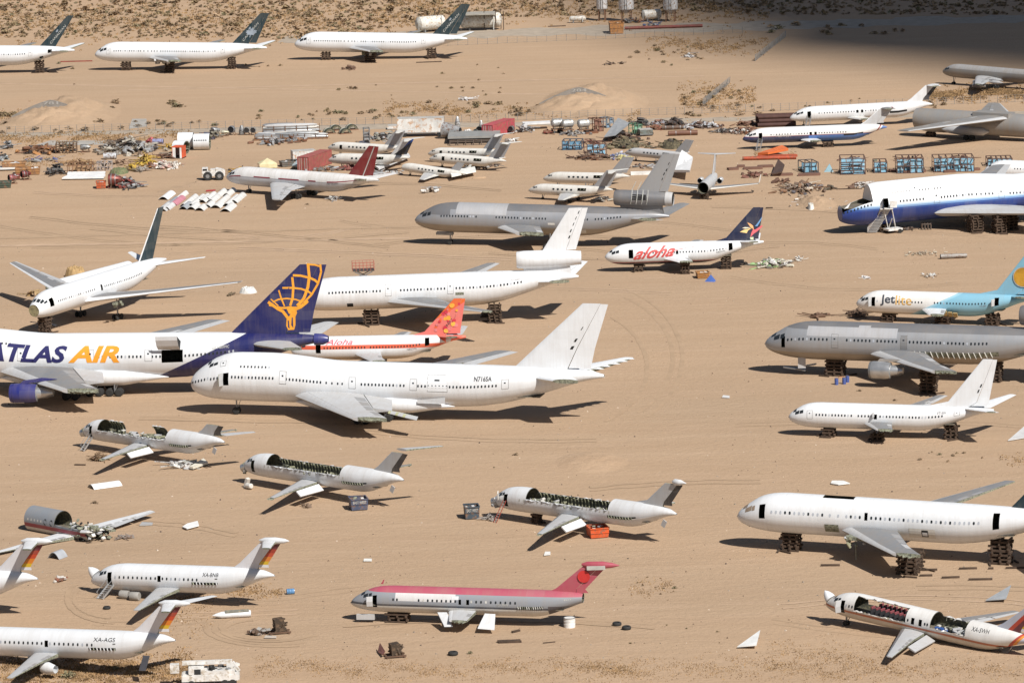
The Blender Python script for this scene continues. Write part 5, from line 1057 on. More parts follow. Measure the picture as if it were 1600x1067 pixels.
for q in ((0, 30, 178, 196, 9, 5, 9), (96, 112, 186, 195, 4, 4, 7), (120, 160, 168, 194, 13, 6, 12), (160, 185, 160, 174, 5, 5, 9), (40, 60, 188, 196, 4, 4, 7), (268, 290, 160, 170, 3, 5, 9), (210, 340, 185, 196, 10, 3, 6), (400, 700, 172, 190, 34, 3, 7), (500, 560, 138, 148, 3, 4, 7), (660, 800, 160, 178, 16, 3, 8), (700, 800, 135, 160, 8, 2, 4), (800, 830, 170, 182, 8, 5, 9), (830, 900, 165, 176, 8, 4, 7), (930, 990, 150, 172, 16, 3, 6), (980, 1110, 72, 104, 22, 2.5, 5), (1065, 1125, 145, 172, 12, 4, 8), (1110, 1160, 140, 156, 8, 3, 5), (1140, 1350, 150, 178, 10, 3, 5), (1050, 1330, 176, 186, 12, 4, 8), (1450, 1480, 158, 170, 6, 5, 9), (1200, 1420, 40, 55, 14, 5, 9), (0, 360, 196, 212, 16, 4, 8), (380, 800, 100, 160, 14, 2, 4), (80, 120, 100, 170, 4, 2, 5)): patch_shrubs(*q)
for q in ((108, 1058, 14, 1.6, 5), (180, 1046, 9, 1.4, 5), (735, 1021, 6, 1.5, 5), (1054, 919, 5, 1.6, 5), (985, 193, 11, 1.4, 3), (985, 1005, 3, 2, 1), (805, 711, 4, 2, 2), (148, 786, 5, 2, 2), (1343, 611, 3.5, 2, 2), (1398, 626, 4, 1.6, 2), (480, 320, 3, 2, 2)): shrub(*q)
patch_shrubs(985, 1060, 898, 945, 12, 1.5, 3.5); patch_shrubs(1420, 1580, 706, 730, 10, 1.5, 4); patch_shrubs(700, 1500, 690, 780, 8, 1, 2.5); patch_shrubs(980, 1200, 955, 1020, 6, 1, 3)
# far brush plain behind the top row: the biggest as single shrubs, the rest as one mass
plain = []
for _ in range(5600):
    x = rs.uniform(-60, 1660); y = rs.uniform(-30, 62)
    lim = 62 if x < 460 else (62 - (x - 460) * .11 if x < 660 else 30 - (x - 660) * .02)
    if x > 1150: lim = 24
    if y > lim or (x < 420 and 60 < y): continue
    plain.append((x, y, rs.uniform(1.8, 4.6) * (1.9 if rs.random() < .13 else 1)))
plain.sort(key=lambda q: -q[1]); keep = max(0, 296 - nshrub)
for q in plain[:keep]: shrub(q[0], q[1], q[2], rs.uniform(1.2, 2.))
mb = MB(); meshes = [o.data for o in protos]
for q in plain[keep:]:
    me = rs.choice(meshes); g = gp(q[0], q[1]); s = q[2] * mpp(q[0], q[1]); wd = s * rs.uniform(1.2, 2.); ca, sa = math.cos(rs.uniform(0, 6)), 0; a = rs.uniform(0, 6.28); ca, sa = math.cos(a), math.sin(a)
    step = 3; fs = [p_ for i, p_ in enumerate(me.polygons) if i % step == 0]
    for p_ in fs:
        vs = [me.vertices[i].co for i in p_.vertices]; cc = sum(vs, Vector()) / len(vs)
        mb.add([((v.x * ca - v.y * sa) * wd * 1.0 + g[0], (v.x * sa + v.y * ca) * wd + g[1], v.z * s - .03) for v in [cc + (v - cc) * 1.8 for v in vs]], [tuple(range(len(vs)))], me.materials[p_.material_index])
tag(mb.build('brush_plain', fix=False), 'brown desert brush covering the plain beyond the last jets', None, None, 'stuff')
DRYG = M('dry_yellow_grass', (.35, .225, .11), .95, var=.45, scale=.6); DRYB = M('dry_brown_grass', (.28, .18, .09), .95, var=.45, scale=.6)
mb = MB()
def grass(x0, x1, y0, y1, n, h=.35, wv=0):
    for _ in range(n):
        x = rs.uniform(x0, x1); t = (x - x0) / (x1 - x0); yc = (y0 + y1) / 2 + wv * math.sin(t * 9 + x0); y = rs.gauss(yc, (y1 - y0) / 4.)
        if math.sin(x * .11 + y * .35) + math.sin(x * .043 - y * .2) < rs.uniform(-1.6, 1.): continue
        g = gp(x, y); mt = rs.choice([DRYG, DRYB])
        for k in range(5):
            a = rs.uniform(0, 6.28); hh = h * rs.uniform(.4, 1.0); w_ = h * rs.uniform(.2, .6); o_ = Vector((g[0] + rs.uniform(-.5, .5), g[1] + rs.uniform(-1.2, 1.2), -.01)); d = Vector((math.cos(a), math.sin(a), 0)) * w_
            mb.add([o_ - d, o_ + d, o_ + d * .6 + Vector((rs.uniform(-.1, .1), rs.uniform(-.1, .1), hh))], [(0, 1, 2)], mt)
grass(0, 300, 1022, 1075, 3000, .28); grass(400, 1000, 1028, 1062, 2000, .17, 4); grass(900, 1600, 1026, 1066, 1700, .17, 3); grass(1200, 1400, 1000, 1060, 800, .17); grass(985, 1050, 905, 930, 160, .2); grass(330, 440, 912, 934, 300, .25); grass(265, 330, 905, 1012, 250, .2)
grass(0, 700, -5, 64, 3800, .55); grass(600, 1200, -10, 34, 2600, .55); grass(1450, 1600, 138, 158, 1500, .5); grass(1060, 1180, 130, 176, 900, .4); grass(1010, 1200, 58, 84, 900, .4); grass(0, 300, 205, 226, 1200, .4); grass(0, 160, 168, 200, 500, .4); grass(700, 1000, 165, 185, 700, .4); grass(1560, 1610, 712, 730, 80, .25); grass(600, 720, 160, 182, 400, .4); grass(1180, 1240, 232, 245, 200, .3); grass(40, 130, 240, 262, 300, .3)
tag(mb.build('dry_grass', fix=False), 'thin dry yellow grass in patches on the sand', None, None, 'stuff')

STM = [M('stone_' + c_, v_, .9) for c_, v_ in (('brown', (.17, .115, .075)), ('grey', (.24, .2, .16)), ('pale', (.5, .42, .34)), ('black', (.05, .04, .035)))]
mb = MB()
for _ in range(5200):
    x, y = rs.uniform(-30, 1630), rs.uniform(205, 1075); 
    if math.sin(x * .021 + 1.7) + math.sin(y * .05 + x * .013) < rs.uniform(-1.8, 1.6): continue
    g = gp(x, y); s = rs.choice([.05, .07, .1, .1, .16]); mt = rs.choice(STM[:2] + STM); a = rs.uniform(0, 6.28); vs = [(g[0] + s * math.cos(a + k * 2.1) * rs.uniform(.7, 1.6), g[1] + s * math.sin(a + k * 2.1) * rs.uniform(.7, 1.6), -.01) for k in range(3)] + [(g[0], g[1], s * rs.uniform(.6, 1.3))]
    mb.add(vs, [(0, 1, 3), (1, 2, 3), (2, 0, 3)], mt)
tag(mb.build('gravel', fix=False), 'scattered small stones and bits of scrap on the sand', None, None, 'stuff')
# ---------------------------------------------------------------- unseen white puffs added high up only to shade the far right corner
CLM = M('shade_caster_white', (.86, .86, .88), 1., var=.03); rc = random.Random(9); mb = MB(); ALT = 5200.
def blob(c, r, seed):
    rn = random.Random(seed); n, m_ = 14, 9; ph = [rn.uniform(0, 6) for _ in range(4)]; vs = []
    for j in range(m_ + 1):
        for i in range(n):
            th = math.pi * j / m_; a = 2 * math.pi * i / n; k = 1 + .16 * math.sin(3 * a + ph[0]) * math.sin(th) + .12 * math.sin(5 * th + ph[1]) + .08 * math.sin(7 * a + ph[2]) * math.sin(th)
            vs.append((c[0] + r * k * math.sin(th) * math.cos(a), c[1] + r * k * math.sin(th) * math.sin(a), c[2] + r * .6 * k * math.cos(th)))
    mb.add(vs, [(j * n + i, j * n + (i + 1) % n, (j + 1) * n + (i + 1) % n, (j + 1) * n + i) for j in range(m_) for i in range(n)], CLM)
for i in range(170):
    px = rc.uniform(1090, 1990); yb = (px - 1100) * .2 - 22; y0 = yb - rc.uniform(0, 80) - 8
    g = gp(px, max(y0, -95)); r = rc.uniform(22, 60) if yb - y0 < 40 else rc.uniform(60, 120)
    t = ALT + rc.uniform(-40, 160); blob((g[0] + SUN.x / SUN.z * t, g[1] + r * .9 + SUN.y / SUN.z * t, t), r, i)
o = mb.build('shade_caster', None, 80); tag(o, 'white puffy shape added out of view to shade the far right corner', None, None, 'structure')
# ================================================================ fences, tanks, scrap
WIRE = M('galvanised_wire', (.30, .30, .29), .6, .3); POSTM = M('fence_post_steel', (.22, .21, .2), .7)
def fence(a, b, n, hpx, label, rows=4, slats=0, tilt=0):
    A, B = gp(*a), gp(*b); h = hpx * mpp((a[0] + b[0]) / 2, (a[1] + b[1]) / 2); r = empty('wire_fence', (*A[:2], 0), 0, label, 'fence'); D = Vector(B - A)
    for i in range(n + 1):
        mb = MB(); q = D * (i / n); mb.tube(q, q + Vector((tilt * random.uniform(0, 1), 0, h)), .06, POSTM, n=6); mb.build('fence_post', r)
    mb = MB()
    for k in range(rows): z = h * (.1 + .85 * k / max(1, rows - 1)); mb.beam((0, 0, z), (D.x, D.y, z), .035, WIRE)
    for k in range(slats): q = D * ((k + .5) / slats); mb.box((q.x, q.y, h * .48), (D.length / slats * .55, .03, h * .9), M('slat_grey', (.24, .24, .235), .8), rz=math.atan2(D.y, D.x))
    mb.build('wire_panel', r); return r
fence((-30, 211), (790, 190), 60, 12, 'long chain link fence in front of the western bunker'); fence((795, 189), (1640, 158), 62, 12, 'long chain link fence running behind the scrap rows to the right edge')
fence((700, 72), (1160, 52), 30, 10, 'chain link fence in front of the storage tanks'); fence((1098, 166), (1140, 131), 8, 11, 'leaning slatted fence standing alone in the sand', 3, 26, .5); fence((1180, 96), (1228, 58), 7, 10, 'dark slatted fence at the edge of the shade', 3, 24)
# ---- builders; each returns a tagged root.  w,h in picture pixels, d in metres
def at(px, py): g = gp(px, py); return (g[0], g[1], 0)
def S_(px, py): return mpp(px, py)
def bin_(name, label, cat, px, py, w, h, d, rz, col, lid=False, rim=None, group=None, text=None):
    s = S_(px, py); W_, H = w * s, h * s; r = empty(name, at(px, py), rz, label, cat, group); mt = M('steel_' + str(col), col, .6, dirt=(.2, .12, .08)); t = .09; mb = MB()
    mb.box((0, 0, .15), (W_, d, .1), mt)
    for y in (-1, 1): mb.add([(-W_/2, y * d/2, .1), (W_/2, y * d/2, .1), (W_/2 * 1.08, y * d/2 * 1.12, H), (-W_/2 * 1.08, y * d/2 * 1.12, H)], [(0, 1, 2, 3)], mt)
    for x in (-1, 1): mb.add([(x * W_/2, -d/2, .1), (x * W_/2, d/2, .1), (x * W_/2 * 1.08, d/2 * 1.12, H), (x * W_/2 * 1.08, -d/2 * 1.12, H)], [(0, 1, 2, 3)], mt)
    mb.build('bin_body', r); mb = MB(); rm = rim or mt
    for y in (-1, 1): mb.box((0, y * d/2 * 1.12, H), (W_ * 1.1, t * 1.6, t * 1.6), rm); mb.box((0, y * d / 2 * 1.08, H * .55), (W_ * 1.05, t * 1.2, t), mt)
    for x in (-1, 1): mb.box((x * W_/2 * 1.08, 0, H), (t * 1.6, d * 1.12, t * 1.6), rm)
    mb.build('rim', r); mb = MB()
    for i in range(7): mb.box((random.uniform(-.35, .35) * W_, random.uniform(-.35, .35) * d, H * random.uniform(.5, .95)), (W_ * .3, .4, .15), random.choice([LGREY, CREAM, SPAR, TIMBER]), rz=random.random() * 3, ry=random.uniform(-.5, .5))
    mb.build('scrap_load', r)
    if text: 
        V, F = text_mesh(text, 0, .01); t_ = MB(); t_.add([(-W_ * .42 + u * W_ * .84, -d/2 * 1.1 - .03 - .02, H * .62 + v * H * .24) for u, v in V], F, PALE); t_.build('lettering', r)
    return r
def container(label, px, py, L, Wd, H, rz, col, group='shipping containers', door=True):
    r = empty('shipping_container', at(px, py), rz, label, 'container', group); mt = M('box_' + str(col), col, .65, dirt=(.25, .13, .08)); mb = MB(); k = int(L / .3)
    for y in (-1, 1):
        vs = []
        for i in range(k + 1):
            o = .06 if (i // 1) % 2 else 0; vs += [(-L/2 + L * i / k, y * (Wd/2 - o), .12), (-L/2 + L * i / k, y * (Wd/2 - o), H)]
        mb.add(vs, [(2*i, 2*i+2, 2*i+3, 2*i+1) for i in range(k)], mt)
    mb.box((0, 0, H - .03), (L, Wd, .06), mt); mb.box((0, 0, .15), (L, Wd, .1), mt); mb.box((L/2 - .03, 0, H/2), (.06, Wd - .02, H - .2), mt); mb.build('container_body', r)
    mb = MB()
    for x in (-1, 1):
        for y in (-1, 1): mb.box((x * (L/2 - .02), y * (Wd/2 - .02), H/2), (.16, .16, H + .06), mt)
    mb.build('corner_post', r)
    for y in (-1, 1):
        mb = MB(); mb.box((-L/2 - .03, y * Wd / 4, H/2), (.06, Wd/2 - .06, H - .3), mt)
        for q in (-.25, .25): mb.tube((-L/2 - .1, y * Wd / 4 + q, .2), (-L/2 - .1, y * Wd / 4 + q, H - .2), .035, PALE, n=6)
        mb.build('container_door', r)
    return r
def pipe(name, label, cat, px, py, w, dpx, rz, col, hollow=True, group=None, bands=0, taper=1.):
    s = S_(px, py); L, r_ = w * s, dpx * s / 2; r = empty(name, at(px, py), rz, label, cat, group); mt = M('pipe_' + str(col), col, .6, .2, dirt=(.15, .08, .05)); mb = MB()
    prof = [(0, r_ * .86), (0, r_), (.5, r_ * (1 + taper) / 2), (1, r_ * taper), (1, r_ * .8 * taper)]; mb.lathe((-L/2, 0, r_), (L/2, 0, r_), prof, mt, 16, False); mb.build('tube_shell', r, 40)
    mb = MB(); mb.lathe((-L/2, 0, r_), (L/2, 0, r_), [(.02, r_ * .84), (.02, .01)], HOLE, 16, False); mb.lathe((-L/2, 0, r_), (L/2, 0, r_), [(.98, .01), (.98, r_ * .78 * taper)], HOLE, 16, False); mb.build('end_opening', r)
    if bands:
        mb = MB()
        for i in range(bands): t = -L/2 + L * (i + .5) / bands; mb.lathe((t, 0, r_), (t + .12, 0, r_), [(0, r_ * .98), (0, r_ * 1.05), (1, r_ * 1.05), (1, r_ * .98)], STEEL, 16, False)
        mb.build('band', r)
    return r
def pile(label, px, py, w, h, d, cols, n, rz=0, long=.5, name='scrap_pile', cat='scrap pile', size=1., group=None):
    n = max(n, 14); s = S_(px, py); W_, H = w * s, h * s; mb = MB(); ms = [M('scrap_' + str(c), c, .7, dirt=(.16, .1, .07)) for c in cols]
    for i in range(n):
        u, v = random.gauss(0, .24), random.gauss(0, .24); k = max(.05, 1 - 1.6 * math.hypot(u, v)); z = random.uniform(0, H * k) * .9 + .12; p = (u * W_, v * d, z); mt = random.choice(ms); q = random.random(); L = random.uniform(.4, 1.8) * size
        if q < .35: mb.box(p, (L, random.uniform(.2, .9) * size, random.uniform(.08, .5) * size), mt, rz=random.random() * 6, rx=random.uniform(-.6, .6), ry=random.uniform(-.5, .5))
        elif q < .35 + long * .5: a = random.random() * 6; e = random.uniform(-.4, .4); mb.beam(p, (p[0] + math.cos(a) * L * 2, p[1] + math.sin(a) * L * 2, max(.05, p[2] + e * L)), .14 * size, mt)
        elif q < .8: a = random.random() * 6; mb.lathe(p, (p[0] + math.cos(a) * L * .8, p[1] + math.sin(a) * L * .8, p[2] + .2), [(0, .3 * size), (.3, .36 * size), (1, .26 * size)], mt, 9)
        else: a = random.random() * 3; mb.slab([p, (p[0] + L, p[1] + .2, p[2] + random.uniform(-.3, .5)), (p[0] + L * .8, p[1] + L * .7, p[2] + .2), (p[0] - .1, p[1] + L * .5, p[2] + .1)], (0, 0, .05), mt)
    o = mb.build(name, None, 35); o.location = at(px, py); o.rotation_euler = (0, 0, rz); return tag(o, label, cat, group)
def engine(label, px, py, w, dpx, rz, col, lip=None, stand=True, group='loose jet engines', vertical=False):
    s = S_(px, py); L, r_ = w * s, dpx * s / 2; r = empty('jet_engine', at(px, py), rz, label, 'jet engine', group); mt = M('cowl_' + str(col), col, .45, .4, dirt=(.1, .08, .06)); z = r_ + (.5 if stand else .02); mb = MB()
    a, b = ((-L/2, 0, z), (L/2, 0, z)) if not vertical else ((0, 0, .1), (0, 0, L))
    mb.lathe(a, b, [(0, r_ * .88), (.03, r_), (.4, r_), (.62, r_ * .8), (.9, r_ * .55), (1, r_ * .3), (1, .01)], mt, 18, False); mb.build('engine_cowl', r, 40)
    mb = MB(); mb.lathe(a, b, [(0, r_ * .88), (.12, r_ * .8), (.12, .05), (.02, .02)], M('fan_dark', (.05, .05, .055), .4, .5), 18, False); mb.build('fan', r, 40)
    mb = MB(); mb.lathe(a, b, [(.2, r_ * 1.0), (.2, r_ * 1.05), (.26, r_ * 1.05), (.26, r_)], STEEL, 18, False); mb.lathe(a, b, [(.5, r_ * .92), (.5, r_ * 1.0), (.54, r_ * .98), (.54, r_ * .9)], STEEL, 18, False)
    for i in range(6): an = i; mb.beam((-L * .1 + .2 * i, math.cos(an) * r_ * .95, z + math.sin(an) * r_ * .95) if not vertical else (math.cos(an) * r_, math.sin(an) * r_, L * .3), (L * .25, math.cos(an) * r_ * .7, z + math.sin(an) * r_ * .7) if not vertical else (math.cos(an) * r_ * .6, math.sin(an) * r_ * .6, L * .7), .12, random.choice([SPAR, STEEL, HOLE]))
    mb.build('accessory_pipes', r)
    if stand and not vertical:
        mb = MB()
        for x in (-.3, .3):
            for y in (-1, 1): mb.beam((x * L, y * r_, 0), (x * L, y * r_ * .4, z - r_ * .7), .12, M('stand_rust', (.2, .1, .06), .8))
        for y in (-1, 1): mb.beam((-L * .45, y * r_, .1), (L * .45, y * r_, .1), .16, M('stand_rust'))
        mb.build('stand', r)
    return r
def arc_panel(label, px, py, w, d, rise, rz, col, name='skin_sheet', group='curved skin panels on the sand', tilt=0, stripe=None):
    s = S_(px, py); W_ = w * s; mb = MB(); mt = M('skin_' + str(col), col, .5, dirt=None, var=.12); N = 8; vs = []
    for y in (-d/2, d/2):
        for o in (0, -.07):
            for i in range(N + 1): t = i / N * 2 - 1; vs.append((t * W_/2, y, max(.03, rise * (1 - t * t) + .05 + o)))
    k = N + 1
    for i in range(N): mb.f.append((i, i+1, 2*k+i+1, 2*k+i)); mb.f.append((k+i, 3*k+i, 3*k+i+1, k+i+1)); mb.f.append((i, k+i, k+i+1, i+1)); mb.f.append((2*k+i, 2*k+i+1, 3*k+i+1, 3*k+i))
    mb.f += [(0, 2*k, 3*k, k), (N, k+N, 3*k+N, 2*k+N)]; mb.v = [tuple(map(float, v)) for v in vs]; sl_ = mb.slot(mt); mb.m = [sl_] * len(mb.f)
    o = mb.build(name, None, 40); o.location = at(px, py); o.rotation_euler = (tilt, 0, rz); tag(o, label, 'panel', group)
    mb = MB()
    for t in (-.5, 0, .5): mb.beam((t * W_/2, -d/2 + .05, rise * (1 - t * t) - .06), (t * W_/2, d/2 - .05, rise * (1 - t * t) - .06), .08, SPAR)
    mb.build('stringer', o)
    if stripe: 
        mb = MB(); mb.add([(x * W_/2, y, rise * (1 - x * x) + .065) for y in (-d/2, d/2) for x in (-.5, -.38)], [(0, 1, 3, 2)], M(stripe)); mb.build('stripe', o)
    return o
def flat_panel(label, pts, h, col, name='metal_sheet', cat='metal sheet', th=.12, group=None, tip=0):
    """flat piece, outline given on the ground in picture pixels"""
    g0 = gp(*pts[0]); mb = MB(); mt = M('flat_' + str(col), col, .5, var=.15, dirt=None); P = [gp(*q) for q in pts]
    mb.slab([(q[0] - g0[0], q[1] - g0[1], h + tip * i / len(pts)) for i, q in enumerate(P)], (0, 0, th), mt); o = mb.build(name); o.location = (g0[0], g0[1], .02); return tag(o, label, cat, group)
def plank(label, px, py, w, rz, n=1, group='timbers lying on the sand', th=.25, col=None):
    s = S_(px, py); mb = MB(); mt = TIMBER if col is None else M('timber_' + str(col), col, .9)
    for i in range(n): mb.box((random.uniform(-.2, .2), i * th * 1.2, th / 2), (w * s, th, th), mt, rz=random.uniform(-.02, .02))
    o = mb.build('timber_beam'); o.location = at(px, py); o.rotation_euler = (0, 0, rz); return tag(o, label, 'timber', group)
def tyre(label, px, py, dpx, wd=.5, flat_=True, group='tyres lying on the sand'):
    r_ = dpx * S_(px, py) / 2; mb = MB(); mb.lathe((0, 0, 0), (0, 0, wd), [(.05, r_ * .5), (.0, r_ * .8), (.25, r_), (.75, r_), (1, r_ * .8), (.95, r_ * .5), (.05, r_ * .5)], TYRE, 18, False); o = mb.build('tyre', None, 50); o.location = at(px, py); return tag(o, label, 'tyre', group)
def drum(label, px, py, dpx, hpx, col, group=None, lie=False, rz=0):
    s = S_(px, py); r_, h = dpx * s / 2, hpx * s; mt = M('drum_' + str(col), col, .5); r = empty('oil_drum', at(px, py), rz, label, 'drum', group); a, b = ((0, 0, 0), (0, 0, h)) if not lie else ((-h/2, 0, r_), (h/2, 0, r_)); mb = MB()
    mb.lathe(a, b, [(0, r_), (.3, r_), (.33, r_ * 1.05), (.36, r_), (.64, r_), (.67, r_ * 1.05), (.7, r_), (1, r_)], mt, 16); mb.build('drum_body', r, 40); mb = MB(); mb.lathe(a, b, [(.98, r_ * 1.04), (1.02, r_ * 1.04), (1.02, r_ * .9)], STEEL, 16, False); mb.build('drum_rim', r, 40); return r
def frame(name, label, cat, px, py, w, h, d, rz, col, pan=None, nx=4, nz=2, group=None, junk=0):
    """steel cradle: posts, rails and optional sheet panels set in the bays"""
    s = S_(px, py); W_, H = w * s, h * s; mt = M('frame_' + str(col), col, .8, dirt=(.1, .06, .04)); r = empty(name, at(px, py), rz, label, cat, group)
    for y in (-d/2, d/2):
        mb = MB()
        for i in range(nx + 1): mb.beam((-W_/2 + W_ * i / nx, y, 0), (-W_/2 + W_ * i / nx, y, H), .16, mt)
        for k in range(nz + 1): mb.beam((-W_/2, y, max(.08, H * k / nz)), (W_/2, y, max(.08, H * k / nz)), .16, mt)
        mb.build('side_frame', r)
    mb = MB()
    for i in range(nx + 1):
        for z in (.08, H): mb.beam((-W_/2 + W_ * i / nx, -d/2, z), (-W_/2 + W_ * i / nx, d/2, z), .14, mt)
    mb.build('cross_beams', r)
    if group == 'blue panelled cradles':
        mb = MB(); mb.box((0, 0, H * .46), (W_ * .97, .12, H * .86), M('sheet_dark_blue', (.10, .22, .31), .6, dirt=(.16, .1, .07))); mb.box((0, d * .2, H * .25), (W_ * .95, d * .5, .1), M('sheet_dark_blue')); mb.build('back_sheet', r)
    if pan:
        pm = M('sheet_' + str(pan), pan, .55, dirt=(.2, .12, .08))
        for k in range(nz):
            for i in range(nx):
                if random.random() < .05: continue
                x0, x1 = -W_/2 + W_ * (i + .04) / nx, -W_/2 + W_ * (i + .96) / nx; z0, z1 = H * (k + .06) / nz, H * (k + .92) / nz; mb = MB(); y = -d/2 * random.uniform(.5, .95)
                mb.slab([(x0, y, z0), (x1, y, z0), (x1, y + .25, z1), (x0, y + .25, z1)], (0, .06, 0), pm); mb.build('sheet_panel', r)
    if junk:
        mb = MB()
        for i in range(junk): mb.box((random.uniform(-.45, .45) * W_, random.uniform(-.4, .4) * d, random.uniform(.2, H)), (random.uniform(.3, 1.2), .4, .3), random.choice([TIMBER, SPAR, HOLE, STEEL]), rz=random.random() * 3)
        mb.build('scrap_load', r)
    return r
RUST = (.17, .075, .04); DRUST = (.10, .05, .033); BLK = (.03, .03, .032); SIL = (.30, .31, .32); BLU = (.13, .30, .45); ORW = (.42, .2, .07)
# ---- far tanks and plant
def silo(px, py, dpx, hpx, label, dark=False):
    s = S_(px, py); r_, h = dpx * s / 2, hpx * s; r = empty('storage_silo', at(px, py), 0, label, 'silo', 'upright storage silos'); mb = MB(); mb.lathe((0, 0, 2.6), (0, 0, h), [(-.02, r_ * .35), (.1, r_), (.9, r_), (1, r_ * .5), (1.02, .02)], M('silo_white', (.56, .56, .57), .5, dirt=(.3, .2, .13)), 22); mb.build('silo_shell', r, 40)
    for a in range(4): mb = MB(); x, y = r_ * .8 * math.cos(a * 1.57 + .6), r_ * .8 * math.sin(a * 1.57 + .6); mb.beam((x, y, 0), (x, y, 3.6), .25, M('stand_rust')); mb.build('leg', r)
    mb = MB(); mb.beam((-r_ * .2, -r_ - .1, 2), (-r_ * .2, -r_ - .1, h), .1, STEEL); mb.beam((-r_ * .2 + .5, -r_ - .1, 2), (-r_ * .2 + .5, -r_ - .1, h), .1, STEEL); mb.build('ladder', r); return r
silo(941, 33, 17, 62, 'narrow white upright silo, leftmost of three'); silo(979, 34, 24, 66, 'grey white upright silo behind the rusty box, middle of three'); silo(1048, 34, 23, 64, 'white upright silo with rusty base, rightmost of three')
def tank(px, py, w, dpx, rz, label):
    s = S_(px, py); L, r_ = w * s, dpx * s / 2; r = empty('storage_tank', at(px, py), rz, label, 'tank', 'lying storage tanks'); mb = MB(); mb.lathe((-L/2, 0, r_ + .5), (L/2, 0, r_ + .5), [(-.04, .05), (0, r_ * .75), (.05, r_), (.95, r_), (1, r_ * .75), (1.04, .05)], M('tank_white', (.62, .61, .57), .5, dirt=(.4, .3, .2)), 22); mb.build('tank_shell', r, 40)
    for x in (-.3, .3): mb = MB(); mb.box((x * L, 0, .35), (.4, r_ * 1.6, .7), STEEL); mb.build('saddle', r)
    mb = MB(); mb.beam((-L/2 - .2, -r_ * .6, .3), (-L/2 - .2, -r_ * .6, r_ * 2.2), .12, PALE); mb.beam((L * .3, -r_ - .1, .3), (L * .3, -r_ - .1, r_ * 2.3), .2, PALE); mb.box((-L/2 - .12, .3, r_ * 1.4), (.1, .7, .7), HOLE); mb.build('pipework', r); return r
tank(673, 50, 46, 22, .5, 'fat cream tank lying left of the dark green fin'); tank(752, 47, 62, 24, .08, 'long cream tank under a flat shade roof'); tank(1018, 33, 30, 15, .35, 'small white tank lying between the silos'); tank(903, 36, 24, 8, 0, 'low white tank on a trailer left of the silos')
r = empty('shade_roof', at(757, 48), 0, 'flat grey shade roof on thin posts over the long tank', 'shelter'); s = S_(757, 48); mb = MB(); mb.box((-1, 0, 27 * s), (46 * s, 7, .3), M('roof_sheet', (.33, .31, .27), .8)); mb.build('roof', r)
for x in (-22, 0, 18, 26, 30): mb = MB(); mb.beam((x * s, 1.5 * (x % 3), 0), (x * s, 1.5 * (x % 3), 30 * s), .22, TIMBER); mb.build('post', r)
mb = MB()
for x in (-30, -24): mb.beam((x * s - 10, 1, 0), (x * s - 8, 1, 34 * s), .3, TIMBER)
o = mb.build('timber_poles'); o.location = at(757, 48); tag(o, 'two leaning timber poles behind the dark green fin', 'poles')
bin_('rust_box', 'rusty orange steel box below the middle silo', 'steel box', 963, 52, 20, 17, 5, .05, ORW)
pipe('steel_beam', 'very long dark red beam lying by the storage silos', 'beam', 1037, 45, 122, 5, .06, (.22, .06, .05)); pile('blue machine by the long red beam', 1022, 42, 26, 12, 5, [(.05, .09, .2), (.1, .13, .2), SIL], 22); pile('dark machinery below the silos', 985, 36, 40, 12, 5, [BLK, STEEL and (.12, .12, .12), RUST], 30)
plank('long dark plank on the pale road left of the silos', 870, 42, 28, .1, 1, None); pile('thin brown branches on the open sand', 955, 101, 36, 4, 3, [(.1, .07, .05)], 10, long=1.); pile('black and white scrap on the far sand', 1078, 90, 13, 8, 2.5, [BLK, (.5, .5, .5)], 10); pile('small white scrap on the far sand', 728, 157, 7, 5, 2, [(.6, .6, .6)], 4)
plank('rust red beam beside the first green tailed jet', 120, 97, 50, -.02, 1, None, .3, (.25, .07, .05)); pile('low brown slab in front of the rightmost green tailed jet', 549, 109, 20, 5, 4, [(.15, .09, .06)], 8); plank('long timber near the rightmost green tailed jet', 671, 98, 40, .1, 1, None)
# ---- left yard
pile('rust coloured heap of timber and steel, far left', 62, 238, 62, 13, 9, [RUST, ORW, (.2, .11, .06), BLK], 90, size=1.3); frame('cargo_rack', 'open brown cargo rack beside the rust heap', 'rack', 104, 238, 32, 14, 4, .05, (.11, .06, .03), None, 6, 2, junk=14)
engine('silver engine with black intake left of the metal heap', 134, 238, 16, 9, -.1, SIL); pile('tall tangled heap of grey and brown aircraft metal', 198, 236, 90, 24, 14, [SIL, (.3, .29, .27), (.2, .17, .13), BLK, (.13, .09, .06), (.45, .42, .36)], 240, size=1.25)
pipe('fuel_tank', 'shiny silver round tank in front of the tangled heap', 'tank', 172, 249, 20, 10, .0, (.5, .52, .55)); 
for x, y, w_, h_, l in ((22, 263, 34, 9, 'long plywood crate, rear of three at the left edge'), (34, 272, 18, 9, 'plywood crate, front left of three'), (53, 272, 18, 10, 'plywood crate, front right of three')): bin_('wooden_crate', l, 'crate', x, y, w_, h_, 3.2, .06, (.38, .2, .085), group='plywood crates at the left edge')
pile('blue tarpaulin over pipes behind the plywood crates', 62, 252, 60, 5, 5, [(.08, .11, .3), SIL, (.2, .19, .17)], 26, long=1.); flat_panel('flat white panel beside the plywood crates', [(-6, 268), (27, 267), (25, 262), (-6, 263)], .3, (.7, .68, .64))
pile('black machine with a mast beside the plywood crates', 87, 272, 20, 18, 5, [BLK, (.06, .07, .07), (.1, .1, .1)], 50); frame('jig_frame', 'rusty jig frame with white posts behind the white wing panel', 'frame', 126, 270, 38, 14, 5, .03, (.2, .1, .05), (.33, .2, .1), 5, 1, junk=12); frame('jig_frame', 'white and red light frame right of the rusty jig frame', 'frame', 164, 265, 22, 12, 4, .03, (.42, .36, .33), None, 4, 2, junk=8)
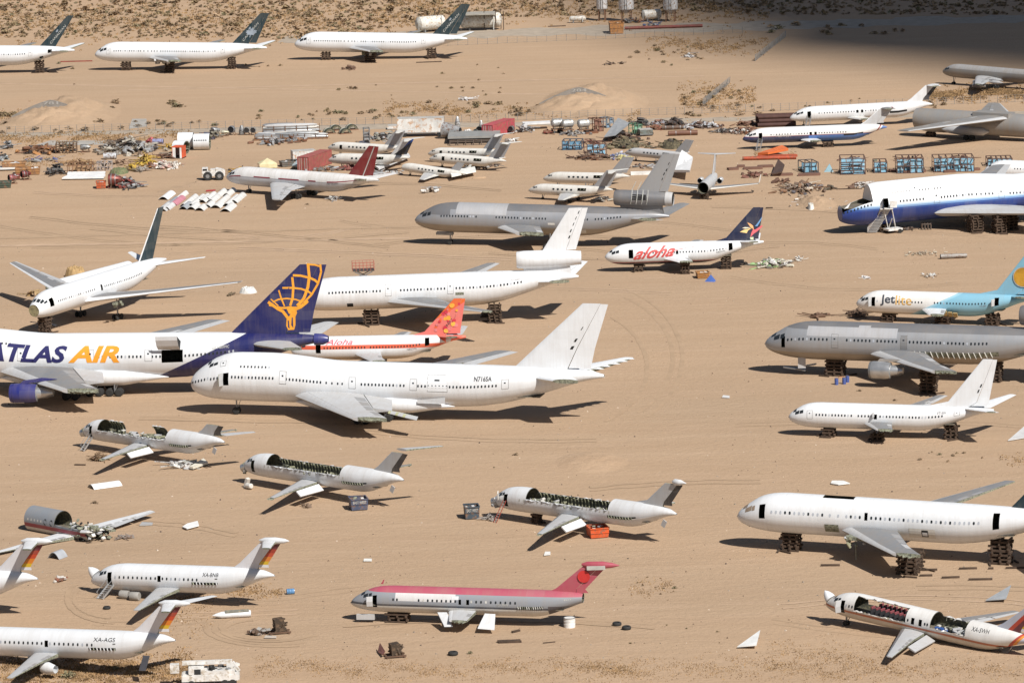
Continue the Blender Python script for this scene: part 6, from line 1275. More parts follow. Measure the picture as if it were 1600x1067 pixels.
for i, y in enumerate((277, 282)): flat_panel('long white wing flap, %s of two before the red engine' % ('farther', 'nearer')[i], [(97 + 8 - 8 * i, y), (164 - 2 * i, y - 1), (165, y - 5), (106, y - 4.4)], .25, (.8, .8, .8), 'wing_flap', 'wing flap', .3)
engine('red and grey engine with a dark open end by the white wing flaps', 181, 294, 22, 19, -.05, (.20, .05, .04)); bin_('orange_bin', 'small orange bin beside the red and grey engine', 'bin', 158, 294, 14, 10, 2.6, .1, (.5, .11, .04)); pile('grey stripped machinery right of the red engine', 197, 293, 38, 19, 6, [SIL, (.2, .2, .2), BLK, (.25, .06, .05)], 110); hump(186, 270, 30, 7, .9, 'green mottled tarpaulin over a low heap', 31, 'tarpaulin', M('camo_green', (.13, .16, .075), .9, var=.5, scale=1., dirt=(.22, .17, .1)), 1)
for a in ((41, 281, 16, 11, 'dark red engine behind the pink one at the left edge', (.22, .05, .05)), (20, 287, 13, 11, 'faded pink red engine at the left edge', (.42, .12, .12))): engine(a[4], a[0], a[1], a[2], a[3], .5, a[5])
bin_('scrap_bin', 'dark green bin at the left edge', 'bin', 6, 293, 22, 9, 3, .1, (.06, .09, .07)); bin_('scrap_bin', 'dark red bin beside the pink engine', 'bin', 25, 280, 12, 6, 3, .1, (.24, .06, .05)); pile('pale blue and black cabinet at the left edge', 4, 250, 14, 15, 4, [(.35, .4, .42), BLK], 20); pile('black scrap with a mast by the fence, left edge', 12, 232, 16, 16, 4, [BLK, (.1, .12, .13), SIL], 26)
pipe('cowling', 'lilac blue cowling tube behind the metal heap', 'cowling', 247, 225, 17, 8, -.1, (.28, .31, .52)); pile('pink red scrap beside the lilac cowling', 234, 222, 11, 9, 4, [(.45, .1, .11), (.3, .07, .07)], 16); pile('yellow machine parts by the white body sections', 264, 233, 13, 12, 4, [(.5, .3, .04), (.4, .26, .06)], 26, long=1.); pile('yellow ladders and frames in the left yard', 228, 256, 24, 20, 6, [(.55, .38, .06), (.5, .32, .07), (.3, .2, .06)], 60, long=1.2); pile('yellow scrap in front of the ladders', 203, 266, 16, 9, 4, [(.5, .33, .05), (.2, .15, .08)], 26); pile('orange brown scrap beside the ladders', 240, 262, 16, 6, 4, [(.42, .2, .05), RUST], 22); pile('dark red and brown scrap under the white body sections', 256, 247, 34, 7, 5, [DRUST, RUST, (.25, .2, .15)], 40)
pile('spread of white and pink broken fittings', 258, 261, 46, 11, 8, [(.6, .56, .5), (.65, .62, .58), (.5, .3, .26), (.5, .45, .38)], 150, size=.75, long=.3); pile('low brown scrap strip, left yard', 188, 256, 30, 6, 6, [(.2, .13, .09), (.3, .2, .13)], 30); pile('grey scrap below the ladders', 220, 268, 24, 6, 4, [(.22, .2, .18), (.3, .28, .25)], 24); pile('dry brown scrap behind the rusty jig', 125, 256, 60, 7, 6, [(.28, .18, .09), (.33, .2, .1)], 50)
# body sections
def barrel(label, px, py, w, dpx, rz, win=0, band=False):
    s = S_(px, py); L, r_ = w * s, dpx * s / 2; r = empty('body_section', at(px, py), rz, label, 'body section', 'cut white body sections'); mb = MB(); mb.lathe((-L/2, 0, r_), (L/2, 0, r_), [(0, r_), (1, r_)], WHITE, 30, False); mb.build('skin_barrel', r, 40); mb = MB(); mb.lathe((-L/2, 0, r_), (L/2, 0, r_), [(0, r_ - .02), (0, r_ - .14), (.5, r_ - .14), (1, r_ - .14), (1, r_ - .02)], LINING, 30, False)
    for i in range(8): a = i * .8; mb.beam((-L/2, math.cos(a) * (r_ - .2), r_ + math.sin(a) * (r_ - .2)), (L/2, math.cos(a) * (r_ - .2), r_ + math.sin(a) * (r_ - .2)), .15, SPAR)
    mb.build('cabin_lining', r); mb = MB(); mb.box((0, 0, r_ * .72), (L * .98, r_ * 1.7, .12), SPAR); mb.build('cabin_floor', r)
    for i in range(win): mb = MB(); x = -L * .4 + L * .7 * i / max(1, win - 1); z = .22 * r_; y = -math.sqrt(r_ * r_ - z * z) - .02; mb.poly([(x - .18, y, r_ + z - .25), (x + .18, y, r_ + z - .25), (x + .18, y + .06, r_ + z + .25), (x - .18, y + .06, r_ + z + .25)], GLASS); mb.build('cabin_window', r)
    return r
barrel('white body section with a window row, right of the black joint', 316, 234, 25, 25, -.06, 6); barrel('white body section left of the black joint, no windows', 291, 232, 24, 25, -.06); barrel('short white body section standing open in front of the others', 283, 240, 21, 20, -.5)
r = empty('cab_unit', at(280, 247), -.25, 'orange and white cab with a dark doorway in front of the body sections', 'cab'); s = S_(280, 247); mb = MB(); w_, h_ = 17 * s, 19 * s; om = M('orange_cab', (.6, .1, .04), .6)
for x in (-1, 1): mb.box((x * w_ * .46, 0, h_ / 2), (.15, 2.6, h_), om)
mb.box((0, 0, h_ - .1), (w_, 2.7, .2), om); mb.box((0, 1.2, h_ / 2), (w_ * .9, .1, h_ * .95), M('cab_white', (.75, .75, .74), .6)); mb.build('cab_shell', r); mb = MB(); mb.box((-w_ * .3, -1.28, h_ * .48), (w_ * .28, .1, h_ * .9), M('cab_white')); mb.box((w_ * .34, -1.28, h_ * .48), (w_ * .18, .1, h_ * .9), M('cab_white')); mb.build('cab_front', r); mb = MB(); mb.box((0, 0, .1), (w_, 2.6, .2), HOLE); mb.build('cab_floor', r)
pile('dark wreckage behind the window row body section', 331, 216, 18, 16, 4, [BLK, (.07, .08, .12), (.2, .19, .15)], 40)
for a in ((337, 212, 14, 10, .2, SIL, 'silver engine leaning behind the body sections'), (352, 213, 12, 6, 0, (.5, .48, .36), 'cream engine shell next to the leaning silver engine'), (363, 211, 10, 11, 1.2, (.33, .36, .4), 'grey engine, left of the upright one'), (386, 211, 9, 9, 1.5, SIL, 'silver engine, first of two right of the upright one'), (396, 211, 10, 9, 1.5, SIL, 'silver engine, last in the row by the fence')): engine(a[6], *a[:6])
engine('engine standing upright in the row by the fence', 378, 211, 15, 9, 0, SIL, vertical=True)
# white tow tractor
def tractor(px, py, w, label):
    s = S_(px, py); L = w * s; r = empty('tow_tractor', at(px, py), .03, label, 'tractor'); wm = M('tractor_white', (.70, .69, .67), .5, dirt=(.4, .33, .25)); mb = MB(); mb.box((0, 0, 1.35), (L, 2.4, .9), wm); mb.slab([(L * .1, -1.1, 1.8), (L * .1, -1.1, 2.5), (L * .42, -1.1, 2.15), (L * .5, -1.1, 1.8)], (0, 2.2, 0), wm); mb.box((-L * .02, 0, 2.05), (L * .2, 2.2, .5), wm); mb.build('tractor_body', r); mb = MB(); mb.box((-L * .36, 0, 2.15), (L * .25, 2.2, .9), wm); mb.build('cab', r); mb = MB(); mb.box((-L * .36, -1.12, 2.3), (L * .19, .06, .4), GLASS); mb.box((-L * .49, 0, 2.3), (.06, 1.8, .4), GLASS); mb.build('cab_window', r)
    for x in (-.25, .26):
        for y in (-1.15, 1.15): mb = MB(); mb.lathe((x * L, y - .3, .95), (x * L, y + .3, .95), [(0, .45), (0, .85), (.2, .95), (.8, .95), (1, .85), (1, .45)], TYRE, 18); mb.lathe((x * L, y - .32, .95), (x * L, y + .32, .95), [(0, .42), (1, .42)], STEEL, 12); mb.build('wheel', r, 40)
    for y in (-.8, .8): mb = MB(); mb.box((-L/2 - .03, y, 1.4), (.06, .3, .25), PALE); mb.build('headlight', r)
tractor(334, 281, 36, 'white four wheeled tow tractor by the nose of the maroon finned jet')
pile('yellow boom lift folded behind the maroon finned jet', 374, 270, 34, 9, 4, [(.52, .3, .03), (.5, .28, .04), BLK], 34, long=1.3, name='boom_lift', cat='boom lift')
# pylon racks
def rack(px, py, w, h, n, label, rz=.03, base=(.2, .1, .05)):
    s = S_(px, py); W_, H = w * s, h * s; r = empty('parts_rack', at(px, py), rz, label, 'parts rack', 'racks of silver aircraft parts'); mb = MB(); mb.box((0, 0, .15), (W_, 3, .3), M('frame_' + str(base), base, .8))
    for x in np.linspace(-.48, .48, 6): mb.beam((x * W_, -1.4, .2), (x * W_, -1.4, H), .12, M('frame_' + str(base))); mb.beam((x * W_, 1.4, .2), (x * W_, 1.4, H), .12, M('frame_' + str(base)))
    mb.build('rack_frame', r)
    for i in range(n):
        mb = MB(); z = .55 + (H - .6) * (i // 3) / max(1, (n - 1) // 3); y = (-.9, 0, .9)[i % 3]; L = W_ * random.uniform(.5, .96); x = random.uniform(-.5, .5) * (W_ - L); mb.lathe((x - L/2, y, z), (x + L/2, y, z + random.uniform(-.1, .1)), [(0, .1), (.08, .34), (.5, .42), (.9, .36), (1, .15)], random.choice([BARE, LGREY, CREAM, SIL and STEEL]), 10); mb.build('stored_part', r, 40)
rack(455, 208, 92, 13, 9, 'upper rack of long silver parts beside the gravel road'); rack(468, 217, 90, 9, 9, 'middle rack of long silver parts'); rack(432, 218, 70, 9, 9, 'left rack of long silver parts behind the brown skids'); pile('engine parts heaped on a brown skid, left front of the racks', 424, 225, 38, 11, 5, [SIL, (.3, .33, .36), RUST, BLK], 60); pile('brown skids of fittings in front of the racks', 462, 221, 40, 7, 5, [RUST, (.24, .13, .07), SIL], 50)
def halfcowl(px, py, w, label, rz=.4):
    s = S_(px, py); r_ = w * s / 2; r = empty('fan_cowl', at(px, py), rz, label, 'fan cowl', 'half round fan cowls'); mb = MB(); mb.lathe((0, -1., 0), (0, 1., 0), [(0, r_), (.5, r_ * 1.06), (1, r_)], M('cowl_dark', (.07, .08, .06), .6), 16, False, -90, 90); mb.build('cowl_shell', r, 40); mb = MB(); mb.lathe((0, -.1, 0), (0, .45, 0), [(0, r_ * 1.08), (1, r_ * 1.08)], M('cowl_cream', (.6, .58, .48), .5), 16, False, -90, 90); mb.build('cream_band', r, 40); mb = MB(); mb.lathe((0, -1., 0), (0, 1., 0), [(.05, r_ * .98), (.05, r_ * .6)], LINING, 16, False, -90, 90); mb.build('cowl_lining', r); mb = MB(); mb.box((0, 0, .1), (r_ * 2.3, 2.2, .2), M('stand_rust')); mb.build('skid', r)
for i, (x, y, l) in enumerate(((514, 209, 'front left'), (524, 204, 'rear left'), (539, 209, 'front right'), (549, 203, 'rear right'))): halfcowl(x, y, 17, 'dark half round fan cowl with cream band, %s of four' % l)
# white truck frame, red container, cart, canopy
def trailer(px, py, w, h, rz, label, col=(.66, .66, .64), dirt=(.45, .26, .14), name='box_trailer', cat='trailer', wheels=True, text=False):
    s = S_(px, py); L, H = w * s, h * s; mt = M('trailer_' + label[:9], col, .6, scale=.35, dirt=dirt); r = empty(name, at(px, py), rz, label, cat); mb = MB(); z0 = H * (.2 if wheels else .04); mb.box((0, 0, (H + z0) / 2), (L, 2.6, H - z0), mt); mb.build('trailer_body', r); mb = MB()
    for i in range(9): mb.box((-L/2 + L * i / 8, -1.32, (H + z0) / 2), (.08, .05, H - z0), mt)
    mb.box((0, -1.32, z0 + .1), (L, .06, .2), STEEL); mb.box((0, 0, H + .04), (L * 1.01, 2.66, .08), M('trailer_roof', (.42, .41, .39), .7)); mb.build('trailer_trim', r)
    if wheels:
        for x in (-.36, .4):
            for y in (-1., 1.): mb = MB(); mb.lathe((x * L, y - .2, .55), (x * L, y + .2, .55), [(0, .3), (0, .5), (.2, .55), (.8, .55), (1, .5), (1, .3)], TYRE, 14); mb.build('wheel', r, 40)
    return r
trailer(658, 213, 72, 29, -.02, 'long white semi trailer streaked with rust by the perimeter road'); trailer(613, 202, 14, 6, 0, 'small white box trailer left of the rusty semi trailer', wheels=False); trailer(474, 251, 36, 16, .25, 'white boxy vehicle with open frame behind the red container', name='utility_truck', cat='truck')
container('dull red shipping container standing end on beside the business jets', 492, 262, 12., 2.6, 3.1, math.pi/2 - .38 - .0, (.33, .085, .08)); container('bright red shipping container with white door bars by the fence', 779, 211, 12., 2.6, 3.0, math.pi/2 - .42, (.42, .07, .09))
bin_('engine_cart', 'grey tipped cart left of the white boxy vehicle', 'cart', 448, 260, 18, 8, 2.4, .3, (.16, .16, .15)); flat_panel('pale blue grey tarpaulin spread before the red container', [(456, 266), (478, 268), (479, 256), (468, 254)], .8, (.34, .40, .42), 'tarpaulin', 'tarpaulin', .2); pile('bent scrap and pipes behind the maroon finned jet', 505, 266, 60, 5, 6, [(.2, .19, .18), RUST, SIL], 40); 
r = empty('canopy', at(418, 263), .2, 'pale yellow canopy with a pointed top behind the maroon finned jet', 'canopy'); mb = MB(); ym = M('pale_canopy', (.62, .55, .34), .8); mb.add([(-1.9, -1.6, 1.1), (1.9, -1.6, 1.1), (1.9, 1.6, 1.1), (-1.9, 1.6, 1.1), (0, 0, 2.2)], [(0, 1, 4), (1, 2, 4), (2, 3, 4), (3, 0, 4)], ym); mb.add([(-1.9, -1.6, 1.1), (1.9, -1.6, 1.1), (1.9, -1.6, .2), (-1.9, -1.6, .2)], [(0, 1, 2, 3)], ym); mb.build('canopy_top', r)
for x in (-1.8, 1.8):
    for y in (-1.5, 1.5): mb = MB(); mb.beam((x, y, 0), (x, y, 1.1), .1, STEEL); mb.build('post', r)
plank('long brown pole beside the pale canopy', 400, 263, 36, .5, 1, None, .2); pile('red fittings stacked under the white jet nose', 545, 265, 26, 8, 4, [(.3, .09, .08), (.22, .08, .07)], 30)
pile('small dark boxes beside the grey tower', 565, 226, 12, 4, 3, [BLK, (.07, .09, .14)], 9); frame('steel_tower', 'tall grey panelled tower behind the business jets', 'tower', 573, 224, 9, 24, 2, .1, (.17, .18, .19), (.2, .21, .22), 1, 4); pile('grey machinery between tower and semi trailer', 600, 218, 40, 14, 6, [(.25, .26, .26), BLK, SIL, (.3, .3, .26)], 70)
# airliner nose cone with vertical drum, flat bed wing
pipe('nose_cone', 'big dented grey nose cone lying open behind the business jets', 'nose cone', 707, 217, 28, 26, -.5, (.30, .31, .32), taper=.45); engine('shiny silver cylinder standing on end by the nose cone', 715, 199, 17, 8, 0, (.55, .56, .57), vertical=True); pile('white crumpled sheets right of the nose cone', 733, 212, 22, 10, 4, [(.75, .74, .72), (.6, .6, .6)], 26)
for a in ((752, 214, 11, 14, 1.1, 'dark ringed engine beside the bright red container'), (744, 214, 8, 9, 1.4, 'small engine core left of the dark ringed engine')): engine(a[5], a[0], a[1], a[2], a[3], a[4], (.2, .23, .22))
engine('bright silver engine standing upright by the red container', 752, 204, 16, 7, 0, (.6, .6, .6), vertical=True); engine('grey engine right of the bright red container', 800, 209, 12, 9, 1.2, (.2, .22, .22))
flat_panel('long grey wing slab lying on trestles', [(700, 226), (778, 224), (782, 216), (702, 217)], 1.2, (.28, .28, .27), 'wing_slab', 'wing slab', .5); frame('trestle', 'low trestles under the long grey wing slab', 'trestle', 740, 226, 74, 6, 2.5, .02, (.14, .11, .09), None, 6, 1)
flat_panel('white wing piece on stands beside the fence', [(818, 204), (860, 202), (859, 199), (816, 201)], 1.2, (.7, .7, .7), 'wing_piece', 'wing piece', .3); pile('grey and white fittings between container and tank trailers', 818, 206, 26, 14, 4, [SIL, (.5, .5, .5), BLK], 34); pile('white flap and scrap near the T tails', 800, 222, 24, 5, 4, [(.7, .7, .68), (.25, .22, .2)], 14); pile('small red scrap by the tank trailers', 853, 209, 12, 5, 3, [(.3, .07, .06), RUST], 12)
def tanktrailer(px, py, label):
    s = S_(px, py); r = empty('tank_trailer', at(px, py), .3, label, 'tank trailer', 'small tank trailers'); mb = MB(); mb.lathe((-1.3, 0, 2.3), (1.3, 0, 2.3), [(0, .05), (0, .7), (.1, .95), (.9, .95), (1, .7), (1, .05)], M('tank_silver', (.48, .49, .5), .4, .4, dirt=(.3, .26, .2)), 18, False); mb.build('tank_shell', r, 40); mb = MB()
    for x in (-.9, .9):
        for y in (-.7, .7): mb.beam((x, y, 0), (x * .8, y * .7, 1.6), .14, STEEL)
    mb.box((0, 0, .9), (2.6, 1.5, .2), M('stand_rust')); mb.build('chassis', r)
    for y in (-.8, .8): mb = MB(); mb.lathe((.6, y - .12, .4), (.6, y + .12, .4), [(0, .2), (0, .4), (1, .4), (1, .2)], TYRE, 12); mb.build('wheel', r, 40)
for x, y, l in ((871, 208, 'silver tank trailer with rusty legs, leftmost of three'), (887, 209, 'dented silver tank trailer, middle of three'), (912, 209, 'silver tank trailer with grey box, rightmost of three')): tanktrailer(x, y, l)
pile('grey scrap under the tank trailers', 895, 211, 34, 7, 4, [(.2, .2, .2), SIL, (.3, .26, .2)], 30)
frame('crate_half', 'brown open crate tipped on edge by the fence', 'crate', 931, 205, 15, 20, 3, .5, (.16, .075, .05), (.2, .09, .06), 2, 2); frame('crate_half', 'pale blue open crate right of the tipped brown one', 'crate', 948, 199, 13, 15, 3, .5, (.16, .2, .24), (.16, .27, .38), 2, 2); plank('rust brown ramp at the foot of the tipped crate', 926, 209, 22, .5, 3, None, .4, RUST)
frame('air_freight_crate', 'blue air freight crate standing alone on the sand', 'crate', 895, 233, 30, 14, 4, -.12, (.03, .06, .1), (.12, .28, .42), 3, 2); frame('air_freight_crate', 'blue crate with a rusty open front in the scrap row', 'crate', 930, 241, 30, 18, 5, .12, (.12, .06, .045), (.17, .33, .45), 3, 2); pile('rust dark scrap spilling from the rusty fronted crate', 925, 248, 56, 8, 6, [DRUST, RUST, (.07, .045, .035), (.2, .14, .1)], 80, long=1.); pile('red twisted bars on top of the scrap row', 926, 224, 26, 6, 3, [(.22, .06, .05), DRUST], 20, long=1.2); pile('blue and white plastic scrap beside the grey business jet', 968, 246, 30, 9, 5, [(.12, .16, .35), (.6, .6, .62), (.5, .47, .2), (.4, .42, .5)], 60, size=.8)
pile('yellow green cushions beside the grey business jet', 972, 249, 16, 5, 3, [(.5, .46, .2), (.55, .5, .28)], 16)
flat_panel('grey corrugated roof sheet leaning over the scrap row', [(944, 222), (962, 222), (985, 206), (966, 200)], 1.0, (.31, .32, .33), 'roof_sheet', 'sheet', .15, tip=1.5)
CAMO = M('camouflage_net', (.12, .10, .06), .95, var=.7, scale=1.4, dirt=(.03, .028, .02))
hump(978, 229, 46, 9, 1.5, 'camouflage net over a big heap in the scrap row', 41, 'camouflage_net', CAMO, 1); hump(1049, 230, 33, 8, 1.3, 'camouflage net over a smaller heap by the grey business jet', 42, 'camouflage_net', CAMO, 1); pile('net covered scrap heaped on the bigger camouflage net', 978, 229, 58, 17, 8, [(.12, .10, .055), (.17, .145, .08), (.035, .032, .025), (.2, .17, .11)], 150, size=1.1); pile('net covered scrap heaped on the smaller camouflage net', 1049, 229, 40, 13, 7, [(.12, .10, .055), (.17, .145, .08), (.035, .032, .025)], 90, size=1.1); pile('mixed small wreckage behind the grey tail', 1030, 262, 70, 6, 8, [SIL, (.5, .49, .46), BLK, (.2, .13, .1)], 60, size=.8); pile('small wreckage under the paired business jets', 745, 262, 60, 5, 6, [BLK, (.3, .29, .27), (.14, .1, .08)], 50, size=.8); pile('small wreckage around the blue finned business jet', 590, 272, 70, 4, 7, [SIL, (.16, .11, .09), (.45, .44, .42)], 50, size=.8); pile('dark red and black wreck scrap behind the camouflage net', 975, 218, 60, 10, 6, [DRUST, BLK, (.14, .1, .08)], 60)
frame('green_crate', 'mint green folded crate in the scrap row', 'crate', 993, 209, 13, 15, 3, .4, (.1, .22, .14), (.16, .36, .24), 2, 2); pile('black towering scrap beside the mint green crate', 1003, 196, 16, 15, 4, [BLK, (.07, .08, .08)], 34)
trailer(1008, 212, 20, 10, .2, 'grey green old truck body in the scrap row', (.16, .19, .18), (.1, .08, .06), 'truck_body', 'truck'); pile('brown and blue grey plates left of the black bale', 1027, 196, 30, 9, 5, [(.2, .1, .07), (.3, .31, .35), SIL], 34)
pile('black bale of pressed scrap by the fence', 1052, 195, 20, 15, 4, [BLK, (.05, .045, .045)], 46, size=1.2); pipe('boiler_pipe', 'dark brown pipe in front of the black bale', 'pipe', 1051, 203, 34, 7, .03, (.10, .07, .055), bands=3); pipe('boiler_pipe', 'long rust brown pipe below the white scrap', 'pipe', 1067, 212, 46, 8, .06, (.15, .07, .045), bands=2); pile('rust coloured box scrap left of the dark pipe', 1024, 202, 16, 6, 4, [RUST, (.22, .08, .05)], 20)
pile('row of dark and white scrap along the fence', 1095, 199, 60, 9, 6, [BLK, (.1, .07, .06), (.6, .6, .6), (.4, .42, .45), DRUST], 110); pile('flat grey scrap with bent bars', 1130, 207, 34, 6, 5, [(.2, .2, .2), (.3, .29, .27), BLK], 40, long=1.); pile('brown scrap with white rags by the navy bellied jet', 1165, 208, 44, 10, 6, [RUST, (.14, .09, .07), (.65, .64, .6)], 80); pile('rust brown wood and steel near the fence', 1165, 196, 40, 6, 5, [(.18, .1, .07), RUST], 40, long=1.); 
r = empty('pipe_stack', at(1215, 197), .03, 'stack of dark rusty pipes in front of the white twin jet nose', 'pipe stack')
for z in range(3):
    for y in range(4): mb = MB(); mb.lathe((-4.6 + random.uniform(-.3, .3), y * .95 - 1.5 + z * .3, .5 + z * .85), (4.0, y * .95 - 1.5 + z * .3, .5 + z * .85), [(0, .3), (0, .46), (1, .46), (1, .3)], M('pipe_dark_rust', (.075, .035, .028), .8), 10, False); mb.build('pipe', r, 40)
# ---- orange and blue cradles on the right
pipe('orange_beam', 'long red orange steel beam flat on the sand', 'beam', 1202, 250, 84, 6, -.02, (.38, .07, .03)); plank('second red orange beam behind the long one', 1215, 246, 60, .05, 2, None, .5, (.36, .08, .04)); flat_panel('bright orange sloping ramp on the red orange beams', [(1184, 246), (1200, 247), (1232, 243), (1222, 240)], .4, (.62, .15, .04), 'orange_ramp', 'ramp', .5, tip=1.2); plank('third red orange beam, left end of the pile', 1176, 249, 30, .2, 1, None, .6, (.33, .07, .04))
BG = 'blue panelled cradles'
for (x, y, w_, h_, d_, nx, nz, l) in ((1332, 270, 38, 25, 6, 2, 4, 'big blue cradle with four horizontal bays'), (1375, 268, 20, 17, 5, 2, 2, 'collapsed blue cradle with a brown drum'), (1421, 268, 41, 23, 6, 4, 2, 'blue cradle with rust brown crown, middle of the row'), (1489, 266, 62, 22, 6, 6, 2, 'longest blue cradle with brown sloping end'), (1561, 258, 38, 12, 5, 5, 1, 'blue cradle partly hidden by a white jet nose')): frame('blue_cradle', l, 'cradle', x, y, w_, h_, d_, -.03, (.10, .055, .045), (.19, .40, .54), nx, nz, BG, 6)
for (x, y, l) in ((1332, 246, 'first'), (1421, 246, 'middle'), (1500, 243, 'long')): pile('rust brown scrap on top of the %s blue cradle row' % l, x, y + 6, 44, 6, 3, [(.12, .055, .045), DRUST], 22, long=1.)
frame('blue_cradle', 'small blue cradle lying half dismantled below the navy bellied jet', 'cradle', 1263, 268, 22, 16, 5, .2, (.06, .06, .07), (.16, .35, .48), 2, 1, BG, 8); r = empty('blue_offcut', at(1295, 269), 0, 'small triangular light blue offcut standing on the sand', 'offcut'); mb = MB(); mb.slab([(-1, 0, 0), (1, 0, 0), (.2, .4, 1.7)], (0, .15, .02), M('sheet_lightblue', (.25, .42, .5), .6)); mb.build('sheet_panel', r)
SL = 'rusty slabs laid out on the sand'
for (x, y, w_, rz, l) in ((1146, 266, 16, .2, 'leftmost'), (1157, 262, 12, 0, 'square topped'), (1176, 265, 30, .03, 'long middle'), (1197, 262, 24, .1, 'tilted pale'), (1223, 275, 32, .02, 'bar below the angled chute'), (1265, 275, 34, .03, 'bar right of the chute'), (1398, 269, 18, 0, 'short, under the middle cradle'), (1430, 270, 34, .03, 'long, under the middle cradle'), (1484, 270, 18, 0, 'short, under the longest cradle'), (1514, 267, 36, .05, 'long, under the longest cradle')): plank('rust brown slab, %s' % l, x, y, w_, rz, 3, SL, .45, (.17, .09, .065))
flat_panel('dark brown angled chute on the sand', [(1206, 276), (1222, 276), (1226, 268), (1216, 262)], .3, (.09, .055, .04), 'steel_chute', 'chute', .3, tip=1.6); pile('curled rust brown sheets below the slabs', 1180, 276, 32, 7, 5, [(.17, .07, .05), DRUST], 24); pile('mixed junk heap with a leaning pole', 1250, 297, 70, 13, 10, [(.13, .085, .06), (.3, .24, .18), (.55, .5, .42), (.12, .12, .14), (.2, .11, .06)], 130, long=.8); pile('white and brown scrap strip right of the junk heap', 1350, 291, 46, 5, 5, [(.62, .6, .57), (.17, .1, .07)], 40, long=1.); pile('small dark scrap right of the junk heap', 1297, 296, 14, 6, 3, [(.1, .085, .06)], 14); plank('thin brown pole below the scrap strip', 1328, 296, 40, .02, 1, None, .2); hump(1267, 327, 11, 3, 1.1, 'white tarpaulin bundle on the spoil heap', 51, 'tarpaulin', M('tarp_white', (.7, .68, .63), .8), 1); pile('scraps around the spoil heap', 1272, 316, 70, 3, 14, [(.3, .24, .17), (.6, .58, .55), (.12, .1, .08)], 40, size=.6); plank('dark plank by the navy fin', 1201, 326, 11, 0, 1, None); pile('rusty brown scrap pieces right of the navy bellied jet', 1220, 285, 30, 4, 4, [DRUST, RUST], 12)
# ---- curved skin panels in rows
rows = [(262, 322, 16, 6, 'grey'), (300, 307, 18, 7, 'w'), (287, 313, 18, 9, 'g'), (314, 310, 14, 8, 'p')]
k = 0
for (x, y, w_, d_, c, l) in ((259, 325, 22, 9, (.55, .55, .55), 'grey tipped with white, far left end'), (270, 317, 20, 8, (.3, .31, .33), 'dark grey, behind the black fin tip'), (261, 308, 20, 8, (.74, .74, .74), 'rearmost'), (277, 316, 18, 9, (.52, .22, .27), 'pink tinted'), (284, 308, 13, 8, (.7, .68, .66), 'next to the pink one'), (265, 325, 14, 6, (.6, .6, .6), 'low, by the fin tip')): arc_panel('curved skin panel, ' + l, x, y, w_ * .8, d_ * 1.1, .7, -.12, c); 
LBL = ['red lined long', 'second red lined', 'plain rear', 'white rear', 'tall rear', 'far rear right', 'middle left', 'middle', 'middle right', 'long right', 'rightmost', 'grey front', 'front left', 'front middle', 'low front', 'front right', 'nearest right corner']
for i, (x, y, w_, d_) in enumerate(((296, 316, 14, 15), (308, 316, 15, 15), (319, 312, 14, 9), (329, 309, 14, 9), (345, 304, 15, 9), (359, 303, 15, 9), (320, 314, 15, 7), (334, 313, 16, 8), (347, 316, 14, 13), (362, 316, 15, 14), (372, 312, 16, 12), (291, 324, 16, 8), (303, 325, 17, 7), (315, 327, 18, 6), (327, 322, 17, 6), (340, 323, 20, 6), (357, 327, 20, 9))): arc_panel('white curved skin panel, ' + LBL[i], x, y, w_ * .85, d_ * .9, .7, -.12, (.34, .36, .38) if i == 11 else (.64, .635, .62), stripe='#8c3444' if i < 2 else None)
flat_panel('red strip lying in the shadow of the maroon finned jet', [(322, 300), (336, 299), (337, 297.6), (322, 298.6)], .05, (.4, .04, .04)); pile('white scrap in the shadow under the maroon finned jet', 523, 312, 22, 4, 4, [(.5, .5, .48), (.3, .3, .3)], 12)
pile('white crates and scraps below the winglet jet', 672, 300, 30, 9, 6, [(.6, .6, .58), (.4, .4, .4), (.3, .25, .2)], 26); flat_panel('white flap lying beside the winglet jet', [(706, 284), (744, 276), (742, 270), (702, 277)], .9, (.78, .78, .74), 'wing_flap', 'wing flap', .4); plank('pale timber right of the white flap', 748, 279, 20, .15, 1, None, .3, (.5, .36, .24)); flat_panel('white wing leaning under the blue finned business jet', [(586, 268), (592, 272), (641, 252), (638, 248)], .8, (.62, .63, .64), 'loose_wing', 'wing', .4)
flat_panel('white tail plane panel standing behind the grey tail', [(1048, 277), (1078, 283), (1083, 268), (1066, 262)], 1.0, (.8, .8, .8), 'tail_piece', 'tail piece', .5, tip=3.); plank('white wing lying behind the grey tail', 1010, 273, 50, .05, 1, None, .7, (.7, .7, .68)); pile('white scraps beside the nearer bizjet', 940, 313, 24, 3, 4, [(.6, .58, .5), (.3, .28, .25)], 14)
# ---- middle ground
pile('pale green and white debris beyond the red script jet', 1206, 416, 52, 13, 7, [(.62, .6, .5), (.3, .48, .22), (.5, .48, .42), (.6, .6, .6), (.2, .2, .17)], 90); pile('white scraps right of the green debris', 1248, 408, 26, 6, 4, [(.6, .6, .57)], 14, size=.5)
bin_('wire_crate', 'orange brown crate of wire by the blue tent', 'crate', 1098, 434, 18, 9, 2.2, .1, (.42, .2, .06)); r = empty('ridge_tent', at(1110, 440), 0, 'small blue and white ridge tent by the red script jet', 'tent'); s = S_(1110, 440); mb = MB(); mb.add([(-9*s, 0, 0), (6*s, -.6, 0), (9*s, .8, 0), (1*s, .2, 11*s)], [(0, 1, 3), (1, 2, 3)], M('tent_blue', (.06, .13, .42), .8)); mb.add([(-9*s, 0, 0), (-4*s, 1.6, 0), (1*s, .2, 11*s), (9*s, .8, 0)], [(0, 2, 1), (1, 2, 3)], M('tent_pale', (.5, .56, .6), .8)); mb.build('tent_skin', r); mb = MB(); mb.beam((1*s, .2, 0), (1*s, .2, 14*s), .08, BLK and HOLE); mb.build('tent_pole', r)
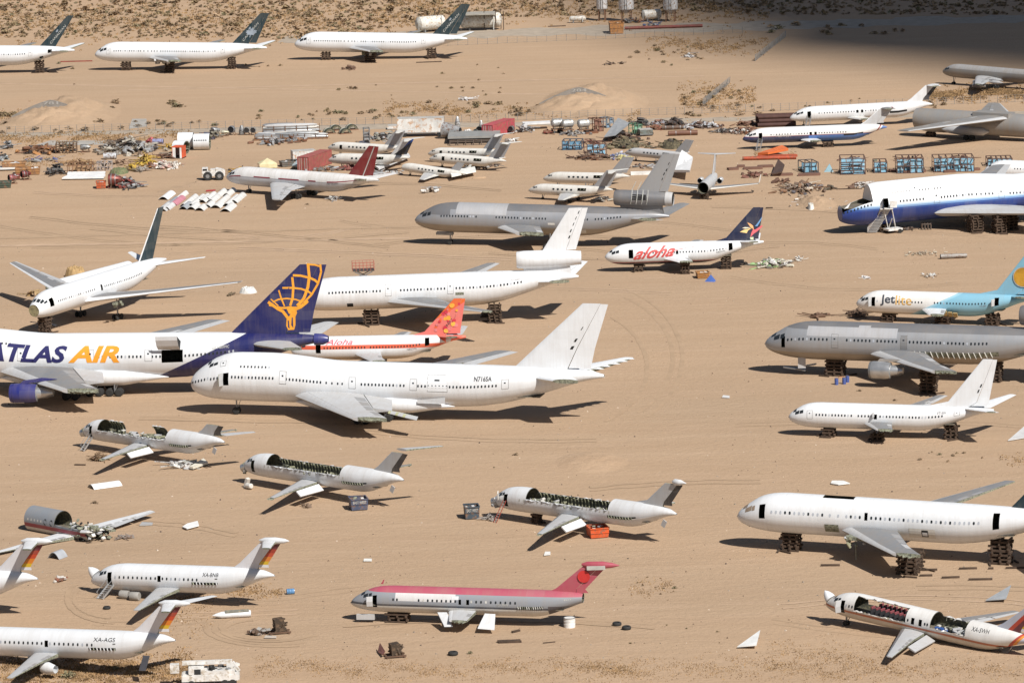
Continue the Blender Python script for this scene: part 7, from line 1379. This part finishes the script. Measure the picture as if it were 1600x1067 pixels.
pipe('grey_pipe', 'lone grey cylinder lying on the open sand', 'cylinder', 1490, 404, 42, 8, .12, (.30, .28, .26), taper=.8); pile('trail of pale litter left of the grey cylinder', 1440, 397, 50, 2, 4, [(.4, .36, .28), (.55, .5, .4)], 40, size=.4); pile('white scraps on the sand above the sky blue jet', 1452, 432, 34, 3, 3, [(.6, .6, .58), (.4, .33, .25)], 16, size=.6); pile('white scrap by the tyre tracks', 1355, 435, 8, 2, 2, [(.7, .7, .7)], 5, size=.5)
hump(388, 457, 28, 3.2, .9, 'white crumpled fairing on the sand right of the front facing jet', 61, 'wing_fairing', M('fairing_white', (.62, .62, .6), .6), 1); pile('small dark clod near the crumpled fairing', 360, 461, 7, 3, 2, [(.12, .09, .05)], 5, size=.5)
pile('stack of timber left of the sky blue jet nose', 1340, 493, 26, 11, 4, [(.11, .07, .045), (.15, .1, .065)], 60, long=1.); pile('brown posts and bars on the sand left of the timber stack', 1276, 495, 28, 4, 4, [(.14, .08, .05)], 12, long=1.3)
for x, y, l in ((1307, 601, 'left, apart from the others'), (1319, 600, 'front of the close pair'), (1324, 597, 'rear of the close pair')): drum('blue oil drum, ' + l, x, y, 6, 10, (.06, .10, .32), 'blue oil drums under the patchwork trijet')
plank('pale plank leaning on the blue drums', 1314, 590, 8, .1, 1, None, .2, (.4, .22, .12)); flat_panel('grey triangular sheet cut by the right edge', [(1575, 690), (1604, 685), (1604, 665)], .1, (.6, .6, .6)); flat_panel('tiny white sheet on the open sand', [(1128, 622), (1140, 623), (1140, 620), (1130, 619)], .05, (.65, .65, .65))
# scissor lift behind the white trijet
r = empty('scissor_lift', at(569, 468), .08, 'raised work platform with red rails behind the white trijet', 'work platform'); s = S_(569, 468); H = 47 * s; mb = MB(); RR = M('red_rail', (.42, .14, .10), .7); w_ = 34 * s
mb.box((0, 0, H), (w_, 2.4, .2), M('platform_dark', (.08, .07, .065), .8)); mb.build('platform', r); mb = MB()
for x in np.linspace(-.5, .5, 7):
    for y in (-1.2, 1.2): mb.beam((x * w_, y, H), (x * w_, y, H + 1.5), .07, RR)
for z in (.5, 1., 1.5):
    for y in (-1.2, 1.2): mb.beam((-w_/2, y, H + z), (w_/2, y, H + z), .07, RR)
    for x in (-.5, .5): mb.beam((x * w_, -1.2, H + z), (x * w_, 1.2, H + z), .07, RR)
mb.build('guard_rail', r); mb = MB()
for k in range(3):
    z0, z1 = .6 + (H - .8) * k / 3, .6 + (H - .8) * (k + 1) / 3
    for y in (-1, 1): mb.beam((-w_ * .4, y, z0), (w_ * .4, y, z1), .16, STEEL); mb.beam((w_ * .4, y, z0), (-w_ * .4, y, z1), .16, STEEL)
mb.build('scissor_arms', r); mb = MB(); mb.box((0, 0, .5), (w_, 2.2, .6), M('platform_dark')); mb.build('chassis', r)
for x in (-.35, .35):
    for y in (-1, 1): mb = MB(); mb.lathe((x * w_, y - .15, .4), (x * w_, y + .15, .4), [(0, .2), (0, .4), (1, .4), (1, .2)], TYRE, 12); mb.build('wheel', r, 40)
# stair truck at the blue jumbo
r = empty('stair_truck', at(1362, 364), 0, 'white mobile boarding stair at the door of the blue jumbo', 'boarding stair'); s = S_(1362, 364); dz = BLUEJ.W(BLUEJ.b.pt(xb(1374), 98)); base = r.location; tp = dz - Vector(base); tp = Vector((tp.x, tp.y - .4, tp.z)); WM = M('stair_white', (.72, .72, .71), .5, dirt=(.5, .45, .38)); side = Vector((.85, .2, 0)); mb = MB()
for sg in (-1, 1):
    a, b = side * sg, tp + side * sg; mb.slab([a + Vector((0, 0, .15)), b, b + Vector((0, 0, 1.05)), a + Vector((0, 0, 1.1))], (.07, 0, 0), WM)
mb.build('stair_side', r); mb = MB(); n_ = 16
for i in range(n_): t = (i + .5) / n_; q = tp * t; mb.box((q.x, q.y, q.z + .05), (1.6, abs(tp.y) / n_ + .28, .07), M('stair_tread', (.45, .45, .45), .7)); mb.box((q.x, q.y + .1, q.z - .1), (1.6, .05, .3), M('stair_riser', (.6, .6, .6), .7))
mb.build('stair_flight', r); mb = MB(); mb.box((tp.x, tp.y + .1, tp.z - .05), (2.4, 1.3, .15), WM); mb.box((tp.x + 1.3, tp.y - .3, tp.z + .8), (1.3, .08, 1.3), WM); mb.build('landing', r); mb = MB(); c = Vector((tp.x + .6, tp.y * .45, 0)); mb.box((c.x + .7, c.y + .3, .75), (3.2, 1.9, .35), WM, rz=.5); mb.beam((tp.x + 1, tp.y, tp.z), (c.x + 1.2, c.y, .8), .15, WM); mb.beam((tp.x - .6, tp.y, tp.z), (c.x - .2, c.y, .8), .15, WM); mb.beam((tp.x + 1, tp.y, tp.z * .6), (c.x - .2, c.y, .8), .12, WM); mb.build('chassis', r)
for x, y in ((-.4, -.4), (1.8, .9), (-.6, .8), (1.4, -.4)): mb = MB(); q = Vector((c.x + .6 + x, c.y + y, .4)); mb.lathe(q, q + Vector((0, .3, 0)), [(0, .2), (0, .4), (1, .4), (1, .2)], TYRE, 12); mb.build('wheel', r, 40)
for x, y, w_ in ((1392, 358, 18), (1418, 359, 22)): pile('brown bent scrap in the shade of the blue jumbo, %s piece' % ('left' if x < 1400 else 'middle'), x, y, w_, 4, 2, [(.08, .06, .05)], 10, long=1.)
frame('small_rack', 'low steel rack in the shade of the blue jumbo', 'rack', 1447, 358, 14, 9, 2, 0, (.14, .11, .09), None, 3, 1)
hump(118, 432, 34, 5, 1.6, 'tan box shaped tarpaulin behind the front facing jet', 71, 'tarpaulin', M('tan_tarp', (.42, .28, .13), .8), 1); bs = barrel('long white body shell lying alongside the front facing jet', 142, 447, 205, 24, 1.04)
pile('tan flap beside the cockpit of the front facing jet', 52, 462, 16, 9, 4, [(.42, .3, .15), (.4, .28, .14)], 8); pile('white chocks under the front facing jet', 72, 511, 22, 6, 3, [(.6, .6, .58)], 8)
# ---- front rows
bin_('dumpster', 'blue dumpster with white lettering under the tail of the roofless ribbed jet', 'dumpster', 560, 795, 25, 18, 2.2, .2, (.07, .09, .15), group='small blue dumpsters', text='EAST WEST'); bin_('dumpster', 'dark blue dumpster standing alone on open sand', 'dumpster', 737, 809, 21, 20, 2.0, .12, (.06, .085, .11), group='small blue dumpsters', text='EAST WEST'); bin_('dumpster', 'bright orange dumpster under the wing of the gutted jet', 'dumpster', 934, 838, 28, 16, 2.3, .22, (.62, .10, .025))
pile('folded wire basket beside the dark blue dumpster', 764, 812, 18, 8, 1.6, [(.4, .38, .36), (.3, .28, .27)], 26, long=1.6, size=.55, name='wire_basket', cat='basket')
arc_panel('white curved skin panel with dark underside, alone below the torn ribbed jet', 164, 760, 25, 4.4, .55, -1.05, (.78, .78, .77), group=None); arc_panel('grey half round shell beside the sunset tails', 90, 871, 22, 2.0, .9, -.5, (.36, .38, .41), group=None); flat_panel('small white panel lying crosswise on open sand', [(285, 826), (292, 829), (311, 824), (309, 817), (293, 821)], .2, (.78, .78, .77)); flat_panel('thin grey sheet scrap on the sand', [(218, 822), (238, 821), (239, 818), (222, 817)], .05, (.4, .4, .4)); flat_panel('torn white sheet on sand above the big white twin', [(1298, 757), (1310, 759), (1328, 757), (1318, 753), (1300, 753)], .1, (.75, .75, .73)); flat_panel('white triangular fin panel on the near sand', [(1152, 1013), (1182, 1014), (1188, 994)], .15, (.74, .74, .72), tip=.8); flat_panel('grey triangular panel right of the open sided jet', [(1540, 941), (1572, 942), (1580, 924)], .2, (.34, .36, .38), tip=.8); flat_panel('white stick on the sand by the faded red crown', [(568, 878), (581, 878), (581, 875), (569, 875)], .1, (.75, .75, .72)); flat_panel('white flat scrap below the orange dumpster', [(850, 869), (860, 868), (860, 864), (852, 864)], .1, (.72, .72, .7)); flat_panel('white wing tip standing in the dry grass', [(36, 1046), (53, 1044), (48, 1032)], .1, (.6, .6, .6), tip=1.4)
pile('brown metal scrap beside the grey wing section', 155, 837, 24, 4, 3, [(.3, .22, .14), (.5, .46, .4)], 14, size=.5); pile('grey rag of sheet metal on sand', 194, 841, 18, 3, 2, [(.22, .19, .17)], 6, size=.6); pile('white and rust litter below the cut off tail', 92, 908, 16, 5, 2, [(.6, .57, .53), (.25, .1, .06)], 12, size=.5); pile('dried tumble heap beside the wing tip of the torn ribbed jet', 156, 718, 26, 13, 3, [(.16, .10, .055), (.2, .13, .07)], 120, long=1.3, size=.5, name='brush_heap', cat='brush heap')
pile('stacked grey flap pieces below the torn ribbed jet', 285, 729, 34, 9, 3, [(.5, .5, .5), (.6, .6, .58), (.3, .3, .27)], 40); flat_panel('cream flap lying beside the stacked grey pieces', [(296, 734), (302, 735), (325, 727), (318, 721)], .2, (.66, .63, .54), 'wing_flap', 'wing flap', .3); plank('dark timber below the torn ribbed jet', 126, 727, 18, -.2, 1, None, .2)
r = empty('fuel_pod', at(362, 965), .13, 'white pointed pod with an open grey bay lying on the sand', 'pod'); s = S_(362, 965); L = 60 * s; mb = MB(); mb.lathe((-L/2, 0, .45), (L/2, 0, .45), [(0, .02), (.1, .22), (.25, .42), (.9, .45), (1, .42), (1, .02)], WHITE, 14); mb.build('pod_shell', r, 40); mb = MB(); mb.box((L * .14, 0, .78), (L * .62, .7, .3), M('pod_bay', (.2, .2, .17), .8, dirt=(.35, .3, .2))); mb.build('open_bay', r)
def wreckengine(px, py, w, h, label):
    s = S_(px, py); W_, H = w * s, h * s; r = empty('engine_block', at(px, py), .2, label, 'engine block', 'stripped engine blocks'); mb = MB(); dk = M('oily_brown', (.065, .045, .03), .7, .2, dirt=(.14, .09, .055)); mb.box((0, 0, H * .55), (W_ * .42, 1.2, H * .75), dk, rz=.1, ry=-.08); mb.build('block_core', r); mb = MB()
    for i in range(26): mb.lathe((random.uniform(-.3, .25) * W_, random.uniform(-.7, .7), random.uniform(.3, H * .95)), (random.uniform(-.1, .4) * W_, random.uniform(-.7, .7), random.uniform(.3, H * .9)), [(0, .1), (.5, .16), (1, .1)], dk, 7)
    mb.build('pipe_cluster', r); mb = MB()
    for x in (-.4, .4): mb.beam((x * W_, -.8, .12), (x * W_, .8, .12), .2, M('timber_dark', (.12, .07, .045), .9))
    for y in (-.6, .6): mb.beam((-W_ * .5, y, .22), (W_ * .5, y, .22), .18, M('timber_dark'))
    mb.build('skid', r); return r
wreckengine(436, 989, 36, 26, 'brown stripped engine block on a skid beside a crumpled sheet'); wreckengine(617, 1026, 34, 24, 'dark stripped engine block with a red plate leaning on it'); pile('crumpled grey sheet and brown scrap beside the engine block', 405, 991, 34, 10, 3, [(.32, .31, .29), (.12, .08, .055)], 26, size=.8); flat_panel('small pale strip below the stripped engine block', [(413, 998), (432, 998), (432, 996), (415, 995)], .1, (.5, .45, .4)); flat_panel('red plate leaning on the dark engine block', [(590, 1020), (598, 1028), (602, 1026), (594, 1016)], .1, (.2, .08, .06), tip=1.)
drum('blue oil drum lying by the sunset rudder', 454, 928, 9, 12, (.09, .22, .42), None, True, .2); drum('fat white drum standing by the faded red crowned jet', 890, 979, 18, 15, (.72, .71, .69)); 
for x, y, l in ((964, 977, 'leftmost of the pair beside the white drum'), (979, 983, 'rightmost of the pair beside the white drum'), (708, 1023, 'alone near the dark engine block')): tyre('black tyre lying flat, ' + l, x, y, 14.5 if x > 800 else 16, .45)
tyre('dark tyre by the stair of XA-BNB', 167, 951, 12, .35); plank('three timbers laid together below the red crowned jet', 795, 1004, 36, .02, 3); plank('single timber right of the cut wing stub', 807, 987, 16, .7, 1); plank('thin timber on the sand below the red crowned jet', 857, 1004, 20, .3, 1, th=.12)
for i, (x, y, w_, rz) in enumerate(((1457, 891, 18, 0), (1447, 900, 20, -.03), (1512, 889, 28, 0), (1485, 903, 28, .05), (1532, 906, 37, -.04), (1588, 888, 34, 0), (1547, 889, 8, 0), (1298, 884, 30, -.1))): plank(('short timber, upper left of the scattered timbers', 'short timber, lower left of the scattered timbers', 'timber in the middle of the upper scattered row', 'timber in the middle of the lower scattered row', 'longest of the scattered timbers', 'timber at the right end under the big white twin', 'red brown timber stub under the big white twin', 'timber at the edge of the wing shadow')[i], x, y, w_, rz, 1)
pile('dead brown twigs on the sand beside the rows', 480, 792, 14, 3, 2, [(.12, .08, .05)], 6, size=.4)
# white bucket truck at the bottom edge
r = empty('bucket_truck', at(330, 1071), .04, 'white bucket truck with a folded boom at the bottom edge', 'bucket truck'); s = S_(330, 1071); WM = M('truck_white', (.66, .65, .63), .5, dirt=(.4, .35, .28)); mb = MB(); mb.box((0, 0, 1.2), (90 * s, 2.3, .7), WM); mb.box((12 * s, 0, 1.75), (52 * s, 2.2, .6), WM); mb.build('truck_bed', r); mb = MB(); mb.box((-22 * s, 0, 1.75), (24 * s, 2.1, 1.3), WM); mb.box((-36 * s, 0, 1.3), (14 * s, 2.1, .7), WM); mb.build('cab', r); mb = MB(); mb.box((-20 * s, -1.07, 2.0), (10 * s, .05, .6), GLASS); mb.box((-34.2 * s, 0, 2.05), (.1, 1.7, .55), GLASS); mb.build('cab_window', r); mb = MB(); mb.box((-5 * s, .4, 2.75), (78 * s, .45, .45), WM); mb.box((30 * s, .4, 2.2), (10 * s, .6, .9), WM); mb.beam((34 * s, .4, 2.7), (44 * s, .2, 1.6), .35, WM); mb.build('boom', r); mb = MB(); mb.box((-56 * s, .3, 2.2), (14 * s, 1., 1.0), WM); mb.build('bucket', r)
mb = MB()
for i in range(14): mb.box((random.uniform(-10, 44) * s, random.uniform(-1, 1), random.uniform(1.9, 2.4)), (.6, .4, .3), random.choice([WM, CREAM, STEEL, HOLE]), rz=random.random())
mb.build('fittings', r)
for x in (-30, 22, 34):
    for y in (-1, 1): mb = MB(); mb.lathe((x * s, y - .2, .5), (x * s, y + .2, .5), [(0, .3), (0, .46), (.2, .5), (.8, .5), (1, .46), (1, .3)], TYRE, 14); mb.build('wheel', r, 40)
